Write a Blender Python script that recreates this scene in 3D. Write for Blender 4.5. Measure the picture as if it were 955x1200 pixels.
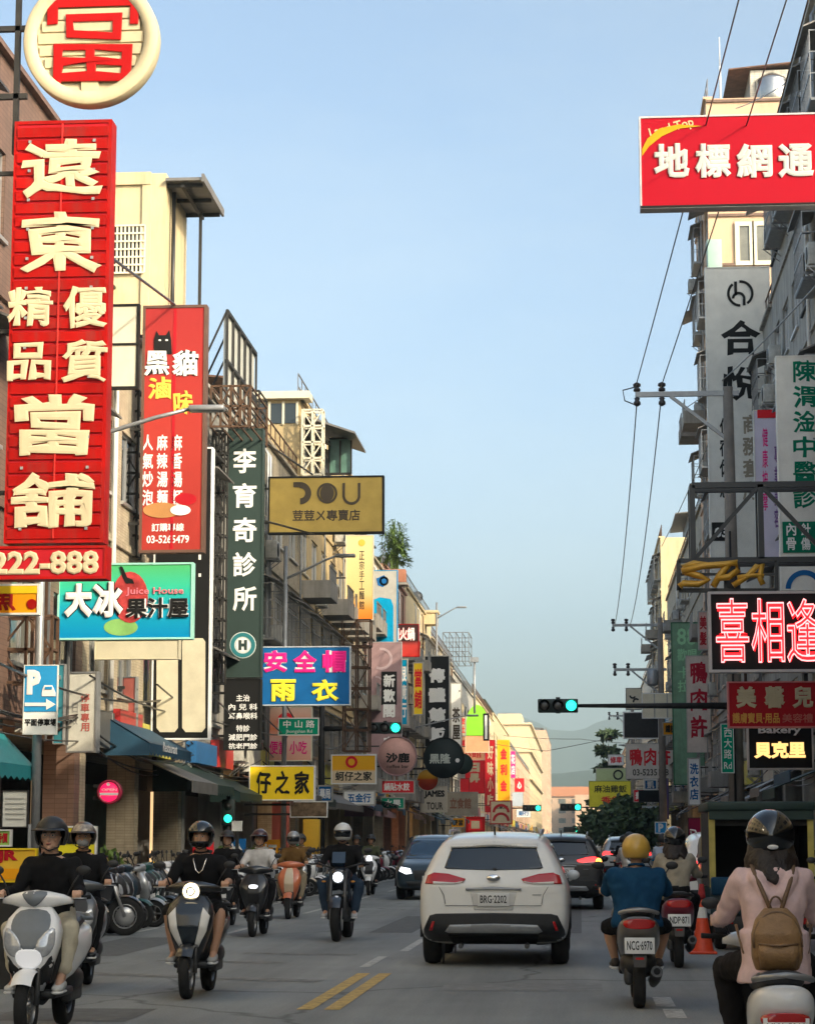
import bpy, bmesh, math, random
from mathutils import Vector, Matrix, noise
from mathutils.bvhtree import BVHTree
from mathutils.geometry import delaunay_2d_cdt
R = math.radians
random.seed(7)
SC = bpy.context.scene
for o in list(bpy.data.objects): bpy.data.objects.remove(o)
COL = SC.collection

# ------------------------------------------------------------------ camera
F, PCX, PCY = 2600.0, 477.5, 600.0          # focal length and centre in photo pixels
CAMH = 1.45
PITCH = math.atan(386 / F)
YAW = math.atan(202.5 / F * math.cos(PITCH))
cam_d = bpy.data.cameras.new('camera'); cam = bpy.data.objects.new('camera', cam_d); COL.objects.link(cam)
cam.location = (0, 0, CAMH)
cam.rotation_euler = (math.pi / 2 + PITCH, 0, YAW)
cam_d.sensor_fit = 'VERTICAL'; cam_d.sensor_height = 36; cam_d.lens = 36 * F / 1200
cam_d.clip_start = 0.1; cam_d.clip_end = 30000
SC.camera = cam
_RM = cam.rotation_euler.to_matrix()
CL = Vector((0, 0, CAMH))
def at(px, py, Y):
    """world point on the plane y = Y seen at photo pixel (px, py)"""
    d = _RM @ Vector(((px - PCX) / F, -(py - PCY) / F, -1))
    return CL + d * (Y / d.y)

# ------------------------------------------------------------------ sky, sun, exposure
SUN_EL, SUN_AZ = R(25), R(132)              # azimuth measured from +Y clockwise: behind the camera, to the right
w = bpy.data.worlds.new('World'); SC.world = w; w.use_nodes = True
nt = w.node_tree; bg = nt.nodes['Background']
sky = nt.nodes.new('ShaderNodeTexSky'); sky.sky_type = 'NISHITA'; sky.sun_disc = False
sky.sun_elevation = SUN_EL; sky.sun_rotation = SUN_AZ; sky.altitude = 0
sky.air_density = 0.5; sky.dust_density = 3.6; sky.ozone_density = 0.5
# faint veil of high thin cloud over the whole dome
tc = nt.nodes.new('ShaderNodeTexCoord'); cmap = nt.nodes.new('ShaderNodeMapping'); cmap.inputs['Scale'].default_value = (1, 1, 3.5)
cn_ = nt.nodes.new('ShaderNodeTexNoise'); cn_.inputs['Scale'].default_value = 3.2; cn_.inputs['Detail'].default_value = 7; cn_.inputs['Roughness'].default_value = .6
cr_ = nt.nodes.new('ShaderNodeMapRange'); cr_.inputs[1].default_value = .42; cr_.inputs[2].default_value = .75; cr_.inputs[3].default_value = 0; cr_.inputs[4].default_value = .22
hs = nt.nodes.new('ShaderNodeHueSaturation'); hs.inputs['Saturation'].default_value = .25; hs.inputs['Value'].default_value = 1.05
mxs = nt.nodes.new('ShaderNodeMix'); mxs.data_type = 'RGBA'; tint = nt.nodes.new('ShaderNodeMix'); tint.data_type = 'RGBA'; tint.blend_type = 'MULTIPLY'; tint.inputs[0].default_value = 1
tint.inputs[7].default_value = (.96, 1.0, .91, 1)
nt.links.new(tc.outputs['Generated'], cmap.inputs[0]); nt.links.new(cmap.outputs[0], cn_.inputs['Vector']); nt.links.new(cn_.outputs[0], cr_.inputs[0])
nt.links.new(sky.outputs[0], hs.inputs['Color']); nt.links.new(cr_.outputs[0], mxs.inputs[0]); nt.links.new(sky.outputs[0], mxs.inputs[6]); nt.links.new(hs.outputs[0], mxs.inputs[7])
nt.links.new(mxs.outputs[2], tint.inputs[6]); nt.links.new(tint.outputs[2], bg.inputs[0]); bg.inputs[1].default_value = 0.15
sd = bpy.data.lights.new('sun', 'SUN'); sun = bpy.data.objects.new('sun', sd); COL.objects.link(sun)
sd.energy = 2.0; sd.angle = R(0.5); sd.color = (1.0, 0.85, 0.62)
sv = Vector((math.sin(SUN_AZ) * math.cos(SUN_EL), math.cos(SUN_AZ) * math.cos(SUN_EL), math.sin(SUN_EL)))
sun.rotation_euler = sv.to_track_quat('Z', 'Y').to_euler(); sun.location = (30, -30, 40)
SC.view_settings.view_transform = 'Standard'; SC.view_settings.look = 'None'
SC.view_settings.exposure = 1.65; SC.view_settings.gamma = 1.0
SC.render.engine = 'CYCLES'
SC.cycles.max_bounces = 6; SC.cycles.diffuse_bounces = 4; SC.cycles.volume_bounces = 0
SC.cycles.glossy_bounces = 2; SC.cycles.transparent_max_bounces = 8

# ------------------------------------------------------------------ materials
MATS = {}
def mat(name, col, rough=0.6, metal=0.0, var=0.18, scale=3.0, emis=None, es=0.0, bump=0.0, bscale=40.0, coat=0.0, streak=0.0, tile=None, trans=0.0, spec=None):
    if name in MATS: return MATS[name]
    m = bpy.data.materials.new(name); m.use_nodes = True; MATS[name] = m
    n = m.node_tree.nodes; L = m.node_tree.links; b = n['Principled BSDF']
    b.inputs['Roughness'].default_value = rough; b.inputs['Metallic'].default_value = metal
    if coat: b.inputs['Coat Weight'].default_value = coat; b.inputs['Coat Roughness'].default_value = 0.08
    if trans: b.inputs['Transmission Weight'].default_value = trans
    c = (col[0], col[1], col[2], 1)
    if spec is not None: b.inputs['Specular IOR Level'].default_value = spec
    b.inputs['Base Color'].default_value = c
    geo = None
    if var or bump or streak or tile:
        geo = n.new('ShaderNodeNewGeometry')
    out = None
    if var:
        nz = n.new('ShaderNodeTexNoise'); nz.inputs['Scale'].default_value = scale; nz.inputs['Detail'].default_value = 6
        nz.inputs['Roughness'].default_value = 0.65
        L.new(geo.outputs['Position'], nz.inputs['Vector'])
        mr = n.new('ShaderNodeMapRange'); mr.inputs[1].default_value = 0.3; mr.inputs[2].default_value = 0.7
        mr.inputs[3].default_value = 1 - var; mr.inputs[4].default_value = 1 + var * 0.5
        L.new(nz.outputs[0], mr.inputs[0])
        mx = n.new('ShaderNodeMix'); mx.data_type = 'RGBA'; mx.blend_type = 'MULTIPLY'; mx.inputs[0].default_value = 1
        mx.inputs[6].default_value = c; L.new(mr.outputs[0], mx.inputs[7]); out = mx.outputs[2]
    if tile:
        br = n.new('ShaderNodeTexBrick'); br.inputs['Scale'].default_value = 1.0
        br.inputs['Brick Width'].default_value = tile[0]; br.inputs['Row Height'].default_value = tile[1]
        br.inputs['Mortar Size'].default_value = tile[2]; br.offset = 0.0
        br.inputs['Color1'].default_value = (1, 1, 1, 1); br.inputs['Color2'].default_value = (.82, .82, .82, 1)
        br.inputs['Mortar'].default_value = (.55, .53, .5, 1)
        sp = n.new('ShaderNodeSeparateXYZ'); cb = n.new('ShaderNodeCombineXYZ'); ad = n.new('ShaderNodeMath'); ad.operation = 'ADD'
        L.new(geo.outputs['Position'], sp.inputs[0]); L.new(sp.outputs[0], ad.inputs[0]); L.new(sp.outputs[1], ad.inputs[1])
        L.new(ad.outputs[0], cb.inputs[0]); L.new(sp.outputs[2], cb.inputs[1]); L.new(cb.outputs[0], br.inputs['Vector'])
        mx = n.new('ShaderNodeMix'); mx.data_type = 'RGBA'; mx.blend_type = 'MULTIPLY'; mx.inputs[0].default_value = 1
        if out: L.new(out, mx.inputs[6])
        else: mx.inputs[6].default_value = c
        L.new(br.outputs[0], mx.inputs[7]); out = mx.outputs[2]
    if streak:
        mp = n.new('ShaderNodeMapping'); mp.inputs['Scale'].default_value = (2.2, 2.2, 0.22)
        L.new(geo.outputs['Position'], mp.inputs[0])
        nz = n.new('ShaderNodeTexNoise'); nz.inputs['Scale'].default_value = 1.6; nz.inputs['Detail'].default_value = 8; nz.inputs['Roughness'].default_value = 0.7
        L.new(mp.outputs[0], nz.inputs['Vector'])
        mr = n.new('ShaderNodeMapRange'); mr.inputs[1].default_value = 0.48; mr.inputs[2].default_value = 0.72
        mr.inputs[3].default_value = 0; mr.inputs[4].default_value = streak
        L.new(nz.outputs[0], mr.inputs[0])
        mx = n.new('ShaderNodeMix'); mx.data_type = 'RGBA'; mx.blend_type = 'MIX'
        L.new(mr.outputs[0], mx.inputs[0])
        if out: L.new(out, mx.inputs[6])
        else: mx.inputs[6].default_value = c
        mx.inputs[7].default_value = (0.07, 0.06, 0.05, 1); out = mx.outputs[2]
    if out: L.new(out, b.inputs['Base Color'])
    if bump:
        nz = n.new('ShaderNodeTexNoise'); nz.inputs['Scale'].default_value = bscale; nz.inputs['Detail'].default_value = 4
        L.new(geo.outputs['Position'], nz.inputs['Vector'])
        bp = n.new('ShaderNodeBump'); bp.inputs['Strength'].default_value = bump; bp.inputs['Distance'].default_value = 0.02
        L.new(nz.outputs[0], bp.inputs['Height']); L.new(bp.outputs[0], b.inputs['Normal'])
    if emis:
        b.inputs['Emission Color'].default_value = (emis[0], emis[1], emis[2], 1); b.inputs['Emission Strength'].default_value = es
    return m

BLACK = mat('black_paint', (.012, .012, .013), .35, var=.2)
RUBBER = mat('rubber', (.012, .012, .012), .85, var=.3, scale=20, bump=.2)
STEEL = mat('steel', (.28, .28, .28), .38, .8, var=.25, scale=8)
CHROME = mat('chrome', (.7, .7, .7), .12, 1, var=0)
DKSTEEL = mat('dark_steel', (.028, .026, .024), .6, .3, var=.35, scale=6)
RUST = mat('rusty_steel', (.11, .06, .035), .85, .2, var=.4, scale=5)
GALV = mat('galvanised', (.34, .35, .36), .45, .5, var=.2, scale=5)
ALU = mat('aluminium', (.5, .5, .5), .35, .7, var=.1)
WHITE = mat('white_paint', (.72, .71, .68), .45, var=.12, scale=2)
OFFW = mat('cream_white', (.72, .66, .5), .5, var=.1, scale=2)
GLASS = mat('window_glass', (.03, .04, .045), .08, 0, var=.2, scale=.8)
GLASSL = mat('curtained_glass', (.17, .17, .15), .12, 0, var=.4, scale=1.2)
CARGLASS = mat('car_glass', (.012, .022, .035), .06, 0, var=0, coat=.5)
CONC = mat('concrete', (.3, .28, .25), .85, var=.25, scale=1.2, bump=.25, bscale=14, streak=.5)
DARKROOM = mat('dark_interior', (.02, .018, .016), .9, var=.3)  # near-black paint puts the shade inside shops and truck into the colour

# ------------------------------------------------------------------ mesh helpers
def tag(o, label=None, cat=None, group=None, kind=None):
    if label: o['label'] = label
    if cat: o['category'] = cat
    if group: o['group'] = group
    if kind: o['kind'] = kind
    return o
def empty(name, loc=(0, 0, 0), rz=0.0, label=None, cat=None, group=None, kind=None):
    o = bpy.data.objects.new(name, None); COL.objects.link(o); o.location = loc; o.rotation_euler = (0, 0, rz)
    return tag(o, label, cat, group, kind)
def link(name, me, parent=None, loc=None, rz=0.0):
    o = bpy.data.objects.new(name, me); COL.objects.link(o)
    if loc is not None: o.location = loc
    if rz: o.rotation_euler = (0, 0, rz)
    if parent: o.parent = parent
    return o
KIDS = {}
def copy_tree(o, parent=None, top=True):
    c = o.copy(); COL.objects.link(c)
    if parent is not None: c.parent = parent
    if o.name not in KIDS: KIDS[o.name] = list(o.children)      # templates keep their children; look them up once
    for ch in KIDS[o.name]: copy_tree(ch, c, False)
    return c

class MB:
    """collects shapes into one mesh; several material slots possible"""
    def __init__(s): s.v = []; s.f = []; s.m = []; s.sm = []; s.mats = []; s.cur = 0; s.smooth = False
    def use(s, m):
        if m not in s.mats: s.mats.append(m)
        s.cur = s.mats.index(m); return s
    def add(s, vs, fs, smooth=None):
        b = len(s.v); s.v += [tuple(p) for p in vs]
        for f in fs: s.f.append([b + i for i in f]); s.m.append(s.cur); s.sm.append(s.smooth if smooth is None else smooth)
        return s
    def box(s, a, b, bev=0.0):
        x0, y0, z0 = [min(a[i], b[i]) for i in range(3)]; x1, y1, z1 = [max(a[i], b[i]) for i in range(3)]
        if bev <= 0:
            return s.add([(x0,y0,z0),(x1,y0,z0),(x1,y1,z0),(x0,y1,z0),(x0,y0,z1),(x1,y0,z1),(x1,y1,z1),(x0,y1,z1)],
                  [(0,3,2,1),(4,5,6,7),(0,1,5,4),(1,2,6,5),(2,3,7,6),(3,0,4,7)], False)
        bm = bmesh.new(); bmesh.ops.create_cube(bm, size=1)
        for v in bm.verts: v.co = Vector(((x0+x1)/2+v.co.x*(x1-x0), (y0+y1)/2+v.co.y*(y1-y0), (z0+z1)/2+v.co.z*(z1-z0)))
        bmesh.ops.bevel(bm, geom=bm.edges[:], offset=bev, segments=2, affect='EDGES', profile=.5)
        return s.bm(bm, True)
    def bm(s, bm, smooth=None):
        bm.verts.index_update()
        s.add([v.co[:] for v in bm.verts], [[v.index for v in f.verts] for f in bm.faces], smooth); bm.free(); return s
    def tube(s, pts, r, n=8, cap=True, smooth=True):
        """tube through points, r scalar or list; frames by parallel transport"""
        pts = [Vector(p) for p in pts]
        rs = r if isinstance(r, (list, tuple)) else [r] * len(pts)
        vs = []; fs = []; up = None
        for i, p in enumerate(pts):
            t = (pts[min(i+1, len(pts)-1)] - pts[max(i-1, 0)]).normalized()
            if up is None:
                a = Vector((0, 0, 1)) if abs(t.z) < .9 else Vector((1, 0, 0)); up = (a - t * a.dot(t)).normalized()
            else: up = (up - t * up.dot(t)).normalized()
            sd_ = t.cross(up)
            for k in range(n):
                a = 2 * math.pi * (k + .5) / n
                vs.append(p + (up * math.cos(a) + sd_ * math.sin(a)) * rs[i])
        for i in range(len(pts)-1):
            for k in range(n):
                fs.append((i*n+k, i*n+(k+1)%n, (i+1)*n+(k+1)%n, (i+1)*n+k))
        s.add(vs, [f[::-1] for f in fs], smooth)
        if cap:
            b = len(s.v) - len(vs)
            for rr in (list(range(n))[::1], [(len(pts)-1)*n + k for k in range(n)][::-1]):
                s.f.append([b + i for i in rr]); s.m.append(s.cur); s.sm.append(False)
        return s
    def bar(s, a, b, t):
        return s.tube([a, b], t * .7071, 4, True, False)
    def lathe(s, prof, c=(0,0,0), axis='z', n=24, smooth=True, cap=True):
        """prof: (radius, height) list"""
        vs = []; fs = []
        for r, h in prof:
            for k in range(n):
                a = 2 * math.pi * k / n; x, y = r * math.cos(a), r * math.sin(a)
                q = (x, y, h) if axis == 'z' else ((h, x, y) if axis == 'x' else (y, h, x))
                vs.append((c[0]+q[0], c[1]+q[1], c[2]+q[2]))
        for i in range(len(prof)-1):
            for k in range(n): fs.append((i*n+k, i*n+(k+1)%n, (i+1)*n+(k+1)%n, (i+1)*n+k))
        if cap and prof[0][0] > 1e-5: fs.append(list(range(n))[::-1])
        if cap and prof[-1][0] > 1e-5: fs.append([(len(prof)-1)*n+k for k in range(n)])
        return s.add(vs, fs, smooth)
    def prism(s, poly, a0, a1, plane='xz'):
        """polygon (2-D) extruded between a0 and a1 on the third axis"""
        n = len(poly)
        def P(u, v, w_):
            return (u, w_, v) if plane == 'xz' else ((w_, u, v) if plane == 'yz' else (u, v, w_))
        vs = [P(u, v, a0) for u, v in poly] + [P(u, v, a1) for u, v in poly]
        fs = [list(range(n)), list(range(n, 2*n))[::-1]] + [(i, n+i, n+(i+1)%n, (i+1)%n) for i in range(n)]
        return s.add(vs, fs, False)
    def loft(s, secs, axis='y', n=20, smooth=True):
        """superellipse sections (t, cx, cz, rx, rz[, power]) along an axis, closed ends"""
        vs = []; fs = []
        for q in secs:
            t, cx, cz, rx, rz = q[:5]; p = q[5] if len(q) > 5 else 2.4
            for k in range(n):
                a = 2 * math.pi * k / n; ca, sa = math.cos(a), math.sin(a)
                u = cx + rx * math.copysign(abs(ca) ** (2/p), ca); v = cz + rz * math.copysign(abs(sa) ** (2/p), sa)
                vs.append((u, t, v) if axis == 'y' else ((u, v, t) if axis == 'z' else (t, u, v)))
        for i in range(len(secs)-1):
            for k in range(n): fs.append((i*n+k, i*n+(k+1)%n, (i+1)*n+(k+1)%n, (i+1)*n+k))
        fs.append(list(range(n))); fs.append([(len(secs)-1)*n+k for k in range(n)][::-1])
        return s.add(vs, fs, smooth)
    def ell(s, c, r, n=12, m=8):
        bm = bmesh.new(); bmesh.ops.create_uvsphere(bm, u_segments=n, v_segments=m, radius=1)
        for v in bm.verts: v.co = Vector((c[0]+v.co.x*r[0], c[1]+v.co.y*r[1], c[2]+v.co.z*r[2]))
        return s.bm(bm, True)
    def mesh(s, name, m=None):
        me = bpy.data.meshes.new(name); me.from_pydata(s.v, [], s.f)
        if m is not None and not s.mats: s.mats = [m]
        for x in s.mats: me.materials.append(x)
        if len(s.mats) > 1: me.polygons.foreach_set('material_index', s.m)
        me.polygons.foreach_set('use_smooth', s.sm)
        bm = bmesh.new(); bm.from_mesh(me); bmesh.ops.recalc_face_normals(bm, faces=bm.faces); bm.to_mesh(me); bm.free()
        me.update(); return me
    def build(s, name, m=None, parent=None, loc=None, rz=0.0):
        return link(name, s.mesh(name, m), parent, loc, rz)

def bvh_of(me): return BVHTree.FromPolygons([v.co[:] for v in me.vertices], [p.vertices[:] for p in me.polygons])
def smooth_poly(pts, k=4):
    out = []; n = len(pts)
    for i in range(n):
        p0, p1, p2, p3 = [Vector(pts[(i+j-1) % n]) for j in range(4)]
        for q in range(k):
            t = q / k
            out.append(tuple(.5*((2*p1)+(p2-p0)*t+(2*p0-5*p1+4*p2-p3)*t*t+(3*p1-p0-3*p2+p3)*t**3)))
    return out
def conform(poly, bvh, d, off=.004, step=.03, smooth=0, depth=.012, miss=None):
    """sheet with the outline poly (2-D in the two axes across d) laid on a surface seen along direction d ('+y','-y','+x','-x','+z')"""
    if smooth: poly = smooth_poly(poly, smooth)
    xs = [p[0] for p in poly]; ys = [p[1] for p in poly]
    pts = []
    n = len(poly); bp = []
    for i in range(n):
        a, b = Vector(poly[i]), Vector(poly[(i+1) % n]); k = max(1, int((b-a).length / step))
        for j in range(k): bp.append(tuple(a.lerp(b, j / k)))
    inner = []
    y = min(ys) + step * .5
    while y < max(ys):
        x = min(xs) + step * .5
        while x < max(xs):
            inside = False; j = len(poly) - 1
            for i in range(len(poly)):
                if (poly[i][1] > y) != (poly[j][1] > y) and x < (poly[j][0]-poly[i][0])*(y-poly[i][1])/(poly[j][1]-poly[i][1])+poly[i][0]: inside = not inside
                j = i
            if inside: inner.append((x, y))
            x += step
        y += step
    allp = bp + inner; nb = len(bp)
    v2, e2, f2, *_ = delaunay_2d_cdt([Vector(p) for p in allp], [], [list(range(nb))], 1, 1e-6)
    ax = {'x': 0, 'y': 1, 'z': 2}[d[1]]; sg = 1 if d[0] == '+' else -1
    oth = [i for i in range(3) if i != ax]
    dirv = Vector((0, 0, 0)); dirv[ax] = sg
    res = []; last = 0.0; hits = []
    for p in v2:
        o = Vector((0, 0, 0)); o[oth[0]] = p[0]; o[oth[1]] = p[1]; o[ax] = -sg * 20
        h = bvh.ray_cast(o, dirv); hits.append(h[0][ax] if h[0] is not None else None)
    good = [h for h in hits if h is not None]
    dflt = miss if miss is not None else (sum(good)/len(good) if good else 0)
    for p, h in zip(v2, hits):
        if h is None:
            best = min(((q-p).length, g) for q, g in zip(v2, hits) if g is not None) if good else (0, dflt)
            h = best[1]
        o = [0, 0, 0]; o[oth[0]] = p[0]; o[oth[1]] = p[1]; o[ax] = h - sg * off; res.append(o)
    mb = MB(); mb.add(res, [list(f) for f in f2], True)
    # skirt
    n0 = len(res); back = []
    cnt = {}
    for f in f2:
        for i in range(len(f)):
            e = (f[i], f[(i+1) % len(f)]); k = (min(e), max(e)); cnt[k] = cnt.get(k, []) + [e]
    bedges = [v[0] for v in cnt.values() if len(v) == 1]; mp = {}
    for e in bedges:
        for i in e:
            if i not in mp:
                q = list(res[i]); q[ax] += sg * depth; mp[i] = len(mb.v); mb.v.append(tuple(q))
    for a, b in bedges: mb.f.append([b, a, mp[a], mp[b]]); mb.m.append(0); mb.sm.append(False)
    return mb

# ------------------------------------------------------------------ lettering
_TX = {}
TMP = bpy.data.scenes.new('workbench')          # small scratch scene: keeps evaluation fast, removed at the end
def text_norm(txt, bold, depth, aspect, outline=False):
    """text as a mesh scaled into the unit square (x to the right, z up, faces -Y)"""
    key = (txt, round(bold, 3), round(depth, 3), round(aspect, 2), outline)
    if key in _TX: return _TX[key]
    c = bpy.data.curves.new('lettering', 'FONT'); c.body = txt; c.resolution_u = 2
    c.extrude = 0.0 if outline else 0.01; c.bevel_depth = bold; c.bevel_resolution = 1 if outline else 0
    if outline: c.fill_mode = 'NONE'
    c.space_line = 1.0
    o = bpy.data.objects.new('lettering_source', c); TMP.collection.objects.link(o)
    pass
    with bpy.context.temp_override(scene=TMP, view_layer=TMP.view_layers[0]):
        dg = bpy.context.evaluated_depsgraph_get(); me = bpy.data.meshes.new_from_object(o.evaluated_get(dg))
    vs = [v.co.copy() for v in me.vertices]; fs = [p.vertices[:] for p in me.polygons]
    bpy.data.objects.remove(o); bpy.data.meshes.remove(me); bpy.data.curves.remove(c)
    x0 = min(v.x for v in vs); x1 = max(v.x for v in vs); y0 = min(v.y for v in vs); y1 = max(v.y for v in vs)
    z0 = min(v.z for v in vs); z1 = max(v.z for v in vs)
    out = ([((v.x-x0)/max(1e-6, x1-x0), -(v.z-z0)/max(1e-6, z1-z0), (v.y-y0)/max(1e-6, y1-y0)) for v in vs], fs, (x1-x0)/(y1-y0))
    _TX[key] = out; return out
def lettering(parent, txt, x0, z0, x1, z1, y, m, bold=.02, depth=.006, slant=0.0, name='lettering', tilt=0.0, outline=False, brush=0.0):
    """x,z box in the parent's own coordinates, on its plane y, proud towards -y"""
    vs, fs, asp = text_norm(txt, bold, depth, 1, outline)
    cx, cz = (x0+x1)/2, (z0+z1)/2; ct, st = math.cos(tilt), math.sin(tilt)
    v2 = []
    for v in vs:
        if brush:      # hand painted strokes: uneven widths and leaning edges
            q_ = Vector((v[0]*3.1+len(txt), v[2]*3.1, ord(txt[0]) % 17)); f_ = Vector((v[0]*9, v[2]*9, ord(txt[0]) % 13))
            v = (v[0]+brush*noise.noise(q_)+brush*.55*noise.noise(f_), v[1], v[2]+brush*noise.noise(q_+Vector((7, 3, 1)))+brush*.55*noise.noise(f_+Vector((2, 9, 4)))+brush*.6*math.sin(v[0]*3.1)-brush*.3)
        x = x0 + v[0]*(x1-x0) + slant*(v[2]-.5)*(z1-z0); z = z0 + v[2]*(z1-z0)
        if tilt: x, z = cx+(x-cx)*ct-(z-cz)*st, cz+(x-cx)*st+(z-cz)*ct
        v2.append((x, y + v[1]*depth, z))
    mb = MB(); mb.add(v2, fs, False)
    me = bpy.data.meshes.new(name); me.from_pydata(mb.v, [], mb.f); me.materials.append(m)
    return link(name, me, parent)

class Sign:
    """board standing across the street: photo pixel box at distance Y"""
    def __init__(s, name, label, x0, y0, x1, y1, Y, face, thick=.18, frame=None, fw=.05, cat='sign', group=None, attach=None, bm_=None, face_in=.0):
        a, b = at(x0, y1, Y), at(x1, y0, Y)
        s.Y = Y; s.cx = (a.x+b.x)/2; s.X0, s.X1, s.Z0, s.Z1 = a.x, b.x, a.z, b.z
        s.root = empty(name, (s.cx, Y, s.Z0), 0, label, cat, group)
        w_, h_ = b.x-a.x, b.z-a.z; s.w, s.h = w_, h_
        MB().box((-w_/2+fw*.9, 0, fw*.9), (w_/2-fw*.9, thick, h_-fw*.9)).build('panel', face, s.root)
        fm = frame or ALU
        f = MB(); g = .02
        f.box((-w_/2, -g, 0), (w_/2, thick+g, fw)); f.box((-w_/2, -g, h_-fw), (w_/2, thick+g, h_))
        f.box((-w_/2, -g, fw), (-w_/2+fw, thick+g, h_-fw)); f.box((w_/2-fw, -g, fw), (w_/2, thick+g, h_-fw))
        f.build('frame', fm, s.root)
        if attach is not None:
            br = MB()
            e = attach - s.cx; x_in = -w_/2 if e < 0 else w_/2
            for q in ((.12, .5, .88) if h_ > 3 else (.2, .8)):
                br.box((x_in, thick*.3, q*h_-.03), (e, thick*.3+.06, q*h_+.03))
            br.build('bracket', DKSTEEL, s.root)
    def loc(s, px, py):
        p = at(px, py, s.Y); return p.x - s.cx, p.z - s.Z0
    def text(s, txt, x0, y0, x1, y1, m, bold=.02, depth=.008, y=-.002, slant=0, name='lettering', tilt=0, shadow=None, sb=.05, brush=0.0):
        a, b = s.loc(x0, y1), s.loc(x1, y0)
        if shadow: lettering(s.root, txt, a[0]-.0, a[1]-.0, b[0], b[1], y, shadow, sb, depth*.5, slant, 'lettering_outline', tilt, brush=brush); y -= depth*.6
        return lettering(s.root, txt, a[0], a[1], b[0], b[1], y, m, bold, depth, slant, name, tilt, brush=brush)
    def col(s, txt, x0, y0, x1, y1, m, bold=.02, depth=.008, y=-.002, gap=.12, shadow=None, sb=.05, brush=0.0):
        """characters in a vertical column"""
        n = len(txt); hh = (y1-y0) / n
        for i, ch in enumerate(txt):
            g = hh*gap/2
            s.text(ch, x0, y0+i*hh+g, x1, y0+(i+1)*hh-g, m, bold, depth, y, name='character', shadow=shadow, sb=sb, brush=brush)
    def patch(s, name, x0, y0, x1, y1, m, y=-.004, d=.012, parent=None):
        a, b = s.loc(x0, y1), s.loc(x1, y0)
        return MB().box((a[0], y-d, a[1]), (b[0], y, b[1])).build(name, m, s.root)
    def poly(s, name, pts, m, y=-.004, d=.012, smooth=0):
        q = [s.loc(*p) for p in pts]
        if smooth: q = smooth_poly(q, smooth)
        return MB().prism(q, y-d, y).build(name, m, s.root)
    def disc(s, name, px, py, r, m, y=-.004, d=.012, ry=None, n=24):
        return s.poly(name, [(px+r*math.cos(2*math.pi*k/n), py+(ry or r)*math.sin(2*math.pi*k/n)) for k in range(n)], m, y, d)
    def ring(s, name, px, py, r0, r1, m, y=-.004, d=.012, a0=0, a1=360, n=30):
        mb = MB(); vs = []
        for k in range(n+1):
            a = R(a0+(a1-a0)*k/n)
            for r in (r0, r1):
                q = s.loc(px+r*math.cos(a), py-r*math.sin(a)); vs += [(q[0], y, q[1]), (q[0], y-d, q[1])]
        fs = []
        for k in range(n):
            b = k*4; c = b+4
            fs += [(b+1, b+3, c+3, c+1), (b, b+1, c+1, c), (b+2, c+2, c+3, b+3)]
        mb.add(vs, fs, False); return mb.build(name, m, s.root)
XL, XR = -9.5, 6.0
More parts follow.
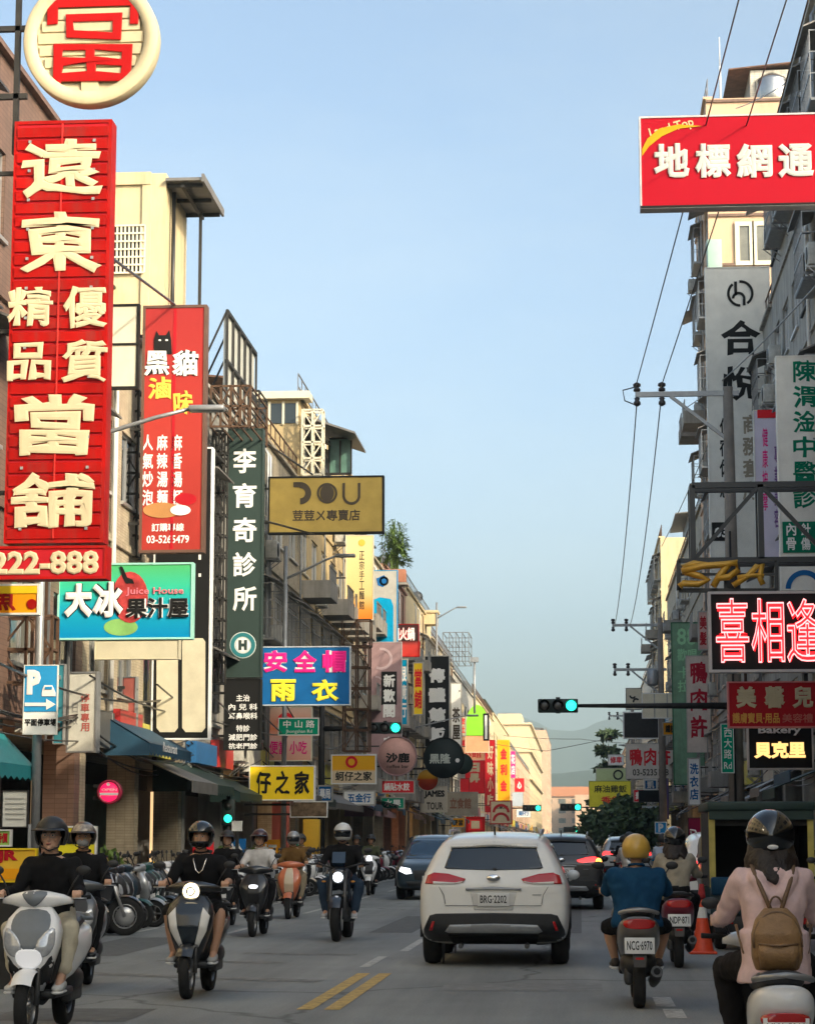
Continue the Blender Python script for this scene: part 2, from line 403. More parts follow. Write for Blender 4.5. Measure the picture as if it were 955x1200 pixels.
# ------------------------------------------------------------------ ground, road, markings
def asphalt():
    m = bpy.data.materials.new('asphalt'); m.use_nodes = True; n = m.node_tree.nodes; L = m.node_tree.links; b = n['Principled BSDF']
    geo = n.new('ShaderNodeNewGeometry')
    def nz(sc, vec, det=8, ro=.65):
        t = n.new('ShaderNodeTexNoise'); t.inputs['Scale'].default_value = sc; t.inputs['Detail'].default_value = det; t.inputs['Roughness'].default_value = ro
        L.new(vec, t.inputs['Vector']); return t.outputs[0]
    mp = n.new('ShaderNodeMapping'); mp.inputs['Scale'].default_value = (1.1, .06, 1); L.new(geo.outputs['Position'], mp.inputs[0])
    a = nz(1.0, mp.outputs[0]); c = nz(.25, geo.outputs['Position']); g = nz(60, geo.outputs['Position'], 3)
    r = n.new('ShaderNodeValToRGB'); r.color_ramp.elements[0].position = .3; r.color_ramp.elements[0].color = (.15, .16, .158, 1)
    r.color_ramp.elements[1].position = .72; r.color_ramp.elements[1].color = (.28, .292, .285, 1); L.new(a, r.inputs[0])
    def mul(x, y, lo, hi):
        mr = n.new('ShaderNodeMapRange'); mr.inputs[1].default_value = .3; mr.inputs[2].default_value = .7; mr.inputs[3].default_value = lo; mr.inputs[4].default_value = hi; L.new(y, mr.inputs[0])
        mx = n.new('ShaderNodeMix'); mx.data_type = 'RGBA'; mx.blend_type = 'MULTIPLY'; mx.inputs[0].default_value = 1; L.new(x, mx.inputs[6]); L.new(mr.outputs[0], mx.inputs[7]); return mx.outputs[2]
    o = mul(r.outputs[0], c, .8, 1.15); o = mul(o, g, .75, 1.25)
    vo = n.new('ShaderNodeTexVoronoi'); vo.feature = 'DISTANCE_TO_EDGE'; vo.inputs['Scale'].default_value = .22
    wv = n.new('ShaderNodeMapping'); wv.inputs['Scale'].default_value = (1, .5, 1)
    ns = n.new('ShaderNodeTexNoise'); ns.inputs['Scale'].default_value = 1.2; ns.inputs['Detail'].default_value = 6; L.new(geo.outputs['Position'], ns.inputs['Vector'])
    va = n.new('ShaderNodeMix'); va.data_type = 'VECTOR'; va.inputs[0].default_value = .35; L.new(geo.outputs['Position'], va.inputs[4]); L.new(ns.outputs[1], va.inputs[5])
    L.new(va.outputs[1], wv.inputs[0]); L.new(wv.outputs[0], vo.inputs['Vector'])
    cr = n.new('ShaderNodeMapRange'); cr.inputs[1].default_value = 0; cr.inputs[2].default_value = .006; cr.inputs[3].default_value = .5; cr.inputs[4].default_value = 1; L.new(vo.outputs[0], cr.inputs[0])
    mx = n.new('ShaderNodeMix'); mx.data_type = 'RGBA'; mx.blend_type = 'MULTIPLY'; mx.inputs[0].default_value = 1; L.new(o, mx.inputs[6]); L.new(cr.outputs[0], mx.inputs[7])
    L.new(mx.outputs[2], b.inputs['Base Color']); b.inputs['Roughness'].default_value = .8
    bp = n.new('ShaderNodeBump'); bp.inputs['Strength'].default_value = .5; bp.inputs['Distance'].default_value = .01; L.new(g, bp.inputs['Height']); L.new(bp.outputs[0], b.inputs['Normal'])
    return m
ASPH = asphalt()
PAINT_W = mat('worn_white_road_paint', (.5, .5, .47), .7, var=.6, scale=14, streak=.5)
PAINT_F = mat('faded_white_road_paint', (.2, .2, .19), .8, var=.6, scale=5)
PAINT_Y = mat('worn_yellow_road_paint', (.55, .36, .08), .7, var=.6, scale=14, streak=.5)
SOIL = mat('ground', (.12, .12, .1), .95, var=.3, scale=.02)
PAVE = mat('arcade_floor', (.16, .15, .14), .7, var=.25, scale=2, tile=(.4, .4, .02))
tag(MB().add([(-9000,-500,-.05),(9000,-500,-.05),(9000,9000,-.05),(-9000,9000,-.05)], [(0,1,2,3)]).build('ground', SOIL), kind='structure')
tag(MB().add([(-8.95,-60,0),(5.55,-60,0),(5.55,905,0),(-8.95,905,0)], [(0,1,2,3)]).build('road', ASPH), kind='structure')
mk = MB()
def dash(x, y0, y1, w_=.13): mk.add([(x-w_/2, y0, .004), (x+w_/2, y0, .004), (x+w_/2, y1, .004), (x-w_/2, y1, .004)], [(0,1,2,3)])
mk.use(PAINT_Y)
for x in (-2.41, -2.17): dash(x, 19.6, 25.0, .14); dash(x, 40, 900, .12); dash(x, -60, 14, .14)
mk.use(PAINT_W)
dash(-2.52, 26.2, 28.6, .12); dash(-2.36, 30, 33.8, .12)
dash(.78, 18.9, 19.9, .17); dash(.74, 20.2, 21.4, .17)
for k in range(40):
    dash(.8, 36+k*10, 40+k*10, .11)
    dash(-5.6, 35.5+k*10, 39.5+k*10, .11)
    dash(-7.15, 36+k*10, 46+k*10, .08)
mk.use(PAINT_F)
def quad(a, b, c, d): mk.add([(*a, .004), (*b, .004), (*c, .004), (*d, .004)], [(0,1,2,3)])
for x0_, y0_, x1_, y1_, m_ in ((-6.9, 28.5, -5.9, 34, 0), (-3.4, 36, -2.7, 44, 0), (1.2, 33, 2.4, 36.5, 1), (-1.4, 22.2, .2, 23.4, 1), (-4.9, 18.2, -3.7, 19.6, 0), (2.2, 15, 3.6, 21, 0), (-7.5, 44, -6.6, 58, 1), (-.9, 36, 0, 60, 0)):
    mk.use(mat('tar_patch_'+str(m_), ((.115, .12, .118), (.2, .205, .2))[m_], .8, var=.35, scale=6, bump=.3)); mk.add([(x0_, y0_, .003), (x1_, y0_, .003), (x1_, y1_, .003), (x0_, y1_, .003)], [(0,1,2,3)])
mk.use(PAINT_F)
quad((-5.9,24.75),(-2.75,23.3),(-2.7,23.75),(-5.9,25.15))
quad((-8.3,25.6),(-5.9,24.85),(-5.9,25.15),(-8.3,26))
quad((-5.2,27.2),(-3.6,26.9),(-3.6,27.3),(-5.2,27.5))
quad((-6.6,24.9),(-6.45,24.9),(-5.6,26.9),(-5.8,26.9))
quad((-4.4,29.2),(-2.9,28.9),(-2.9,29.2),(-4.4,29.5))
tag(mk.build('road_markings'), kind='structure')
for nm, x0, x1 in (('left_kerb', -9.1, -8.95), ('right_kerb', 5.55, 5.7)):
    tag(MB().box((x0, -60, -.05), (x1, 905, .12)).build(nm, CONC), kind='structure')
tag(MB().add([(-22,-60,.116),(-9.1,-60,.116),(-9.1,905,.116),(-22,905,.116)], [(0,1,2,3)]).build('left_pavement', PAVE), kind='structure')
tag(MB().add([(5.7,-60,.116),(20,-60,.116),(20,905,.116),(5.7,905,.116)], [(0,1,2,3)]).build('right_pavement', PAVE), kind='structure')
# ------------------------------------------------------------------ mountains
def ridge(name, Y, prof, depth, mt, seed):
    xs = [p[0] for p in prof]; vs = []; fs = []; nx, ny = 150, 26
    for j in range(ny+1):
        t = j / ny
        for i in range(nx+1):
            px = xs[0] + (xs[-1]-xs[0]) * i / nx
            k = max(q for q in range(len(prof)-1) if prof[q][0] <= px); a, b = prof[k], prof[min(k+1, len(prof)-1)]
            u = (px-a[0])/max(1e-6, b[0]-a[0]); u = u*u*(3-2*u); py = a[1]+(b[1]-a[1])*u
            x = (px-680)/F*Y; h = (986-py)/F*Y
            f = math.sin(min(1, t*1.25)*math.pi/2) if t < .8 else 1-(t-.8)*1.5
            yy = Y - depth*(1-t)
            n_ = noise.fractal(Vector((x/420+seed, yy/420, seed)), 1.0, 2.0, 6)
            vs.append((x*(.75+.25*t), yy, max(-2, h*f*(1+.05*n_) + n_*14*math.sin(t*math.pi)**.7)))
    for j in range(ny):
        for i in range(nx): a = j*(nx+1)+i; fs.append((a, a+1, a+nx+2, a+nx+1))
    tag(MB().add(vs, fs, True).build(name, mt), kind='structure')
FOREST = mat('forest_slope', (.045, .07, .04), .95, var=.5, scale=.012)
ridge('mountains', 3900, [(-500,930),(0,915),(300,890),(480,868),(560,856),(600,849),(625,859),(650,870),(680,872),(705,864),(740,850),(800,842),(900,860),(1100,880),(1500,930)], 1100, FOREST, 3.3)
ridge('foothills', 1900, [(-600,950),(200,930),(480,915),(600,908),(650,915),(700,913),(760,902),(900,912),(1500,950)], 600, FOREST, 8.1)

# ------------------------------------------------------------------ buildings
WALLC = {
 'brown': mat('brown_tile_wall', (.2, .12, .09), .6, var=.2, scale=1.5, tile=(.24, .09, .006), streak=.35),
 'cream': mat('cream_plaster', (.62, .5, .3), .8, var=.12, scale=1.2, bump=.1, streak=.3),
 'sand': mat('sand_tile_wall', (.46, .39, .28), .7, var=.2, scale=1.5, tile=(.2, .06, .004), streak=.5),
 'ochre': mat('ochre_plaster', (.5, .38, .2), .8, var=.2, scale=1.5, streak=.5),
 'grey': mat('grey_concrete_wall', (.37, .36, .33), .85, var=.25, scale=1.2, bump=.2, bscale=10, streak=.75),
 'white': mat('white_tile_wall', (.6, .57, .5), .6, var=.15, scale=1.5, tile=(.2, .1, .006), streak=.45),
 'pink': mat('salmon_tile_wall', (.48, .24, .16), .7, var=.2, scale=1.5, tile=(.2, .06, .004), streak=.4),
 'green': mat('green_corrugated', (.16, .32, .2), .6, var=.25, scale=2, streak=.4),
 'pale': mat('pale_yellow_plaster', (.68, .55, .34), .8, var=.08, scale=.5, streak=.15),
 'peach': mat('peach_plaster', (.62, .42, .28), .8, var=.08, scale=.5, streak=.15),
}
SHUT = [mat('grey_shutter', (.2, .2, .2), .5, .4, var=.2), mat('green_shutter', (.05, .12, .09), .6, var=.3), DARKROOM, GLASS, mat('added_shop_glow', (.35, .22, .1), .8, var=.6, scale=2, emis=(1, .62, .3), es=.4)]  # last entry: added glowing sheet suggesting a lit shop, no lamp behind it
ACW = mat('ac_white', (.5, .49, .45), .5, var=.3, scale=6, streak=.4)
TANK = mat('stainless_tank', (.5, .5, .5), .25, .9, var=.15)
AWN = {'green': mat('green_awning', (.015, .04, .032), .6, var=.25), 'blue': mat('dark_blue_awning', (.012, .06, .11), .6, var=.25), 'teal': mat('teal_awning', (.02, .24, .27), .5, var=.15),
       'tin': mat('grey_tin_roof', (.2, .19, .18), .5, .3, var=.3), 'rust': mat('rusty_tin_roof', (.16, .08, .05), .7, .2, var=.5), 'clear': mat('green_polycarbonate', (.12, .25, .2), .3, var=.3)}
FASC = [mat('fascia_'+str(i), c, .45, var=.2, scale=1.5) for i, c in enumerate([(.5,.48,.42),(.55,.3,.03),(.02,.12,.3),(.45,.03,.03),(.1,.1,.1),(.6,.55,.1),(.05,.25,.15),(.6,.58,.52),(.5,.2,.2)])]
_WM = {}
def win_meshes(w_, h_, n, kind):
    """window frame and pane in facade coordinates: origin bottom centre, outwards +n x"""
    k = (round(w_, 2), round(h_, 2), n, kind)
    if k in _WM: return _WM[k]
    f = MB(); t = .05; o = -.14*n; p = -.06*n
    f.box((o, -w_/2, 0), (p, w_/2, t)); f.box((o, -w_/2, h_-t), (p, w_/2, h_)); f.box((o, -w_/2, t), (p, -w_/2+t, h_-t)); f.box((o, w_/2-t, t), (p, w_/2, h_-t))
    f.box((o+.01*n, -.025, t), (p-.01*n, .025, h_-t))
    f.box((p+.002*n, -w_/2-.05, -.07), (.07*n, w_/2+.05, -.002))
    if kind in ('high',): f.box((o+.01*n, -w_/2+t, h_*.7), (p-.012*n, w_/2-t, h_*.7+.04))
    fm = f.mesh('window', ALU if kind != 'dark' else DKSTEEL)
    g = MB().box((-.19*n, -w_/2+.01, .01), (-.11*n, w_/2-.01, h_-.01)).mesh('pane', GLASS if kind != 'light' else GLASSL)
    _WM[k] = (fm, g); return _WM[k]
_CM = {}
def extra_mesh(kind, n, w_, h_):
    k = (kind, n, round(w_, 2), round(h_, 2))
    if k in _CM: return _CM[k]
    f = MB()
    if kind == 'ac':
        f.use(ACW).box((.1*n, -.38, 0), (.45*n, .38, .55), .02); f.use(DKSTEEL).lathe([(0, .01*n), (.21, .01*n), (.21, 0)], (.452*n, -.08, .28), 'x', 20)
        f.use(STEEL); f.box((0, -.3, -.05), (.5*n, -.27, -.01)); f.box((0, .27, -.05), (.5*n, .3, -.01)); f.bar((.02*n, -.285, -.4), (.45*n, -.285, -.05), .025); f.bar((.02*n, .285, -.4), (.45*n, .285, -.05), .025)
    elif kind == 'cage':
        d = .45*n
        for y in [i/7*w_-w_/2 for i in range(8)]: f.bar((d, y, -.15), (d, y, h_), .022)
        for z in (-.15, h_*.3, h_*.65, h_): f.bar((d, -w_/2, z), (d, w_/2, z), .03); f.bar((.02*n, -w_/2, z), (d, -w_/2, z), .025); f.bar((.02*n, w_/2, z), (d, w_/2, z), .025)
        f.box((0, -w_/2, -.2), (d, w_/2, -.165)); f.use(AWN['tin']); f.add([(0,-w_/2-.1,h_+.3),(.6*n,-w_/2-.1,h_+.05),(.6*n,w_/2+.1,h_+.05),(0,w_/2+.1,h_+.3),(0,-w_/2-.1,h_+.34),(.6*n,-w_/2-.1,h_+.09),(.6*n,w_/2+.1,h_+.09),(0,w_/2+.1,h_+.34)], [(0,1,2,3),(4,5,6,7),(0,1,5,4),(1,2,6,5),(2,3,7,6)])
        f.mats[0:0] = []; 
    elif kind == 'canopy':
        a, b, c_, d = -w_/2-.15, w_/2+.15, h_+.42, h_+.12
        f.add([(0,a,c_),(.75*n,a,d),(.75*n,b,d),(0,b,c_),(0,a,c_+.04),(.75*n,a,d+.04),(.75*n,b,d+.04),(0,b,c_+.04)], [(0,1,2,3),(4,5,6,7),(0,1,5,4),(1,2,6,5),(2,3,7,6)])
    elif kind == 'balcony':
        f.use(CONC).box((0, -w_/2, -.95), (1.05*n, w_/2, -.8)).box((.95*n, -w_/2, -.8), (1.05*n, w_/2, -.35))
        f.box((0.001, -w_/2, -.8), (.95*n, -w_/2+.08, -.35)); f.box((0.001, w_/2-.08, -.8), (.95*n, w_/2, -.35))
        f.use(STEEL); f.bar((1*n, -w_/2, .15), (1*n, w_/2, .15), .05)
        for i in range(9): y = -w_/2+.05+(w_-.1)*i/8; f.bar((1*n, y, -.35), (1*n, y, .15), .025)
    k2 = f.mats[0] if f.mats else {'canopy': AWN['tin']}.get(kind, STEEL)
    if kind == 'cage':
        # first material slot belongs to the bars
        f.mats = [STEEL, AWN['tin']]; nb = next(i for i, m_ in enumerate(f.m) if True)
        f.m = [0]*(len(f.m)-5) + [1]*5
    me = f.mesh({'ac': 'air_conditioner', 'cage': 'window_cage', 'canopy': 'rain_canopy', 'balcony': 'balcony'}[kind], k2 if kind == 'canopy' else None)
    _CM[k] = me; return me

def building(label, side, y0, y1, h, wall, rng=1, cat='building', detail=2, ground=3.5, fh=3.1, depth=12, bay=3.0, setback=0.0, pier=None, nogrille=False, kinds=None, bare_above=0, ac_extra=True):
    rnd = random.Random(rng); n = 1 if side < 0 else -1; Xf = (XL if side < 0 else XR) - n*setback
    root = empty('shophouse', (Xf, y0, 0), 0, label, cat); Lg = y1-y0; g = .004
    wm = WALLC[wall] if isinstance(wall, str) else wall
    nf = max(1, int((h-ground-.5)/fh)); fh = (h-ground-.6)/nf; nb = max(1, round(Lg/bay)); bw = Lg/nb
    W_ = MB().use(wm)
    W_.box((-.25*n, g, ground), (-depth*n, Lg-g, h-.25))
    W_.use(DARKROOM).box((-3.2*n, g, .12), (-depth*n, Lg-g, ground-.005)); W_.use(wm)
    ww = bw*.62; wh = min(1.5, fh-1.3)
    for f in range(nf):
        z = ground+f*fh; a, b = z+.95, z+.95+wh
        W_.box((-.25*n, g, z), (0, Lg-g, a)); W_.box((-.25*n, g, b), (0, Lg-g, z+fh))
        for k in range(nb+1):
            u0 = g if k == 0 else k*bw-(bw-ww)/2; u1 = Lg-g if k == nb else k*bw+(bw-ww)/2
            W_.box((-.25*n, u0, a), (0, u1, b))
        if detail > 0: W_.box((0, g*2, z-.06), (.07*n, Lg-g*2, z+.09))
    W_.box((-.25*n, g, ground+nf*fh), (0, Lg-g, h)); W_.box((-depth*n, g, h-.25), (-.25*n, g+.2, h)); W_.box((-depth*n, Lg-g-.2, h-.25), (-.25*n, Lg-g, h))
    W_.box((-.3*n, 2*g, h), (.12*n, Lg-2*g, h+.1))
    W_.build('wall', None, root)
    # arcade piers and shop fronts
    P_ = MB()
    P_.box((-.6*n, 0, .12), (-.004*n, .45, ground-.002))
    pm = P_.mesh('pillar', pier or wm)
    if detail > 0:
        np_ = max(1, round(Lg/5))
        for k in range(np_+1): link('pillar', pm, root, (0, (Lg-.45-2*g)*k/np_+g, 0))
        for k in range(np_):
            s0 = Lg*k/np_+.3; s1 = Lg*(k+1)/np_-.15
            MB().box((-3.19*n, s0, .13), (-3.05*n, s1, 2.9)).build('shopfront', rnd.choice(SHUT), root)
    if detail > 0 and y0 > 40:
        u = .3
        while u < Lg-1.5:
            wd = min(Lg-.2-u, rnd.uniform(1.8, 4.2)); hh = rnd.uniform(.5, 1.1); o_ = rnd.uniform(.12, .3); zz = ground-.25+rnd.uniform(0, .35)
            if rnd.random() < .7:
                MB().box((.02*n, u, zz), (o_*n, u+wd, zz+hh)).build('signboard', FASC[rnd.randrange(len(FASC))], root)
            if rnd.random() < .55:
                aw = MB(); dd = rnd.uniform(.9, 1.5)*n; za = zz-.05; zb = za-rnd.uniform(.35, .6)
                aw.prism([(.03*n, za), (dd, zb), (dd, zb-.25), (dd-.02*n, zb-.25), (dd-.02*n, zb-.02), (.03*n, za-.03)], u, u+wd, 'xz')
                aw.build('awning', AWN[rnd.choice(('green', 'blue', 'tin', 'rust', 'tin'))], root)
            u += wd+rnd.uniform(.05, .6)
    kinds = kinds if kinds is not None else ['', 'ac', 'cage', 'canopy', 'balcony', '', 'cage', 'ac']
    ztop = nf if not bare_above else nf
    wk = rnd.choice(['light', 'high', 'plain', 'dark'])
    for f in range(nf):
        fk = rnd.choice(kinds)
        for k in range(nb):
            u = (k+.5)*bw; z = ground+f*fh+.95
            fm, gm = win_meshes(ww, wh, n, rnd.choice([wk, wk, 'light', 'plain']))
            wn = link('window', fm, root, (0, u, z)); link('pane', gm, wn)
            if detail < 2: continue
            kk = fk if rnd.random() < .6 else rnd.choice(kinds)
            if kk == 'ac': link('air_conditioner', extra_mesh('ac', n, 1, 1), root, (0, u+rnd.uniform(-.4, .4), z-.85))
            elif kk: link({'cage': 'window_cage', 'canopy': 'rain_canopy', 'balcony': 'balcony'}[kk], extra_mesh(kk, n, min(ww+.3, bw-.1), wh), root, (0, u, z))
            if ac_extra and rnd.random() < .3 and kk != 'ac': link('air_conditioner', extra_mesh('ac', n, 1, 1), root, (0, u+ww/2+.05, z-.15))
    if detail > 1:   # down pipes, cables
        for q in range(rnd.randint(2, 4)):
            u = rnd.uniform(.2, Lg-.2); r_ = rnd.choice((.04, .06))
            MB().tube([(.1*n, u, ground-.3), (.1*n, u, h-.4), (-.1*n, u, h-.1)], r_, 6).build('drain_pipe', rnd.choice((GALV, RUST, WHITE)), root)
        cb = MB()
        for q in range(5):
            z = ground+rnd.uniform(-.3, .8); sag = rnd.uniform(.1, .5); o_ = rnd.uniform(.08, .3)*n
            cb.tube([(o_, Lg*i/8, z-sag*math.sin(math.pi*i/8)) for i in range(9)], .018, 4)
        cb.build('cable', BLACK, root)
    if detail > 0:
        # roof: tank, shed, railing
        r_ = rnd.random(); u = rnd.uniform(.25, .6)*Lg
        if r_ < .6:
            tk = MB().lathe([(.0, 2.25), (.3, 2.2), (.75, 1.9), (.8, 1.8), (.8, .5), (.7, .4), (0, .4)], (0, 0, 0), n=20)
            tk.use(DKSTEEL) if False else None
            link('water_tank', tk.mesh('water_tank', TANK), root, (-3.2*n, u, h-.25))
            MB().box((-4*n, u-.7, h-.25), (-2.4*n, u+.7, h+.15)).build('tank_base', CONC, root)
        if rnd.random() < .6 and (side > 0 or y0 > 52):
            rl = MB()
            for z in (h+.5, h+.95): rl.bar((0-.1*n, .1, z), (-.1*n, Lg-.1, z), .04)
            for i in range(int(Lg)+1): u_ = .1+(Lg-.2)*i/int(Lg); rl.bar((-.1*n, u_, h+.1), (-.1*n, u_, h+.95), .035)
            rl.build('railing', rnd.choice((STEEL, RUST)), root)
        if rnd.random() < .6:
            a, b = Lg*rnd.uniform(.1, .3), Lg*rnd.uniform(.6, .95)
            sh = MB().use(rnd.choice((WALLC['grey'], WALLC['white'], AWN['tin'])))
            sh.box((-2.2*n, a, h-.25), (-7*n, b, h+2.1)); sh.use(AWN[rnd.choice(('tin', 'rust', 'green'))])
            sh.prism([(-1.2*n, h+2.05), (-7.3*n, h+2.6), (-7.3*n, h+2.66), (-1.2*n, h+2.11)], a-.3, b+.3, 'xz')
            sh.build('roof_shed', None, root)
    return root

LB = [ # label, y0, y1, h, wall, seed, detail
 ('brown tiled building at the left edge behind the tall red pawnshop sign', 30, 42, 14.5, 'brown', 3, 2),
 ('cream shophouse under the penthouse with the jutting tin awning', 42.05, 53, 12.2, 'sand', 4, 2),
 ('shophouse under the rusty rooftop scaffold beside the black cat sign', 53.05, 65, 13.0, 'grey', 15, 2),
 ('narrow sand coloured shophouse behind the dark green clinic sign', 65.05, 75, 13.6, 'sand', 6, 2),
 ('yellow walled building whose top floor rises above the gold board', 75.05, 93, 16.6, 'ochre', 27, 2),
 ('shophouse with the leafy balcony planter right of the gold board', 93.05, 108, 14.5, 'sand', 8, 2),
 ('salmon tiled shophouse behind the blue and white fish sign', 108.05, 122, 14.9, 'pink', 9, 2),
 ('cream shophouse with a square roof pier behind the two round signs', 122.05, 143, 15.4, 'cream', 10, 2),
 ('shophouse with a mesh railing on its roof behind the dark vertical sign', 143.05, 168, 14.5, 'sand', 31, 2),
 ('white tiled shophouse behind the small round white sign', 168.05, 200, 14.2, 'white', 12, 1),
 ('pale shophouse behind the green topped sign far down the left side', 200.05, 247, 14.6, 'pale', 13, 1),
 ('cream shophouse just behind the far vertical orange sign', 247.05, 300, 15.5, 'cream', 14, 1),
 ('low peach shophouse beyond the orange sign, next to the tall cream block', 300.05, 425, 14.2, 'peach', 25, 1),
 ('tall cream block with moulded cornices at the far left end of the street', 425.05, 560, 23.8, 'pale', 16, 1),
 ('farthest peach high block at the vanishing end of the left side', 640, 745, 33, 'peach', 17, 1),
]
BL = []
for lb, a, b, h, wl, sd_, dt in LB:
    BL.append(building(lb, -1, a, b, h, wl, sd_, detail=dt, bay=3.0 if dt > 1 else 5.0, kinds=['', '', 'canopy'] if b < 54 else (['ac', 'canopy', '', 'ac'] if b < 66 else ['ac', 'canopy', 'cage', 'cage'] if b < 76 else ['ac', 'cage', 'canopy', 'balcony', 'cage', 'balcony', 'ac']), ac_extra=b > 54))
RB = [
 ('tall grimy grey concrete building at the right edge behind the white clinic board', 50, 66.7, 22, 'grey', 41, 2),
 ('lower grey shophouse directly behind the white hotel sign', 66.75, 97, 17.6, 'grey', 42, 2),
 ('high peach building rising above the red banner sign on the right', 97.05, 107, 34.6, 'peach', 43, 2),
 ('dim sand coloured building behind the green vertical board', 107.05, 150, 17.5, 'sand', 44, 2),
 ('slim building with a sunlit cream end wall behind the neon script', 160, 178, 23.2, 'cream', 45, 2),
 ('white walled shophouse past the second utility pole on the right', 178.05, 215, 16, 'white', 46, 1),
 ('grey shophouse behind the yellow hanging sign', 215.05, 283, 13.5, 'grey', 47, 1),
 ('pale shophouse row seen beyond the roadside tree on the right', 283.05, 420, 13, 'pale', 48, 1),
 ('far right cream building near the end of the street', 430, 600, 14, 'cream', 49, 1),
]
BR = []
for lb, a, b, h, wl, sd_, dt in RB:
    BR.append(building(lb, 1, a, b, h, wl, sd_, detail=dt, bay=3.0 if dt > 1 else 5.0))
# the row goes on beside and behind the camera; its height decides where the low sun reaches
for lb, a, b, h, wl, sd_ in (('plain shophouse beside the camera on the right, out of frame', 22, 49.9, 12.5, 'grey', 51), ('cream shophouse behind the camera on the right, out of frame', -8, 21.9, 12.5, 'cream', 52), ('grey shophouse farther behind the camera on the right, out of frame', -55, -8.1, 13.5, 'grey', 53)):
    building(lb, 1, a, b, h, wl, sd_, detail=0, bay=5)
for lb, a, b, h, wl, sd_ in (('cream shophouse beside the camera on the left, out of frame', -30, 29.9, 13.5, 'cream', 54),):
    building(lb, -1, a, b, h, wl, sd_, detail=0, bay=5)
# ------------------------------------------------------------------ signs, left side
def paint(n, c, r=.5, **k): return MATS[n] if c is None else mat(n, c, r, spec=.1, var=k.pop('var', .1), scale=k.pop('scale', 1.5), **k)
RED = paint('red_sign_paint', (.36, .005, .004), streak=.45, var=.3, scale=1.2); DRED = paint('dark_red_sign', (.42, .012, .02)); BOARD_RED = paint('dusty_red_sign', (.5, .06, .045))
CRM = paint('cream_letters', (.56, .48, .32), var=.12, streak=.12); WHT = paint('white_letters', (.8, .8, .78), var=.04); SUNW = paint('sun_toned_white_letters', (.5, .49, .46), var=.15); BLK = paint('black_letters', (.015, .015, .015), var=0)  # SUNW: white darkened so that sunlit letters do not clip
DGRN = paint('dark_green_board', (.035, .055, .05)); GOLD = paint('gold_board', (.42, .3, .08), var=.2); GOLDD = paint('dark_brown_letters', (.07, .055, .04))
BEIGE = paint('beige_board', (.62, .57, .42), var=.15); BLUE = paint('blue_sign', (.01, .12, .34)); YEL = paint('yellow_sign', (.85, .6, .02)); ORG = paint('orange_sign', (.85, .36, .01))
PINKL = paint('magenta_letters', (.8, .02, .25)); GRN = paint('road_sign_green', (.0, .3, .17)); MAUVE = paint('mauve_board', (.36, .24, .25), var=.2); PINKB = paint('pale_pink_board', (.62, .36, .32), var=.2)
LBLUE = paint('light_blue_sign', (.03, .3, .62)); TEALB = paint('teal_gradient_low', (.0, .3, .55)); LIME = paint('lime_sign', (.28, .75, .05)); PEACH = paint('peach_sign', (.8, .4, .22))
GRYB = paint('grey_board', (.42, .41, .38), var=.2); REDL = paint('bright_red_letters', (.7, .02, .03)); GRNL = paint('green_letters', (.0, .16, .09)); GREYW = paint('grey_white_board', (.74, .73, .68), var=.15)

def grad(name, stops, z0, z1, r=.4):
    """board whose print runs from one colour to another between heights z0 and z1"""
    m = bpy.data.materials.new(name); m.use_nodes = True; n = m.node_tree.nodes; L = m.node_tree.links
    g = n.new('ShaderNodeNewGeometry'); s = n.new('ShaderNodeSeparateXYZ'); mr = n.new('ShaderNodeMapRange'); cr = n.new('ShaderNodeValToRGB')
    L.new(g.outputs['Position'], s.inputs[0]); L.new(s.outputs[2], mr.inputs[0]); mr.inputs[1].default_value = z0; mr.inputs[2].default_value = z1; L.new(mr.outputs[0], cr.inputs[0])
    cr.color_ramp.elements[0].color = (*stops[0][1], 1); cr.color_ramp.elements[0].position = stops[0][0]
    cr.color_ramp.elements[1].color = (*stops[-1][1], 1); cr.color_ramp.elements[1].position = stops[-1][0]
    for p, c in stops[1:-1]: e = cr.color_ramp.elements.new(p); e.color = (*c, 1)
    L.new(cr.outputs[0], n['Principled BSDF'].inputs['Base Color']); n['Principled BSDF'].inputs['Roughness'].default_value = .55; n['Principled BSDF'].inputs['Specular IOR Level'].default_value = .1
    return m
def zat(py, Y): return at(477, py, Y).z

# tall red pawnshop sign: louvred slats behind cream characters
Y = 31
p = Sign('pawnshop_sign', 'very tall red louvred pawnshop sign with big cream characters', 5, 140, 132, 637, Y, DRED, .3, RED, .05, attach=XL)
ns = 32
for i in range(ns):
    z0 = .06 + (p.h-.12)*i/ns; z1 = .06 + (p.h-.12)*(i+1)/ns - .035
    if i == 0: sl = MB().prism([(-.001, 0), (-.035, .0), (-.05, z1-z0-.02), (-.001, z1-z0)], -p.w/2+.05, p.w/2-.05, 'yz').mesh('slat', RED)
    link('slat', sl, p.root, (0, 0, z0))
for x in (0,):
    MB().box((x-.012, -.06, .06), (x+.012, -.045, p.h-.06)).build('divider', mat('dim_red', (.5, .015, .01), .4), p.root)
T = -.06
for bx in (.17, .83):
    for k in range(14): link('bolt', MB().box((-.02, -.075, -.02), (.02, -.055, .02)).mesh('bolt', GALV) if k == 0 and bx < .5 else bpy.data.meshes['bolt'], p.root, (-p.w/2+p.w*bx, 0, .2+k*p.h/14.2))
p.text('遠', 26, 165, 122, 232, CRM, .03, .02, T, name='character', brush=.055); p.text('東', 24, 250, 122, 322, CRM, .03, .02, T, name='character', brush=.055)
p.text('精', 10, 338, 64, 384, CRM, .03, .02, T, name='character', brush=.055); p.text('優', 75, 336, 128, 386, CRM, .03, .02, T, name='character', brush=.055)
p.text('品', 10, 402, 62, 447, CRM, .03, .02, T, name='character', brush=.055); p.text('質', 74, 400, 128, 450, CRM, .03, .02, T, name='character', brush=.055)
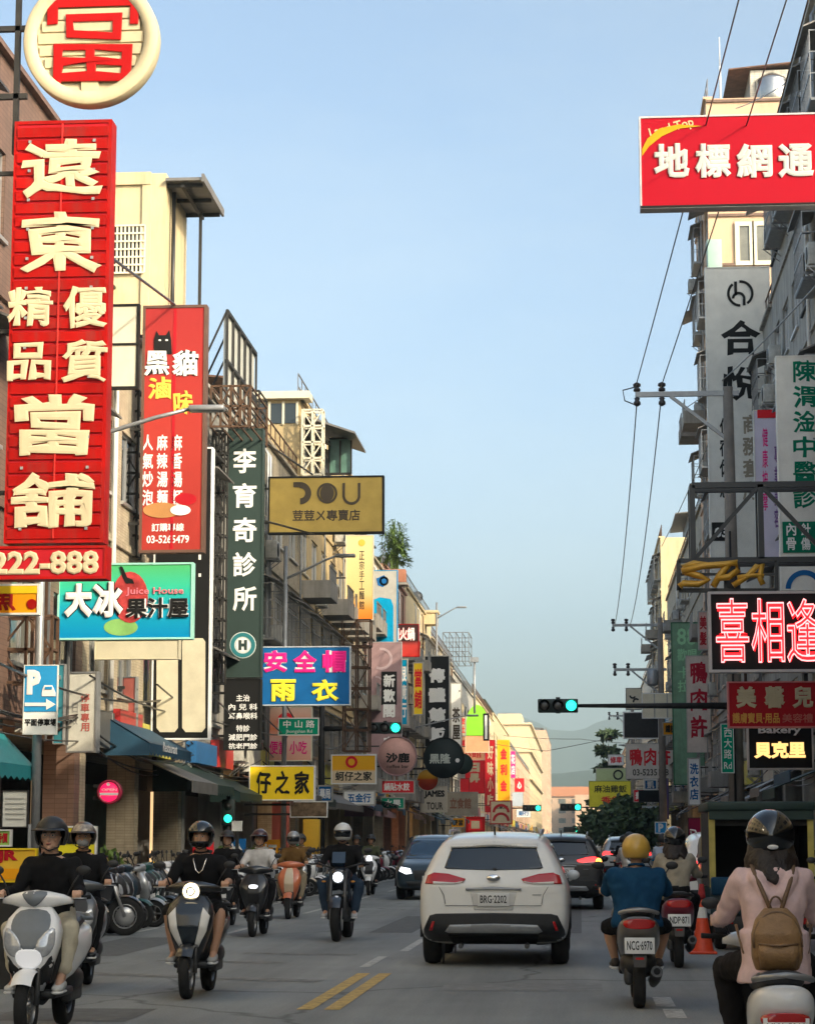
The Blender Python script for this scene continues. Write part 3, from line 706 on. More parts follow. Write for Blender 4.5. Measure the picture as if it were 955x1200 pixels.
p.text('當', 18, 463, 112, 535, CRM, .03, .02, T, name='character', brush=.055); p.text('舖', 14, 555, 112, 620, CRM, .03, .02, T, name='character', brush=.055)
q = Sign('phone_number_strip', 'dark red strip with a cream phone number under the tall pawnshop sign', -75, 639, 126, 680, 30.9, DRED, .3, RED, .04, attach=XL)
q.text('222-888', -10, 645, 117, 674, CRM, .045, .03, -.004)
REDS = paint('deep_red_letters', (.38, .006, .006), var=.2)
# round sign on its bracket
c = at(106, 45, 31); rr = (at(185, 45, 31).x - c.x)
r_ = empty('round_pawn_sign', (c.x, 31, c.z-rr), 0, 'round cream disc sign with one big red character above the tall red sign', 'sign')
MB().lathe([(0, .28), (rr*.99, .28), (rr, .26), (rr, .02), (rr*.985, 0), (rr*.80, 0), (rr*.80, .06), (rr*.8, .08)], (0, 0, rr), 'y', 48).build('rim', CRM, r_)
for i in range(9):
    z = -rr*.78 + i*rr*1.56/8.5; hw = math.sqrt(max(.01, (rr*.79)**2 - max(abs(z), abs(z+.17))**2))
    MB().prism([(.085, z+rr), (.05, z+rr), (.03, z+rr+.15), (.085, z+rr+.15)], -hw, hw, 'yz').build('slat', CRM, r_)
a = at(54, 100, 31); b = at(163, -22, 31)
lettering(r_, '當', a.x-c.x, a.z-c.z+rr, b.x-c.x, b.z-c.z+rr, .03, REDS, .006, .025, name='character', brush=.04)
br = MB()
for z in (.15, 1.2): br.box((-rr*.95, .1, z), (XL-c.x, .18, z+.08))
br.box((-rr-.15, .1, -.7), (-rr-.07, .18, 2.2)); br.box((-rr-.75, .1, -7.5), (-rr-.63, .2, 2.3)); br.build('bracket', DKSTEEL, r_)

# orange menu board low left
s = Sign('orange_menu_board', 'small orange and yellow food board beneath the phone number strip', -40, 684, 47, 721, 33, ORG, .15, WHT, .03, attach=XL)
s.patch('yellow_band', -38, 686, 45, 696, YEL); s.text('魚', -12, 690, 20, 716, RED, .03); s.disc('fruit', 38, 708, 6, RED)

# black cat braised food sign
CATR = grad('cat_sign_red', [(0, (.3, .03, .024)), (.6, (.38, .04, .03)), (1, (.34, .03, .03))], 5, 13)
s = Sign('black_cat_sign', 'tall red food stall sign topped by a black cat above yellow characters', 163, 357, 243, 648, 46, CATR, .25, mat('brown_frame', (.12, .06, .04), .5), .06, attach=XL)
s.poly('cat_emblem', [(184,388),(187,393),(195,393),(199,387),(201,398),(202,415),(181,415),(181,398)], BLK, d=.02)
s.disc('cat_eye', 188, 399, 1.6, WHT, -.026, ry=1.0); s.disc('cat_eye', 196, 399, 1.6, WHT, -.026, ry=1.0)
s.text('黑', 170, 411, 200, 440, WHT, .03, .02, shadow=BLK, sb=.09, name='character', brush=.06); s.text('貓', 202, 411, 233, 441, WHT, .03, .02, shadow=BLK, sb=.09, name='character', brush=.06)
YL = paint('yellow_letters', (.8, .5, .08)); 
s.text('滷', 174, 442, 201, 468, YL, .03, .02, name='character', brush=.06); s.text('味', 203, 458, 227, 486, YL, .03, .02, name='character', brush=.06)
s.col('人氣炒泡', 167, 508, 180, 594, WHT, .02); s.col('麻辣湯麵', 184, 508, 197, 594, WHT, .02); s.col('麻香湯麵', 201, 508, 214, 594, WHT, .02)
s.disc('bowl_print', 190, 598, 22, paint('noodle_print', (.45, .22, .08)), ry=9); s.disc('bowl_print', 212, 598, 12, WHT, -.018, ry=6); s.disc('bowl_shadow', 218, 585, 13, DRED, ry=7)
s.text('訂購專線', 178, 613, 216, 623, WHT, .02); s.text('03-5265479', 172, 627, 222, 637, WHT, .02)
s.patch('seam', 203, 362, 204, 644, DRED, d=.006)

# black billboard with two blank cream columns
s = Sign('blank_black_billboard', 'tall black billboard with two blank cream panels behind the green juice sign', 177, 524, 250, 867, 48, BLK, .25, WHT, .035, attach=XL)
for x0, x1 in ((184, 209), (214, 241)):
    s.poly('blank_panel', [(x0, 752), (x0+3, 748), (x1-3, 748), (x1, 752), (x1, 853), (x1-4, 858), (x0+4, 858), (x0, 853)], BEIGE, d=.02)
s.patch('lamp', 233, 650, 236, 656, WHT); s.patch('lamp', 233, 672, 236, 676, WHT)
# juice sign
JG = grad('juice_sign_print', [(0, (.0, .22, .5)), (.45, (.01, .36, .5)), (.72, (.04, .5, .32)), (1, (.08, .45, .16))], zat(749, 40), zat(660, 40))
s = Sign('juice_sign', 'green to blue juice shop sign with white characters and a fruit picture', 67, 659, 227, 750, 40, JG, .2, paint('mint_frame', (.35, .7, .6)), .035, attach=XL)
s.disc('fruit_print', 153, 700, 21, paint('fruit_red', (.5, .06, .06), var=.5, scale=5), ry=30); s.disc('fruit_highlight', 142, 735, 20, paint('fruit_green', (.25, .5, .15), var=.3), -.003, .004, ry=10)
s.poly('fruit_stem', [(141,664),(144,664),(150,677),(156,679),(158,684),(148,684),(144,676)], BLK, -.012)
s.text('大', 76, 684, 110, 724, WHT, .07, .03, -.02, shadow=BLK, sb=.12, name='character'); s.text('冰', 109, 682, 146, 724, WHT, .05, .03, -.02, shadow=BLK, sb=.11, name='character')
s.text('果汁屋', 148, 700, 222, 725, BLK, .03, .02, -.02, shadow=WHT, sb=.07)
s.text('Juice House', 148, 688, 216, 699, paint('rose_letters', (.7, .2, .25)), .02, .01, -.02)
s = Sign('blank_beige_board', 'long blank beige board just under the green juice sign', 111, 749, 211, 773, 43, BEIGE, .15, BEIGE, .02, attach=XL)
# white blank rooftop board
s = Sign('blank_white_board', 'blank cream board in black frames between the pawnshop and black cat signs', 120, 356, 164, 456, 43.5, paint('dirty_cream', (.55, .52, .42), var=.12), .12, BLK, .05, attach=XL)
s.patch('crossbar', 118, 402, 164, 405, BLK, d=.03)

# dark green clinic sign
s = Sign('clinic_sign', 'tall dark green clinic sign with white characters and a round emblem', 264, 502, 309, 794, 57, DGRN, .3, DGRN, .03, attach=XL)
s.col('李育奇診所', 273, 520, 301, 722, WHT, .025, gap=.28)
s.disc('emblem', 285, 756, 15.5, paint('emblem_white', (.6, .65, .62))); s.ring('emblem_ring', 285, 756, 10, 14.5, paint('emblem_teal', (.03, .18, .2)), -.017); s.disc('emblem_core', 285, 756, 8, WHT, -.017); s.text('H', 280, 750, 290, 762, DGRN, .08, .01, -.03)
s.text('開 診所', 267, 795, 303, 804, WHT, .02)
s = Sign('clinic_list_sign', 'black board of small white lines at the foot of the dark green clinic sign', 262, 795, 306, 879, 56.8, BLK, .3, BLK, .03, attach=XL)
for i, t in enumerate(('主治', '內 兒 科', '耳鼻喉科', '特診', '減肥門診', '抗老門診')):
    y = 814+i*10.5+(4 if i > 2 else 0); hw = 8 if i in (0, 3) else 17
    s.text(t, 285-hw, y, 285+hw, y+8, WHT, .02)
# gold board
s = Sign('gold_board_sign', 'wide gold shop board with three big dark letters in a black frame', 314, 557, 450, 626, 64, GOLD, .25, BLK, .05, attach=XL)
s.ring('letter', 352, 578, 6, 13, GOLDD, a0=-90, a1=95, d=.02); s.patch('letter', 344, 565, 352, 571, GOLDD, d=.02); 
s.ring('letter', 383.5, 578, 9.5, 12, GOLDD, d=.02); s.disc('letter', 383.5, 578, 8, GOLDD, d=.02, ry=10)
s.ring('letter', 412, 581, 7.5, 10.5, GOLDD, a0=180, a1=360, d=.02); s.patch('letter', 401.5, 566, 404.5, 581, GOLDD, d=.021); s.patch('letter', 419.5, 566, 422.5, 581, GOLDD, d=.021)
s.text('荳荳ㄨ專賣店', 343, 597, 422, 611, GOLDD, .02)
s = Sign('cream_banner', 'narrow cream banner fading to orange at its foot under the gold board', 405, 627, 438, 727, 85, grad('banner_print', [(0, (.8, .2, .02)), (.12, (.8, .3, .05)), (.3, (.75, .58, .25)), (1, (.78, .66, .34))], zat(726, 85), zat(627, 85)), .08, OFFW, .03, attach=XL)
s.disc('emblem', 424, 636, 4, YL); s.col('正宗手工麵館', 421, 645, 427, 715, GOLDD, .01)
s = Sign('fish_sign', 'grey and blue vertical sign with a small fish emblem beside the cream banner', 434, 668, 466, 838, 98, GRYB, .2, LBLUE, .03, attach=XL)
s.poly('wave', [(435,704),(445,700),(458,702),(461,710),(461,760),(435,760)], TEALB); s.poly('emblem', [(441,678),(450,674),(455,680),(449,688),(443,686)], BLUE); s.ring('emblem', 450, 681, 3, 5.5, BLK)
# helmet and raincoat sign
s = Sign('helmet_raincoat_sign', 'blue sign with magenta and yellow characters selling helmets and raincoats', 304, 757, 411, 827, 61.5, BLUE, .2, paint('pale_frame', (.5, .55, .6)), .03, attach=XL)
for i, ch in enumerate('安全帽'): s.text(ch, 309+i*34.5, 762, 337+i*34.5, 788, PINKL, .04, .02, shadow=WHT, sb=.1, name='character')
for i, ch in enumerate('雨衣'): s.text(ch, 317+i*48, 796, 347+i*50, 822, YL if 0 else paint('lemon_letters', (.85, .75, .05)), .04, .02, shadow=BLK, sb=.06, name='character')
s = Sign('street_name_sign', 'small green street name plate in white characters on the lamp pole', 326, 841, 374, 862, 65.3, GRN, .04, WHT, .03)
s.text('中 山 路', 332, 844, 369, 853, WHT, .02); s.text('Jhongshan Rd', 335, 855, 366, 860, WHT, .01)
s = Sign('pink_shop_board', 'pale pink and orange board half hidden behind the green street name plate', 309, 828, 366, 892, 67, grad('pink_print', [(0, (.7, .35, .25)), (.4, (.7, .45, .4)), (.6, (.65, .2, .1)), (1, (.7, .5, .4))], zat(892, 67), zat(828, 67)), .15, OFFW, .03, attach=XL)
s.text('便當 小吃', 316, 868, 360, 884, PINKL, .02); s.ring('emblem', 335, 845, 6, 10, REDL)
# yellow oyster home signs
s = Sign('yellow_restaurant_sign', 'yellow sign with three black brush characters over the left arcade', 292, 897, 369, 938, 61, YEL, .3, WHT, .025, attach=XL)
for i, ch in enumerate('仔之家'): s.text(ch, 300+i*22.5, 904, 318+i*22.5, 931, BLK, .03, .015, name='character', brush=.07)
s = Sign('photo_strip_sign', 'small dark food picture sign in a white frame below the yellow sign', 340, 939, 384, 958, 63, paint('food_photo', (.2, .14, .09), var=.9, scale=4), .1, WHT, .025, attach=XL)
s = Sign('second_restaurant_sign', 'orange and white restaurant sign with a round face emblem in a thin frame', 388, 884, 441, 919, 80, grad('restaurant_print', [(0, (.7, .55, .35)), (.42, (.75, .6, .4)), (.5, (.85, .42, .02)), (1, (.85, .45, .02))], zat(919, 80), zat(884, 80)), .2, WHT, .04, attach=XL)
s.ring('emblem', 412, 893, 4, 7, REDL); s.text('蚵仔之家', 393, 904, 436, 915, BLK, .02)
# farther left signs
s = Sign('mauve_vertical_sign', 'mauve vertical sign with white characters on a black strip beside the round pink sign', 430, 752, 471, 884, 95, MAUVE, .2, paint('dusty_frame', (.5, .45, .45)), .03, attach=XL)
s.patch('strip', 447, 787, 465, 826, BLK); s.col('新歡閣', 449, 789, 463, 842, WHT, .04, y=-.02); s.col('客', 449, 862, 463, 880, WHT, .04, y=-.02); s.ring('swirl', 447, 772, 10, 13, paint('pale_mauve', (.5, .38, .4)), a0=-120, a1=100); s.ring('swirl', 440, 802, 8, 10, paint('pale_mauve', (.5, .38, .4)), a0=-60, a1=90)
s = Sign('stone_pot_sign', 'red and black sign with white characters above the mauve vertical sign', 433, 731, 491, 770, 101, grad('pot_print', [(0, (.6, .04, .03)), (.35, (.5, .05, .04)), (.5, (.03, .02, .02)), (1, (.06, .02, .02))], zat(770, 101), zat(731, 101)), .2, RED, .03, attach=XL)
s.text('石頭火鍋', 450, 735, 486, 751, WHT, .03, shadow=REDL, sb=.08)
s = Sign('red_square_board', 'bright red board hanging under the end of the red and black sign', 478, 752, 492, 769, 103, REDL, .15, RED, .02)
s = Sign('dark_vertical_sign', 'black vertical sign with chunky white characters right of the mauve one', 497, 768, 527, 876, 128, BLK, .25, GRYB, .06, attach=XL)
s.col('傳體館飯', 502, 780, 522, 872, WHT, .07, gap=.25)
def round_sign(name, label, px, py, r, Y, m, fr, attach=True):
    c = at(px, py, Y); rr = abs(at(px+r, py, Y).x-c.x)
    s = Sign.__new__(Sign); s.Y = Y; s.cx = c.x; s.Z0 = c.z-rr; s.w = s.h = 2*rr
    s.root = empty(name, (c.x, Y, c.z-rr), 0, label, 'sign')
    MB().lathe([(0, .2), (rr-.03, .2), (rr-.03, .03), (0, .03)], (0, 0, rr), 'y', 36).build('panel', m, s.root)
    MB().lathe([(rr-.03, .22), (rr, .22), (rr, 0), (rr-.045, 0), (rr-.045, .04), (rr-.02, .04), (rr-.02, .22), (rr-.03, .22)], (0, 0, rr), 'y', 36, cap=False).build('rim', fr, s.root)
    if attach: 
        b = MB()
        for z in (rr*.5, rr*1.5): b.box((0, .21, z-.03), (XL-c.x, .26, z+.03))
        b.build('bracket', DKSTEEL, s.root)
    return s
s = round_sign('round_pink_sign', 'round dusty pink sign with black brush characters beside the mauve sign', 465, 886, 23.5, 90, PINKB, MAUVE)
s.text('沙鹿', 452, 882, 480, 894, BLK, .04, .015, .028); s.text('coffee bar', 453, 896, 479, 900, BLK, .01, .01, .028)
s = round_sign('round_dark_sign', 'round charcoal sign with pale characters hanging in front of the black vertical sign', 520, 888, 24, 116, paint('charcoal', (.03, .04, .04)), BLK)
s.text('黑隆', 503, 883, 528, 895, paint('pale_grey_letters', (.5, .55, .5)), .03, .015, .028); s.disc('dot', 536, 891, 2.5, WHT, .028)
s = round_sign('small_dark_sign', 'smaller dark green round sign tucked behind the charcoal one', 542, 895, 12, 121, DGRN, BLK)
s = round_sign('small_white_sign', 'small round white sign with three faint characters high beside the black vertical sign', 534, 830, 10.5, 150, CRM, GRYB); s.text('茶飲', 529, 825, 540, 831, GOLDD, .02, .015, .028); s.text('茶', 531, 833, 538, 838, GOLDD, .02, .015, .028)
s = round_sign('oval_orange_sign', 'round orange and red sign above the white lettered board', 501, 914, 13, 118, grad('oval_print', [(0, (.7, .04, .03)), (.5, (.8, .12, .03)), (.6, (.85, .4, .02)), (1, (.8, .5, .1))], zat(927, 118), zat(901, 118)), OFFW)
s = Sign('white_lettered_board', 'cream board with two rows of black latin capitals under the round orange sign', 492, 921, 524, 952, 122, paint('cream_board', (.65, .6, .5)), .15, OFFW, .02, attach=XL)
s.text('JAMES', 497, 926, 521, 936, BLK, .05); s.text('TOUR', 500, 940, 519, 949, GOLDD, .03)
s = Sign('faded_beige_board', 'faded beige board with dim brown characters beside the cream lettered board', 521, 928, 560, 956, 132, paint('faded_beige', (.42, .36, .27), var=.25), .2, GRYB, .03, attach=XL); s.text('立食館', 527, 935, 552, 948, paint('dim_brown', (.3, .14, .09)), .03)
# green topped sign
s = Sign('green_topped_sign', 'rounded sign with a lime green top over a peach lower half far down the left', 545, 846, 573, 882, 165, PEACH, .3, OFFW, .05, attach=XL)
s.poly('green_top', [(546,862)]+[(559+13*math.cos(R(a)), 850-24*math.sin(R(a))) for a in range(170, 5, -15)]+[(572,862)], LIME, d=.06)
s.ring('white_arc', 559, 850, 13, 16, WHT, a0=0, a1=180, y=-.004, d=.05)
s = Sign('white_strip_sign', 'slim white and black vertical sign right of the green topped sign', 566, 836, 573, 868, 160, WHT, .2, BLK, .12)
s = Sign('pink_script_board', 'pale pink and red shop board below the green topped sign', 530, 862, 568, 891, 175, PEACH, .2, PINKB, .05, attach=XL); s.text('美食', 536, 866, 562, 876, REDL, .04); s.text('小館', 540, 879, 564, 888, REDL, .02)
s = Sign('red_white_sign', 'red sign with pale square characters low on the far left side', 545, 890, 568, 930, 180, REDL, .2, RED, .05, attach=XL); s.col('日昇', 550, 893, 562, 918, CRM, .08)
s = Sign('red_arch_sign', 'red arched board beside the red and white sign', 533, 912, 550, 930, 178, REDL, .2, RED, .05)
s = Sign('maroon_vertical_sign', 'dark red vertical sign with white marks left of the far orange one', 568, 867, 580, 952, 205, DRED, .2, DRED, .05, attach=XL); s.col('好味小吃', 571, 872, 578, 948, CRM, .03)
s = Sign('orange_vertical_sign', 'far vertical orange sign with three red characters', 583, 867, 597, 938, 240, ORG, .3, YEL, .06, attach=XL); s.col('金利金', 586, 874, 594, 930, REDL, .05, gap=.3)
s = Sign('white_arch_sign', 'cream sign with dark red arches at street level on the far left', 574, 938, 600, 966, 200, CRM, .2, DRED, .1, attach=XL)
for k in (0, 1): s.ring('arch', 587, 952+k*10, 7, 10, DRED, a0=0, a1=180)
s.text('全家福', 579, 944, 595, 948, BLK, .03)
s = Sign('red_square_sign', 'red outlined square sign with a pale centre near the car roofs', 546, 957, 568, 976, 170, REDL, .15, RED, .2); s.patch('centre', 552, 962, 562, 971, CRM)
s = Sign('small_red_far_sign', 'tiny red sign with a white mark far beyond the orange one', 603, 912, 614, 928, 300, REDL, .2, REDL, .06); s.col('心', 606, 915, 611, 925, WHT, .05)
s = Sign('small_blue_far_sign', 'tiny pale blue sign beneath the tiny far red one', 600, 928, 613, 945, 300, paint('pale_blue_board', (.45, .52, .62)), .2, GRYB, .06)

# ------------------------------------------------------------------ signs, right side
s = Sign('red_banner_sign', 'big red overhanging banner sign with four white characters at the upper right', 750, 131, 990, 245, 43, grad('banner_red', [(0, (.34, .002, .012)), (1, (.34, .002, .012))], 0, 1), .3, mat('white_edge_frame', (.45, .42, .42), .5), .035, attach=XR)
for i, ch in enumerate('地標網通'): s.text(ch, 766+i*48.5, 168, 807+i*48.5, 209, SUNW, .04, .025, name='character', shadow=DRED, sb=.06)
s.poly('yellow_swoosh', [(752,175),(752,183),(760,172),(775,160),(795,151),(822,148),(795,146),(772,151),(758,163)], paint('swoosh_yellow', (.5, .28, .01)), d=.015)
s.text('Land Top', 760, 143, 813, 158, PEACH, .02, tilt=.25)
s.patch('lower_edge', 750, 237, 990, 244, BLK, -.03, .03)
s = Sign('hotel_sign', 'tall off white hotel sign with a round spiral emblem and two large black characters', 833, 312, 901, 692, 70, GREYW, .35, GREYW, .03, attach=XR)
s.ring('emblem', 867, 344, 12.5, 15.5, BLK, a0=130, a1=270); s.ring('emblem', 867, 344, 12.5, 15.5, BLK, a0=-55, a1=95)
s.patch('emblem', 860, 330, 863, 346, BLK); s.ring('emblem', 865, 350, 5, 8, BLK, a0=0, a1=180); s.patch('emblem', 870, 350, 873, 358, BLK)
s.text('合', 845, 375, 890, 416, BLK, .03, name='character', brush=.06); s.text('悅', 846, 430, 889, 470, BLK, .03, name='character', brush=.06)
s.col('住宿休息', 843, 488, 856, 585, BLK, .02); s.text('03', 837, 618, 852, 630, WHT, .03, y=-.02); s.patch('phone_patch', 834, 612, 855, 634, BLK)
s.col('商務套房', 870, 484, 888, 588, paint('faint_print', (.3, .26, .2)), .03)
s = Sign('lilac_sign', 'narrow lilac sign with a red cap squeezed between the hotel and clinic signs', 886, 480, 917, 662, 62, paint('lilac_board', (.68, .64, .78)), .2, GREYW, .03, attach=XR)
s.patch('red_cap', 887, 480, 916, 490, REDL, d=.02); s.col('健康按摩', 893, 500, 899, 600, PINKL, .01); s.col('專業美容', 907, 520, 913, 620, paint('purple_letters', (.2, .1, .3)), .02)
s = Sign('chinese_clinic_sign', 'pale vertical clinic board with dark green brush characters at the right edge', 915, 416, 975, 692, 53, GREYW, .3, GREYW, .03, attach=XR)
s.col('陳渭淦中醫診', 929, 420, 956, 598, GRNL, .025, gap=.14, brush=.06)
s.patch('green_panel', 917, 611, 973, 648, GRNL, d=.02); s.col('內骨', 921, 612, 932, 646, WHT, .02, y=-.03); s.col('針傷', 938, 612, 949, 646, WHT, .02, y=-.03)
s.ring('emblem', 942, 690, 16, 22, BLUE, a0=0, a1=180)
NEON = mat('lit_red_tube', (.6, .01, .02), .4, var=0, emis=(1, .01, .015), es=.75)
NEONP = mat('lit_pink_tube', (.9, .4, .4), .4, var=0, emis=(1, .3, .3), es=.9)
s = Sign('neon_restaurant_sign', 'black sign with three glowing red neon characters under the gold script', 831, 692, 985, 788, 42, BLK, .3, paint('pale_grey_frame', (.5, .48, .47)), .05, attach=XR)
for i, ch in enumerate('喜相逢'):
    x0 = 839+i*41.5; s.text(ch, x0+1, 702, x0+36, 776, NEON, .03, .01, -.01, name='character')
    a_, b_ = s.loc(x0, 777), s.loc(x0+37, 701); lettering(s.root, ch, a_[0], a_[1], b_[0], b_[1], -.03, NEONP, .011, .02, name='neon_tube', outline=True)
s = Sign('beauty_sign', 'dark red sign with three gold characters just below the neon sign', 853, 798, 985, 853, 46, DRED, .25, paint('rose_frame', (.6, .2, .2)), .03, attach=XR)
for i, ch in enumerate('美馨兒'): s.text(ch, 862+i*33, 804, 886+i*33, 830, CRM, .05, .02, name='character')
s.text('護膚寶貝·用品', 858, 835, 913, 848, paint('gold_letters', (.7, .35, .08)), .03); s.text('美容禮', 916, 836, 952, 847, paint('dim_red_letters', (.55, .15, .12)), .02)
s = Sign('bakery_sign', 'black bakery sign with glowing amber characters under the dark red sign', 876, 849, 952, 902, 48, BLK, .25, paint('pale_grey_frame', (.5, .48, .47)), .035, attach=XR)
s.text('Bakery', 888, 851, 938, 862, WHT, .03, .02); s.text('貝克里', 883, 869, 943, 889, mat('amber_letters', (.8, .45, .15), .4, var=0, emis=(1, .6, .2), es=.5), .05, .03)
s = Sign('duck_vertical_sign', 'grey vertical sign with dark red characters on the right side facade', 805, 768, 831, 882, 98, paint('dusty_pink_board', (.62, .54, .49), var=.2), .2, GRYB, .03, attach=XR)
s.col('鴨肉許', 809, 772, 828, 868, paint('crimson_letters', (.4, .01, .03)), .03, gap=.2, brush=.07)
s = Sign('duck_horizontal_sign', 'pale wide sign with three red characters over a row of digits', 733, 871, 789, 913, 136, paint('pale_dusty_board', (.68, .62, .55), var=.15), .2, GRYB, .03, attach=XR)
for i, ch in enumerate('鴨肉許'): s.text(ch, 738+i*16.5, 877, 752+i*16.5, 897, REDL, .03, name='character', brush=.07)
s.text('03-5235168', 741, 901, 783, 909, GRYB if 0 else GOLDD, .02)
s = Sign('green_board_sign', 'weathered green vertical board with pale outlined characters high on the right', 789, 729, 823, 920, 108, WALLC['green'], .25, paint('dark_green_frame', (.03, .12, .06)), .05, attach=XR)
LG = paint('mint_outline', (.3, .6, .35)); s.text('88', 793, 736, 815, 756, LG, .02); s.text('歡唱', 793, 760, 816, 775, LG, .02); s.col('卡拉', 794, 780, 808, 812, LG, .02)
s = Sign('yellow_hanging_sign', 'yellow sign with dark characters in front of the roadside tree', 690, 915, 739, 946, 205, paint('yellow_board', (.75, .68, .05)), .3, paint('olive_frame', (.3, .3, .05)), .06, attach=XR)
s.text('麻油雞飯', 696, 920, 734, 929, BLK, .02); s.text('香煲', 704, 933, 728, 942, REDL, .03)
s = Sign('pale_green_sign', 'faded pale green board rising behind the yellow sign', 698, 900, 734, 917, 214, paint('pale_green_board', (.4, .5, .28)), .2, GRYB, .05, attach=XR); s.ring('emblem', 724, 908, 4, 6, BLK)
s = Sign('white_canopy_sign', 'long blank white panelled board behind the traffic light arm', 752, 812, 812, 842, 114, OFFW, .3, WHT, .04, attach=XR)
for x in (766, 781, 796): s.patch('seam', x, 812, x+1, 842, GRYB, d=.015)
s = Sign('white_leaf_sign', 'small cream sign with a black squiggle left of the long white board', 733, 806, 752, 832, 120, OFFW, .2, GRYB, .04); s.ring('squiggle', 741, 815, 2, 4, BLK, a0=180, a1=340); s.ring('squiggle', 745, 822, 2, 4, BLK, a0=30, a1=200)
s = Sign('white_outline_sign', 'dark sign with a thin white outline hanging under the long white board', 730, 834, 772, 866, 118, DKSTEEL, .2, WHT, .06, attach=XR)
s = Sign('side_street_sign', 'narrow green vertical street name plate on the traffic light pole', 845, 848, 859, 906, 61.4, GRN, .04, WHT, .02); s.col('西大路', 848, 852, 857, 890, WHT, .01); s.text('Rd', 848, 893, 857, 901, WHT, .01)
s = Sign('small_blue_sign', 'small square blue sign with a white border under the wide duck sign', 754, 913, 770, 926, 139, BLUE, .1, WHT, .09, attach=XR); s.text('凱', 758, 915, 766, 924, WHT, .03)
s = Sign('dark_box_sign', 'dark box sign below the small blue square sign', 748, 926, 782, 940, 142, BLK, .4, DKSTEEL, .05, attach=XR)
s = Sign('parking_sign', 'round edged blue parking sign standing by the right pavement behind the yellow helmet', 767, 963, 781, 977, 95, LBLUE, .05, WHT, .04); s.text('P', 771, 965, 777, 975, WHT, .05)
MB().tube([(s.w*0, .1, -s.Z0+.12), (0, .1, s.h)], .03, 8).build('post', GALV, s.root)
s = Sign('purple_banner', 'slim purple banner hanging below the green board', 772, 912, 783, 960, 125, paint('purple_banner_cloth', (.13, .1, .25)), .03, DKSTEEL, .02, attach=XR)
s = Sign('maroon_banner', 'maroon cloth banner at the right arcade beside the white car', 806, 958, 822, 992, 62, paint('maroon_cloth', (.25, .01, .05)), .03, DKSTEEL, .02, attach=XR)

for nm, lb, x0, y0_, x1, y1_, Y_, m_, t, tm, vert in (
 ('white_tall_sign', 'white vertical sign with brown characters behind the charcoal round sign', 528, 800, 541, 876, 140, WHT, '御茶屋', GOLDD, 1),
 ('teal_tall_sign', 'teal vertical sign between the fish sign and the mauve sign, high up', 466, 772, 478, 850, 104, TEALB, '眼鏡行', WHT, 1),
 ('yellow_tall_sign', 'yellow vertical sign peeking right of the mauve one', 484, 776, 496, 838, 112, YEL, '當鋪', REDL, 1),
 ('red_low_sign', 'red shop board with white characters below the round pink sign', 444, 914, 486, 930, 104, REDL, '鍋貼水餃', WHT, 0),
 ('blue_low_sign', 'blue shop board between the yellow restaurant signs', 372, 920, 390, 940, 74, BLUE, '藥局', WHT, 0),
 ('white_low_sign', 'white shop board with blue characters under the second restaurant sign', 402, 926, 440, 944, 86, WHT, '五金行', BLUE, 0),
 ('green_low_sign', 'small green shop board right of the white hardware board', 446, 934, 474, 948, 100, GRN, '水果', WHT, 0),
 ('orange_low_sign', 'small orange board low beside the cream lettered board', 528, 958, 545, 970, 150, ORG, '便當', BLK, 0),
 ('magenta_tall_sign', 'thin magenta vertical sign right of the maroon one', 598, 880, 604, 912, 270, PINKL, '花店', WHT, 1),
 ('cream_far_sign', 'cream vertical sign just left of the red and white one', 537, 838, 546, 862, 158, CRM, '旅社', REDL, 1),
 ('white_far_sign', 'white board over the far left pavement with grey characters', 605, 948, 622, 958, 330, WHT, '銀行', BLUE, 0),
 ('blue_right_sign', 'blue vertical sign behind the horizontal duck sign', 790, 884, 801, 940, 126, BLUE, '牙醫', WHT, 1),
 ('white_right_sign', 'white vertical sign with blue characters under the vertical duck sign', 806, 888, 820, 944, 92, WHT, '洗衣店', BLUE, 1),
 ('orange_right_sign', 'orange board below the long white panelled board', 776, 846, 800, 862, 116, ORG, '鐵板燒', BLK, 0),
 ('pink_right_sign', 'pale pink vertical sign between the green board and the neon sign', 818, 716, 829, 762, 88, PINKB, '美髮', DRED, 1),
 ('grey_right_sign', 'grey blue board low behind the orange cone', 752, 944, 772, 956, 150, paint('pale_blue_board', None), '影印', BLK, 0),
 ('white_mid_sign', 'small white board hanging left of the horizontal duck sign', 712, 884, 731, 897, 190, WHT, '修車', REDL, 0),
 ('red_right_sign', 'small red board under the yellow hanging sign', 742, 925, 757, 940, 170, REDL, '麵', WHT, 0),
 ('cyan_right_sign', 'cyan vertical sign at the left edge of the slim sunlit building', 778, 838, 787, 868, 150, TEALB, '手機', WHT, 1)):
    s = Sign(nm, lb, x0, y0_, x1, y1_, Y_, m_, .2, GRYB, .05, attach=XL if x1 < 640 else XR)
    mx, my = (x1-x0)*.14, (y1_-y0_)*.1
    if vert: s.col(t, x0+mx, y0_+my, x1-mx, y1_-my, tm, .03)
    else: s.text(t, x0+mx, y0_+my*2, x1-mx, y1_-my*2, tm, .03)
# ------------------------------------------------------------------ roof structures
def box_w(mb, a, b): return mb.box(a, b)
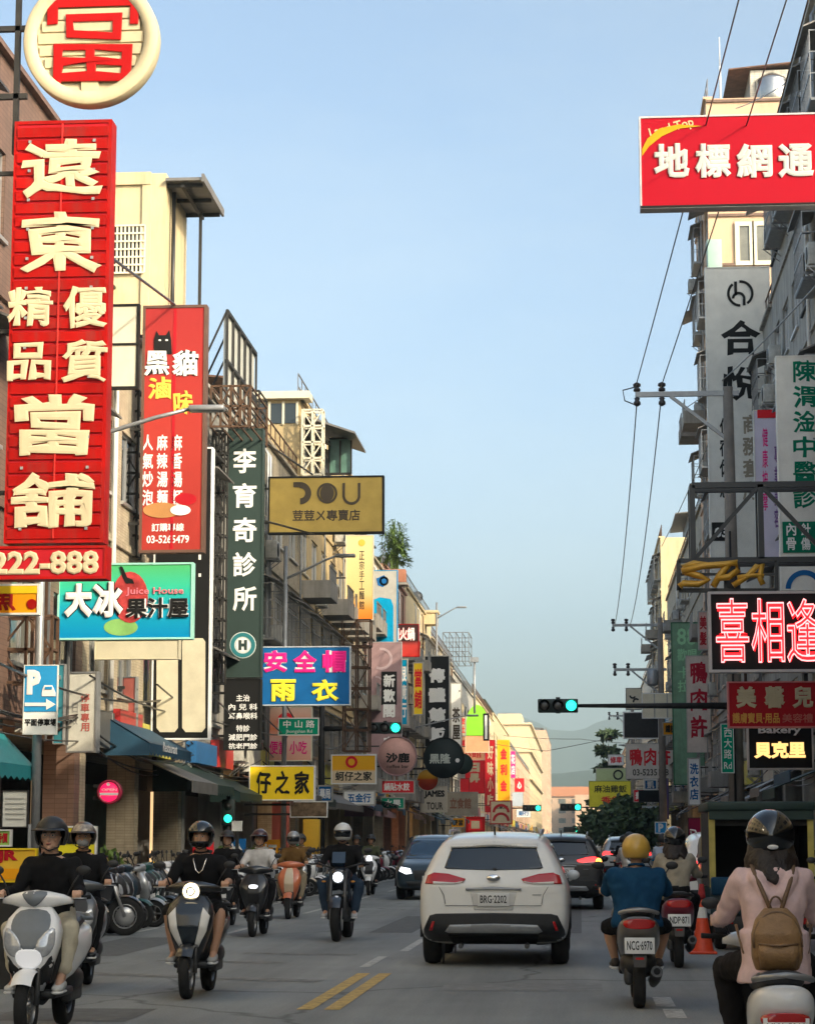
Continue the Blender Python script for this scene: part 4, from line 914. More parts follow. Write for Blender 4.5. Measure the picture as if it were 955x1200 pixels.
# penthouse with a jutting tin awning (camera facing wall spans pixels 120-187, its street face 187-212)
R0 = BL[1]; zf = 14.3
def rel(root, p): return (p[0]-root.location.x, p[1]-root.location.y, p[2]-root.location.z)
y0 = 50.0; zf = 12.2; zt = at(190, 203, y0).z; xr = XL-.05
m = MB().use(WALLC['cream'])
m.box(rel(R0, (xr-5.2, y0, zf)), rel(R0, (xr, y0+2.8, zt)))
m.box(rel(R0, (xr-5.3, y0-.08, zt-.28)), rel(R0, (xr-.35, y0-.002, zt+.02)))
m.box(rel(R0, (xr-.55, y0-.06, zf)), rel(R0, (xr-.35, y0-.002, zt-.285)))
m.box(rel(R0, (xr-5.3, y0-.05, zf+1.0)), rel(R0, (xr-.56, y0-.002, zf+1.12)))
m.build('penthouse', None, R0)
g0, g1 = at(133, 321, y0), at(171, 265, y0)
wn = MB().box(rel(R0, (g0.x, y0-.03, g0.z)), rel(R0, (g1.x, y0-.004, g1.z))).build('window', DKSTEEL, R0)
gr = MB()
for i in range(9): x = g0.x+(g1.x-g0.x)*i/8; gr.box(rel(R0, (x-.02, y0-.08, g0.z)), rel(R0, (x+.02, y0-.04, g1.z)))
for i in range(7): z = g0.z+(g1.z-g0.z)*i/6; gr.box(rel(R0, (g0.x, y0-.1, z-.02)), rel(R0, (g1.x, y0-.081, z+.02)))
gr.build('grille', OFFW, wn)
ax1 = at(238, 212, y0).x; zb = at(238, 213, y0).z
aw = MB().box(rel(R0, (xr+.01, y0-.15, zb)), rel(R0, (ax1, y0+2.75, zb+.07))); aw.box(rel(R0, (ax1, y0-.2, zb-.05)), rel(R0, (ax1+.06, y0+2.8, zb+.14)))
aw.build('tin_awning', AWN['tin'], R0)
rb = MB()
for i in range(3): yy = y0+.1+i*1.25; rb.box(rel(R0, (xr+.01, yy, zb-.09)), rel(R0, (ax1-.02, yy+.07, zb-.002)))
rb.box(rel(R0, (ax1-.5, y0-.1, zb-.15)), rel(R0, (ax1-.42, y0+2.7, zb-.092))); rb.bar(rel(R0, (xr+.45, y0+2.2, zf)), rel(R0, (xr+.45, y0+2.2, zb-.1)), .07)
rb.build('awning_frame', DKSTEEL, R0)
MB().tube([rel(R0, (xr+.1, y0+.5, zf)), rel(R0, (xr+.1, y0+.5, zb-.1))], .05, 6).build('drain_pipe', BLACK, R0)

def lattice(name, label, x0, x1, y, z0, z1, nx, nz, t=.05, m_=DKSTEEL, cat='steel frame', depth=.5, diag=True, group=None):
    r = empty(name, (x0, y, z0), 0, label, cat, group); fr = MB()
    for d in (0, depth):
        for i in range(nx+1): x = (x1-x0)*i/nx; fr.bar((x, d, 0), (x, d, z1-z0), t)
        for k in range(nz+1): z = (z1-z0)*k/nz; fr.bar((0, d, z), (x1-x0, d, z), t)
    for i in range(nx+1):
        for k in range(nz+1): x = (x1-x0)*i/nx; z = (z1-z0)*k/nz; fr.bar((x, 0, z), (x, depth, z), t*.8)
    fr.build('frame', m_, r)
    if diag:
        dg = MB()
        for i in range(nx):
            for k in range(nz):
                a, b = (x1-x0)*i/nx, (x1-x0)*(i+1)/nx; c, d = (z1-z0)*k/nz, (z1-z0)*(k+1)/nz
                if (i+k) % 2: a, b = b, a
                dg.bar((a, 0, c), (b, 0, d), t*.7)
        dg.build('diagonal_brace', m_, r)
    return r
def lat_px(name, label, px0, py0, px1, py1, Y, nx, nz, **k):
    a, b = at(px0, py1, Y), at(px1, py0, Y); return lattice(name, label, a.x, b.x, Y, a.z, b.z, nx, nz, **k)
lat_px('roof_scaffold', 'rusty rooftop scaffold cage right of the black cat sign', 247, 452, 294, 500, 55, 4, 2, m_=RUST, depth=3.0)
lat_px('roof_scaffold', 'bare black steel box frame on the roof above the dark green clinic sign', 291, 458, 304, 500, 60, 1, 2, m_=DKSTEEL, depth=1.5)
# billboard backs standing on the roof, seen edge on
rt = empty('roof_billboard', (XL-.1, 59.3, 13.0), 0, 'slanting row of translucent roof panels above the rusty scaffold', 'billboard')
for k in range(5):
    MB().box((-.06, k*1.1+.04, .35), (0, k*1.1+1.06, 2.9)).build('panel', paint('clouded_plastic_panel', (.5, .5, .46)), rt)
fr = MB()
for z in (.3, 1.55, 2.95): fr.bar((.04, 0, z), (.04, 5.5, z), .09)
for k in range(6): fr.bar((.05, k*1.1, 0), (.05, k*1.1, 3.0), .06); fr.bar((.05, k*1.1, 3.0), (-1.3, k*1.1, 0), .05)
fr.build('frame', DKSTEEL, rt)
for (yy, z) in ((53.4, 12.5), (54.8, 11.3), (57.5, 11.0)):
    MB().prism([(0, z+.4), (.45, z-.15), (.45, z-.2), (0, z-.15)], .0, 1.9, 'xz').build('dark_canopy', AWN['green'] if yy > 57 else DKSTEEL, BL[2], (0, yy-53.05, 0))
# top storey of the ochre building: end wall, band of windows, awning, glass fin
R4 = BL[4]; Y = 75.05
a, b = at(297, 560, Y), at(352, 463, Y)
m = MB().use(WALLC['ochre']); m.box(rel(R4, (a.x, Y-.06, 13.7)), rel(R4, (XL-.02, Y-.002, 16.6)))
m.build('end_wall', None, R4)
c0, c1 = at(300, 497, Y), at(349, 473, Y)
wn = MB().box(rel(R4, (c0.x, Y-.1, c0.z)), rel(R4, (c1.x, Y-.062, c1.z))).build('window', GLASS, R4)
fr = MB()
for i in range(4): x = c0.x+(c1.x-c0.x)*i/3; fr.box(rel(R4, (x-.04, Y-.14, c0.z-.05)), rel(R4, (x+.04, Y-.101, c1.z+.05)))
fr.build('frame', OFFW, wn)
MB().box(rel(R4, (a.x-.3, Y-.35, 16.6)), rel(R4, (XL+.35, Y+.6, 16.85))).build('eave', OFFW, R4)
p0, p1 = at(352, 487, 76), at(416, 508, 76)
aw = MB().add([rel(R4, q) for q in [(p0.x, 76, p0.z), (p1.x, 76, p1.z), (p1.x, 80, p1.z), (p0.x, 80, p0.z), (p0.x, 76, p0.z+.07), (p1.x, 76, p1.z+.07), (p1.x, 80, p1.z+.07), (p0.x, 80, p0.z+.07)]], [(0,1,2,3),(4,5,6,7),(0,1,5,4),(1,2,6,5),(2,3,7,6),(0,3,7,4)])
aw.build('tin_awning', AWN['tin'], R4)
g0, g1 = at(386, 556, 78), at(412, 514, 78)
MB().box(rel(R4, (g0.x, 78, g0.z)), rel(R4, (g1.x, 78.06, g1.z))).build('glass_screen', AWN['clear'], R4)
fr = MB()
for i in range(3): x = g0.x+(g1.x-g0.x)*i/2; fr.bar(rel(R4, (x, 77.9, g0.z)), rel(R4, (x, 77.9, p1.z+.1)), .06)
fr.bar(rel(R4, (p0.x, 77.9, g0.z)), rel(R4, (g1.x, 77.9, g0.z)), .08); fr.bar(rel(R4, (g1.x, 77.9, g1.z)), rel(R4, (g0.x, 77.9, g1.z)), .06); fr.build('screen_frame', DKSTEEL, R4)
lat_px('white_stair_frame', 'white painted steel stair frame beside the ochre top storey', 354, 480, 378, 556, 74.4, 2, 4, m_=OFFW, depth=.5, t=.06)
# planter and bamboo on the balcony right of the gold board
LEAF = {}
def leafmat(n, c):
    if n not in LEAF:
        m = MATS[n] if c is None else mat(n, c, .6, var=.55, scale=2.2); m.node_tree.nodes['Principled BSDF'].inputs['Subsurface Weight'].default_value = 0; LEAF[n] = m
    return LEAF[n]
def leaves(c, r, n, size, seed=1, droop=0.0, long=2.0):
    rnd = random.Random(seed); mb = MB()
    for i in range(n):
        while True:
            p = Vector((rnd.uniform(-1, 1), rnd.uniform(-1, 1), rnd.uniform(-1, 1)))
            if .25 < p.length < 1: break
        q = Vector((c[0]+p.x*r[0], c[1]+p.y*r[1], c[2]+p.z*r[2]))
        d = Vector((rnd.gauss(0, 1), rnd.gauss(0, 1), rnd.gauss(0, .6)-droop)).normalized(); s_ = size*rnd.uniform(.6, 1.4)
        e = d.cross(Vector((rnd.gauss(0, 1), rnd.gauss(0, 1), rnd.gauss(0, 1)))).normalized()*s_*.5
        mb.add([q, q+d*s_*long*.5+e, q+d*s_*long, q+d*s_*long*.5-e], [(0,1,2,3)])
    return mb
pl = at(463, 655, 100); pr = empty('balcony_plant', (pl.x, 100, pl.z-.6), 0, 'bushy green bamboo like plant spilling from a high planter right of the gold board', 'plant')
MB().box((-.5, -.3, -.5), (.5, .3, .1), .03).build('planter', mat('terracotta', (.35, .14, .08), .8), pr)
MB().box((-1.0, -.4, -.62), (.6, .6, -.51)).build('shelf', CONC, pr)
lv = MB(); rnd = random.Random(4)
for k in range(80):
    a = rnd.uniform(0, 6.28); rr = rnd.uniform(.1, .75); h = rnd.uniform(.4, 2.5)
    pts = [Vector((rnd.uniform(-.2, .2), rnd.uniform(-.2, .2), .1))]; 
    for t in (.3, .6, .85, 1.0): pts.append(Vector((rr*t*math.cos(a), rr*t*math.sin(a), .1+h*math.sin(t*2.35)*.95)))
    lv.tube(pts, .012, 3, False)
    for t in range(14):
        p_ = pts[2+t % 3].lerp(pts[min(4, 3+t % 3)], rnd.random()); d = Vector((math.cos(a)+rnd.gauss(0, .7), math.sin(a)+rnd.gauss(0, .7), -.5+rnd.gauss(0, .5))).normalized()*.3
        e = d.cross(Vector((0, .3, 1))).normalized()*.03; lv.add([p_, p_+d*.5+e, p_+d, p_+d*.5-e], [(0,1,2,3)])
lv.build('foliage', leafmat('bamboo_leaf', (.12, .2, .035)), pr)
MB().box(*[rel(BL[5], q) for q in ((XL-.02, 100, 12.7), (XL+.9, 106, 12.85))]).build('balcony', CONC, BL[5])

# roof clutter farther down the left side
lat_px('roof_railing_frame', 'fine mesh railing cage on a roof left of the traffic light', 519, 741, 549, 775, 146, 4, 3, m_=STEEL, depth=4, diag=False)
lat_px('sign_lattice', 'open steel lattice holding the blue helmet sign out over the street', 402, 757, 432, 880, 72, 2, 5, m_=RUST, depth=.7)
lat_px('sign_lattice', 'dark steel lattice under the long cream banner', 368, 726, 434, 757, 84, 4, 1, m_=RUST, depth=.7)
lat_px('sign_lattice', 'black steel frame carrying the black cat sign', 129, 458, 163, 652, 46.6, 2, 8, m_=DKSTEEL, depth=.5)
lat_px('sign_lattice', 'crowded dark steel frame between the blank billboard and the clinic sign', 246, 505, 264, 800, 56, 2, 12, m_=DKSTEEL, depth=.5)
lat_px('sign_lattice', 'steel frame behind the phone number strip at the left edge', -30, 722, 62, 800, 36.4, 3, 2, m_=RUST, depth=.4)
MB_ = at(506, 718, 137); e_ = empty('roof_pier', (MB_.x, 137, 14.8), 0, 'square cream roof pier carrying a lamp left of the mesh railing', 'roof pier')
MB().box((-.9, 0, 0), (.3, 1.5, MB_.z-14.8)).box((-1.0, -.1, MB_.z-14.8), (.4, 1.6, MB_.z-14.65)).build('pier', WALLC['cream'], e_)
a_ = at(489, 705, 136); tag(MB().ell((0, 0, .3), (.35, .3, .35)).tube([(0,0,-.8),(0,0,.1)], .06).build('roof_siren', BLACK, None, a_), 'black round roof fixture on a short post left of the cream pier', 'roof fixture')
a_ = at(556, 836, 160); b_ = at(556, 776, 160); tag(MB().tube([(0,0,0),(0,0,b_.z-a_.z)], .09, 8).box((-.3,-.2,b_.z-a_.z),(.3,.2,b_.z-a_.z+.35)).build('roof_mast', GALV, None, a_), 'thin pale mast with a small box at its top beside the mesh railing', 'mast')
# ledges of the tall cream block
for k in (0, 1, 2):
    MB().box((-8, -.5, 23.8-.3-k*5.2), (.5, 134, 23.8-k*5.2)).build('cornice', WALLC['pale'], BL[13])
MB().box((-6, .5, 23.85), (-1.5, 20, 25.6)).build('stair_tower', WALLC['pale'], BL[13])
# camera facing end walls of far buildings carry windows
for bi, n_, ys in ((14, 3, (8, 14, 20, 26)), (13, 2, (6, 11, 16))):
    rr_ = BL[bi]
    for z in ys:
        for k in range(n_):
            f, g_ = win_meshes(2.2, 1.6, -1, 'light')
            o = link('window', f, rr_, (-2.2-k*3.6, -.06, z)); o.rotation_euler = (0, 0, math.pi/2); link('pane', g_, o)
# far cross building
cb = building('far wide building with an orange tiled roof closing the end of the street', -1, 900, 930, 20, 'peach', 71, detail=0, depth=14)
cb.location.x = 12
xb = empty('end_building', (-40, 935, 0), 0, 'pale low building with an orange roof closing the street end below the mountains', 'building')
MB().box((0, 0, 0), (70, 12, 20)).build('wall', WALLC['peach'], xb); MB().prism([(-2, 20), (72, 20), (68, 24), (2, 24)], -1, 13, 'xz').build('roof', mat('orange_roof', (.55, .22, .1), .8), xb)
for k in range(12):
    for z in (5, 9, 13, 17): MB().box((3+k*5.6, -.2, z), (6+k*5.6, -.01, z+2)).build('window', GLASSL, xb)
for bi, x in ((8, 0),): pass
# right tower face: big white framed window and ledge seen under the red banner
R2 = BR[2]; Y = 97.05
c0, c1 = at(864, 309, Y), at(911, 262, Y)
wn = MB().box(rel(R2, (c0.x, Y-.05, c0.z)), rel(R2, (c1.x, Y-.004, c1.z))).build('window', GLASSL, R2)
fr = MB()
for q in (0, .35, .42, 1): x = c0.x+(c1.x-c0.x)*q; fr.box(rel(R2, (x-.1, Y-.12, c0.z-.1)), rel(R2, (x+.1, Y-.051, c1.z+.1)))
for z in (c0.z, c1.z): fr.box(rel(R2, (c0.x-.09, Y-.115, z-.1)), rel(R2, (c1.x+.09, Y-.052, z+.1)))
fr.build('frame', OFFW, wn)
for py in (252, 310, 118):
    z = at(870, py, Y).z; MB().box(rel(R2, (XR+.02, Y-.09, z-.06)), rel(R2, (XR+6, Y-.003, z+.06))).build('ledge', WALLC['brown'], R2)
p = at(843, 100, Y); tag(MB().tube([(0,0,0),(0,0,2.2)], .05, 6).tube([(0,0,2.2),(0,0,3.6)], .025, 6).build('antenna', WHITE, None, (XR+.8, 99, 34.6)), 'thin white antenna on the tall peach building above the red banner', 'antenna')
# small mint green box balcony on the tower's corner
p0, p1 = at(829, 322, 96), at(845, 280, 96)
tag(MB().box((0, 0, 0), (p1.x-p0.x, .8, p1.z-p0.z), .03).build('roof_cabinet', paint('mint_panel', (.35, .5, .44)), None, (p0.x, 96, p0.z)), 'mint green box clinging to the tower corner above the hotel sign', 'cabinet')
# black sign scaffold above the neon sign, script letters on it
fr_ = lat_px('sign_gantry', 'large black steel gantry with diagonal braces above the neon sign', 812, 567, 970, 657, 44, 2, 1, m_=BLACK, depth=.6, t=.11)
a = at(794, 688, 43.5)
sp = empty('script_sign', (a.x, 43.5, a.z), 0, 'gold neon tube script letters in a black cage above the neon sign', 'sign')
def L(px, py, dy=0): q = at(px, py, 43.5); return (q.x-a.x, -.05+dy, q.z-a.z)
TUBE = mat('gold_tube', (.6, .32, .03), .35, .2, var=.15, scale=8)
MB().tube([L(*p) for p in ((828,663),(812,661),(800,665),(803,671),(818,675),(829,680),(818,685),(800,684),(796,688))], .07, 8).build('letter', TUBE, sp)
MB().tube([L(*p, -.04) for p in ((798,670),(822,664),(850,662),(862,660),(864,669),(853,677),(838,678))], .07, 8).tube([L(*p, -.03) for p in ((853,662),(843,674),(835,688))], .07, 8).build('letter', TUBE, sp)
MB().tube([L(*p, -.08) for p in ((858,687),(874,677),(886,664),(892,662),(889,678),(893,686))], .06, 8).tube([L(*p, -.09) for p in ((863,678),(880,675),(894,676))], .05, 8).build('letter', TUBE, sp)
fr = MB(); P_ = [L(795,656,.2), L(910,656,.2), L(910,691,.2), L(795,691,.2)]
for i in range(4): fr.bar(P_[i], P_[(i+1) % 4], .08)
fr.bar(L(795,672,.2), L(910,672,.2), .05); fr.bar(L(850,656,.2), L(850,691,.2), .05); fr.build('frame', BLACK, sp)

# ------------------------------------------------------------------ facade mounted boards, low left
def wall_board(name, label, px0, py0a, py1a, Y0, Y1, m_, thick=.12, X=None, cat='sign'):
    """board lying along the street; its near edge is at pixel column px0 and distance Y0"""
    a = at(px0, py1a, Y0); b = at(px0, py0a, Y0)
    r = empty(name, (a.x, Y0, a.z), 0, label, cat)
    MB().box((-thick, 0, 0), (0, Y1-Y0, b.z-a.z)).build('panel', m_, r)
    f = MB()
    for z in (0, b.z-a.z): f.box((-thick-.02, -.03, z-.03), (.02, Y1-Y0+.03, z+.03))
    for y in (-.03, Y1-Y0): f.box((-thick-.015, y, .031), (.015, y+.03, b.z-a.z-.031))
    f.build('frame', GALV, r); return r
s = Sign('white_shop_board', 'dirty white shop board with faded red writing behind the parking sign', 77, 787, 116, 882, 40.5, paint('dirty_white_board', (.62, .61, .54), var=.25), .15, GALV, .03, attach=XL)
s.root.rotation_euler = (0, 0, R(-9)); s.col('停車專用', 95, 812, 106, 858, paint('faded_red_letters', (.45, .12, .1)), .02); s.col('日夜', 85, 822, 92, 850, GRYB, .01)
s = Sign('teal_edge_board', 'dark teal board just behind the parking sign', 62, 778, 77, 872, 40.0, paint('teal_board', (.04, .2, .25)), .12, GALV, .02, attach=XL)
s = Sign('salmon_shop_board', 'faded salmon board under the blank beige board', 133, 793, 161, 869, 46.5, paint('salmon_board', (.4, .12, .1), var=.25), .12, GALV, .02, attach=XL)
s.root.rotation_euler = (0, 0, R(-12)); s.col('機車行', 134, 800, 140, 850, WHT, .01)
s = Sign('black_edge_board', 'black vertical board next to the faded salmon one', 119, 790, 133, 868, 46.0, BLK, .12, DKSTEEL, .02, attach=XL)
s = Sign('slim_white_board', 'slim white upright board left of the parking sign', 18, 767, 31, 858, 37.5, GREYW, .12, GREYW, .02, attach=XL)
def awning(label, Y0, Y1, zt, zb, out, m_, val=.25, scallop=False, X=XL):
    r = empty('shop_awning', (X, Y0, zb), 0, label, 'awning'); f = MB()
    f.prism([(.02, zt-zb), (out, 0), (out-.015, -.02), (.02, zt-zb-.03)], 0, Y1-Y0, 'xz'); f.build('canvas', m_, r)
    v = MB(); n_ = int((Y1-Y0)/.35)
    for i in range(n_):
        y = (Y1-Y0)*i/n_; w_ = (Y1-Y0)/n_
        v.add([(out, y, .0), (out, y+w_, .0), (out, y+w_, -val*.75), (out, y+w_/2, -val), (out, y, -val*.75)], [(0,1,2,3,4)])
    v.add([(.02, 0, zt-zb), (out, 0, 0), (out, 0, -val), (.02, 0, -val)], [(0,1,2,3)]); v.build('valance', m_, r)
    return r
awning('bright teal canvas awning at the bottom left edge', 31, 36.2, at(0, 866, 35).z+.15, at(38, 905, 36).z+.1, .55, AWN['teal'])
r = awning('dark blue canvas awning with small white lettering over the arcade', 44, 48.8, 3.95, 3.4, .95, AWN['blue'])
o = lettering(r, 'Restaurant', -.8, -.12, .8, .08, 0, WHT, .01, .004); o.rotation_euler = (0, 0, math.pi/2); o.location = (.962, 2.2, 0)
awning('drooping green awning beside the pale arcade pillar', 49.2, 56, 3.3, 2.8, .8, AWN['green'])
awning('sagging dark awning beneath the clinic sign', 57, 61, 3.1, 2.7, .8, AWN['green'])
awning('grey canopy over the arcade under the second yellow sign', 78, 88, 3.3, 2.8, 1.0, AWN['tin'])
awning('pinkish canopy over the arcade below the mauve sign', 90, 101, 3.2, 2.7, 1.2, mat('dusty_pink_canvas', (.35, .2, .22), .6))
s = round_sign('round_crimson_sign', 'round glowing crimson sign with a white bar over the dark arcade', 128, 928, 14, 43, mat('lit_crimson', (.6, .01, .08), .4, var=.1, emis=(1, .02, .12), es=.35), mat('crimson_rim', (.4, .02, .06), .4), attach=True)
s.patch('white_bar', 116, 929, 140, 932, WHT, .028); s.text('OPEN', 119, 924, 137, 927, WHT, .02, .01, .028); s.disc('dot', 127, 919, 2, WHT, .028)
s = Sign('yellow_poster', 'yellow poster board behind the second rider, black ink splash on it', 65, 968, 114, 1004, 27.5, paint('lemon_poster', (.75, .65, .03)), .05, GREYW, .02)
s.disc('ink_blot', 82, 982, 9, BLK, ry=7)
MB().box((-.2, .06, -s.Z0+.12), (-.15, .11, .1)).box((.15, .06, -s.Z0+.12), (.2, .11, .1)).build('post', GALV, s.root)
s = Sign('paper_notice', 'tilted white paper notice board at the left edge above the yellow banner', 2, 926, 34, 970, 30, paint('paper', (.6, .6, .55)), .03, DKSTEEL, .015)
for k in range(5): s.patch('line', 7, 935+k*6, 29, 936+k*6, GRYB)
MB().bar((.2, .05, -s.Z0+.12), (.2, .05, .05), .04).build('post', GALV, s.root)
s = Sign('red_yellow_banner', 'red and yellow street stall banner at the lower left edge', -30, 994, 44, 1034, 22, paint('banner_yellow', (.75, .45, .04)), .04, YEL, .015)
s.text('JR', -4, 996, 22, 1012, DRED, .06); s.patch('lower_band', -28, 1018, 42, 1030, ORG)
MB().box((-.25, .04, -s.Z0+.002), (.25, .07, .02)).build('legs', DKSTEEL, s.root)
s = Sign('green_stall_poster', 'green and white stall poster just above the red and yellow banner', -30, 972, 14, 992, 24, paint('poster_green', (.3, .5, .12)), .04, GREYW, .015); s.text('特價', -4, 976, 10, 988, DRED, .03)
MB().box((-.05, .04, -s.Z0+.002), (.05, .07, .02)).build('post', DKSTEEL, s.root)
s = Sign('small_notice', 'small pale notice fixed to a dark post near the arcade pillars', 272, 962, 284, 974, 55, GREYW, .04, GREYW, .02)
MB().bar((0, .05, -s.Z0), (0, .05, .1), .08).build('post', DKSTEEL, s.root)
# coral shop door surround and yellow panel under the picture sign
for nm, lb, x0, y0_, x1, y1_, Y_, m_ in (('coral_pillar', 'coral painted pillar in the left arcade under the yellow sign', 318, 940, 338, 1020, 66, paint('coral', (.55, .14, .1))), ('yellow_shop_panel', 'bright yellow shop panel beside the coral pillar', 355, 960, 374, 1010, 68, paint('shop_yellow', (.7, .42, .04)))):
    a = at(x0, y1_, Y_); b = at(x1, y0_, Y_); tag(MB().box((0, 0, 0), (b.x-a.x, .4, b.z-.12), .02).build(nm, m_, None, (a.x, Y_, .12)), lb, 'pillar' if 'pillar' in nm else 'panel')

# ------------------------------------------------------------------ poles, lamps, traffic lights, wires
def pole(name, label, x, y, h, r0, r1, m_, cat='pole', n=14):
    r = empty(name, (x, y, 0), 0, label, cat)
    MB().tube([(0, 0, 0), (0, 0, h)], [r0, r1], n).build('post', m_, r); return r
CPOLE = mat('concrete_pole', (.23, .2, .17), .8, var=.3, scale=2, bump=.2)
P1 = at(862, 900, 62); pr = pole('utility_pole', 'tall grey utility pole whose crossarm reaches out over the right lane', P1.x, 62, 14.15, .24, .14, CPOLE, 'utility pole')
TXM = {}
def insul(mb, x, z, y=0):
    mb.lathe([(.03, 0), (.1, .03), (.1, .1), (.05, .13), (.11, .17), (.11, .24), (.04, .28)], (x, y, z), 'z', 10)
def crossarm(root, X, xl, z, m_=GALV, brace=True, hang=True):
    f = MB().box((xl, -.06, z-.06), (.3, .06, z+.08))
    if brace: f.bar((-.05, 0, z-1.3), (xl*.62, 0, z-.05), .09)
    f.build('crossarm', m_, root)
    i = MB()
    for x in (xl+.05, xl+.75):
        insul(i, x, z+.08); 
        if hang: i.lathe([(.03, 0), (.09, -.04), (.06, -.1), (.1, -.14), (.1, -.22), (.03, -.27)], (x, 0, z-.06), 'z', 10)
    i.build('insulator', mat('brown_porcelain', (.03, .02, .018), .3), root)
crossarm(pr, P1.x, at(744, 461, 62).x-P1.x, at(744, 463, 62).z)
MB().tube([(at(744, 461, 62).x-P1.x+.05, 0, 14.2), (at(744, 461, 62).x-P1.x-.35, 0, 14.1), (at(744, 461, 62).x-P1.x-.3, 0, 13.8), (at(744, 461, 62).x-P1.x+.05, 0, 13.65)], .02, 5).build('jumper_wire', BLACK, pr)
MB().tube([(-.05, -.25, 2.5), (-.05, -.25, 10)], .035, 6).box((-.25, -.5, 8.3), (.2, -.24, 9.1), .02).build('junction_box', DKSTEEL, pr)
P2 = at(776, 900, 118); pr2 = pole('utility_pole', 'distant utility pole with two crossarms beside the sunlit slim building', P2.x, 118, 13.2, .22, .14, CPOLE, 'utility pole')
crossarm(pr2, P2.x, at(717, 735, 118).x-P2.x, 12.8); crossarm(pr2, P2.x, at(719, 785, 118).x-P2.x, at(719, 785, 118).z, hang=True)
MB().lathe([(0, 0), (.28, 0), (.3, .1), (.3, .75), (.2, .85), (0, .85)], (-.45, 0, 9.6), 'z', 16).lathe([(0, 0), (.28, 0), (.3, .1), (.3, .75), (0, .85)], (-.45, 0, 8.0), 'z', 16).build('transformer', GALV, pr2)
P3 = pole('utility_pole', 'far utility pole lost between the tree and the white leaf sign', 4.5, 190, 12.5, .22, .14, CPOLE, 'utility pole'); crossarm(P3, 4.5, -2, 12)
def wire(label, pts, sag=.5, r=.014, grp=None):
    mb = MB(); allp = []
    for a, b in zip(pts[:-1], pts[1:]):
        a, b = Vector(a), Vector(b); n_ = 14
        for i in range(n_+(1 if b == Vector(pts[-1]) else 0)): t = i/n_; q = a.lerp(b, t); q.z -= sag*4*t*(1-t)*((b-a).length/55); allp.append(q)
    mb.tube([p-allp[0] for p in allp], r, 5, False); return tag(mb.build('overhead_wire', BLACK, None, allp[0]), label, 'wire', grp)
def ext(a, b, Y):  # point at distance Y on the line a-b
    a, b = Vector(a), Vector(b); return a+(b-a)*((Y-a.y)/(b.y-a.y))
w1 = at(744, 455, 62); w2 = at(773, 457, 62)
wire('long overhead wire from the outer insulator up to the top edge, left of its twin', [ext(w1, at(861, 0, 38), 12), w1], .25, .016)
wire('long overhead wire from the inner insulator up to the top edge, right of its twin', [ext(w2, at(916, 0, 38), 12), w2], .25, .016)
wire('wire falling from the outer insulator to the distant utility pole', [at(746, 470, 62), at(720, 733, 118)], .8, .018)
wire('wire falling from the inner insulator to the distant utility pole', [at(774, 470, 62), at(738, 733, 118)], .8, .018)
wire('thin wire slanting from the tower antenna corner to the right edge', [at(862, 127, 90), at(960, 70, 52)], .2, .02)
wire('drooping wire crossing in front of the mountains, upper of two', [at(560, 868, 230), at(640, 880, 215), at(800, 845, 200)], .3, .03)
wire('drooping wire crossing in front of the mountains, lower of two', [at(590, 862, 260), at(680, 866, 240), at(790, 872, 210)], .3, .03)
wire('wire crossing the right facades toward the traffic light', [at(775, 640, 118), at(850, 470, 80)], .3, .02)
wire('wire running along the right facades behind the gantry', [at(800, 480, 90), at(960, 330, 45)], .3, .02)
wire('wire from the pawnshop sign down to the black cat sign', [at(132, 303, 36), at(205, 357, 46)], .0, .03)
wire('wire slanting from the rusty scaffold to the gold board', [at(280, 498, 57), at(366, 556, 64)], .0, .03)
wire('wire slanting below the gold board', [at(309, 610, 58), at(368, 626, 64)], .0, .03)
for k in range(6):
    wire(['sagging cable bundle over the left arcade behind the parking sign', 'second sagging cable over the left arcade near the blue awning', 'thin cable hung between the left facades below the juice sign', 'cable looping under the salmon board', 'cable slung along the left facades above the yellow sign', 'cable slung across the left facades below the helmet sign'][k],
        [(XL+.5+.1*k, 34+k*6, 4.2+.25*k), (XL+.4, 48+k*8, 4.5+.2*k)], .9+.2*k, .022)
LED = mat('lit_green_lens', (.05, .6, .4), .3, var=0, emis=(.02, 1, .62), es=1.1); DIM = mat('dark_lens', (.05, .045, .04), .2, var=0)
SIGB = mat('signal_housing', (.02, .035, .03), .5, var=.1)
def signal(label, px0, px1, py, Y, ax, pole_lab=None, armz=0.0, r=.16):
    a, b = at(px0, py, Y), at(px1, py, Y); w_ = b.x-a.x; hh = w_*.34
    rt = empty('traffic_light', ((a.x+b.x)/2, Y, a.z), 0, label, 'traffic light')
    MB().box((-w_/2, 0, -hh/2), (w_/2, .22, hh/2), .03).build('housing', SIGB, rt)
    for i in range(3):
        x = -w_/2+w_*(i+.5)/3; rr = w_*.13
        MB().lathe([(0, -.012), (rr*.6, -.01), (rr, 0)], (x, -.002, 0), 'y', 20).build('lens', LED if i == 2 else DIM, rt)
        v = MB()
        for k in range(10):
            t0, t1 = R(200-k*22-0), R(200-(k+1)*22)
            q = lambda t, y_, e: (x+(rr+.02+e)*math.cos(t), y_, (rr+.02+e)*math.sin(t))
            v.add([q(t0, -.0, 0), q(t1, -.0, 0), q(t1, -.2, 0), q(t0, -.2, 0), q(t0, 0, .01), q(t1, 0, .01), q(t1, -.2, .01), q(t0, -.2, .01)], [(0,1,2,3),(4,5,6,7),(3,2,6,7)])
        v.build('visor', SIGB, rt)
    if ax is not None:
        x0 = ax-(a.x+b.x)/2; s_ = 1 if x0 > 0 else -1
        MB().tube([(s_*w_/2, .11, 0), (x0, .11, -.02+armz)], [.05, .1], 10).build('mast_arm', DKSTEEL, rt)
        MB().box((-.06, .23, -.2), (.06, .34, .25)).build('clamp', DKSTEEL, rt)
    return rt
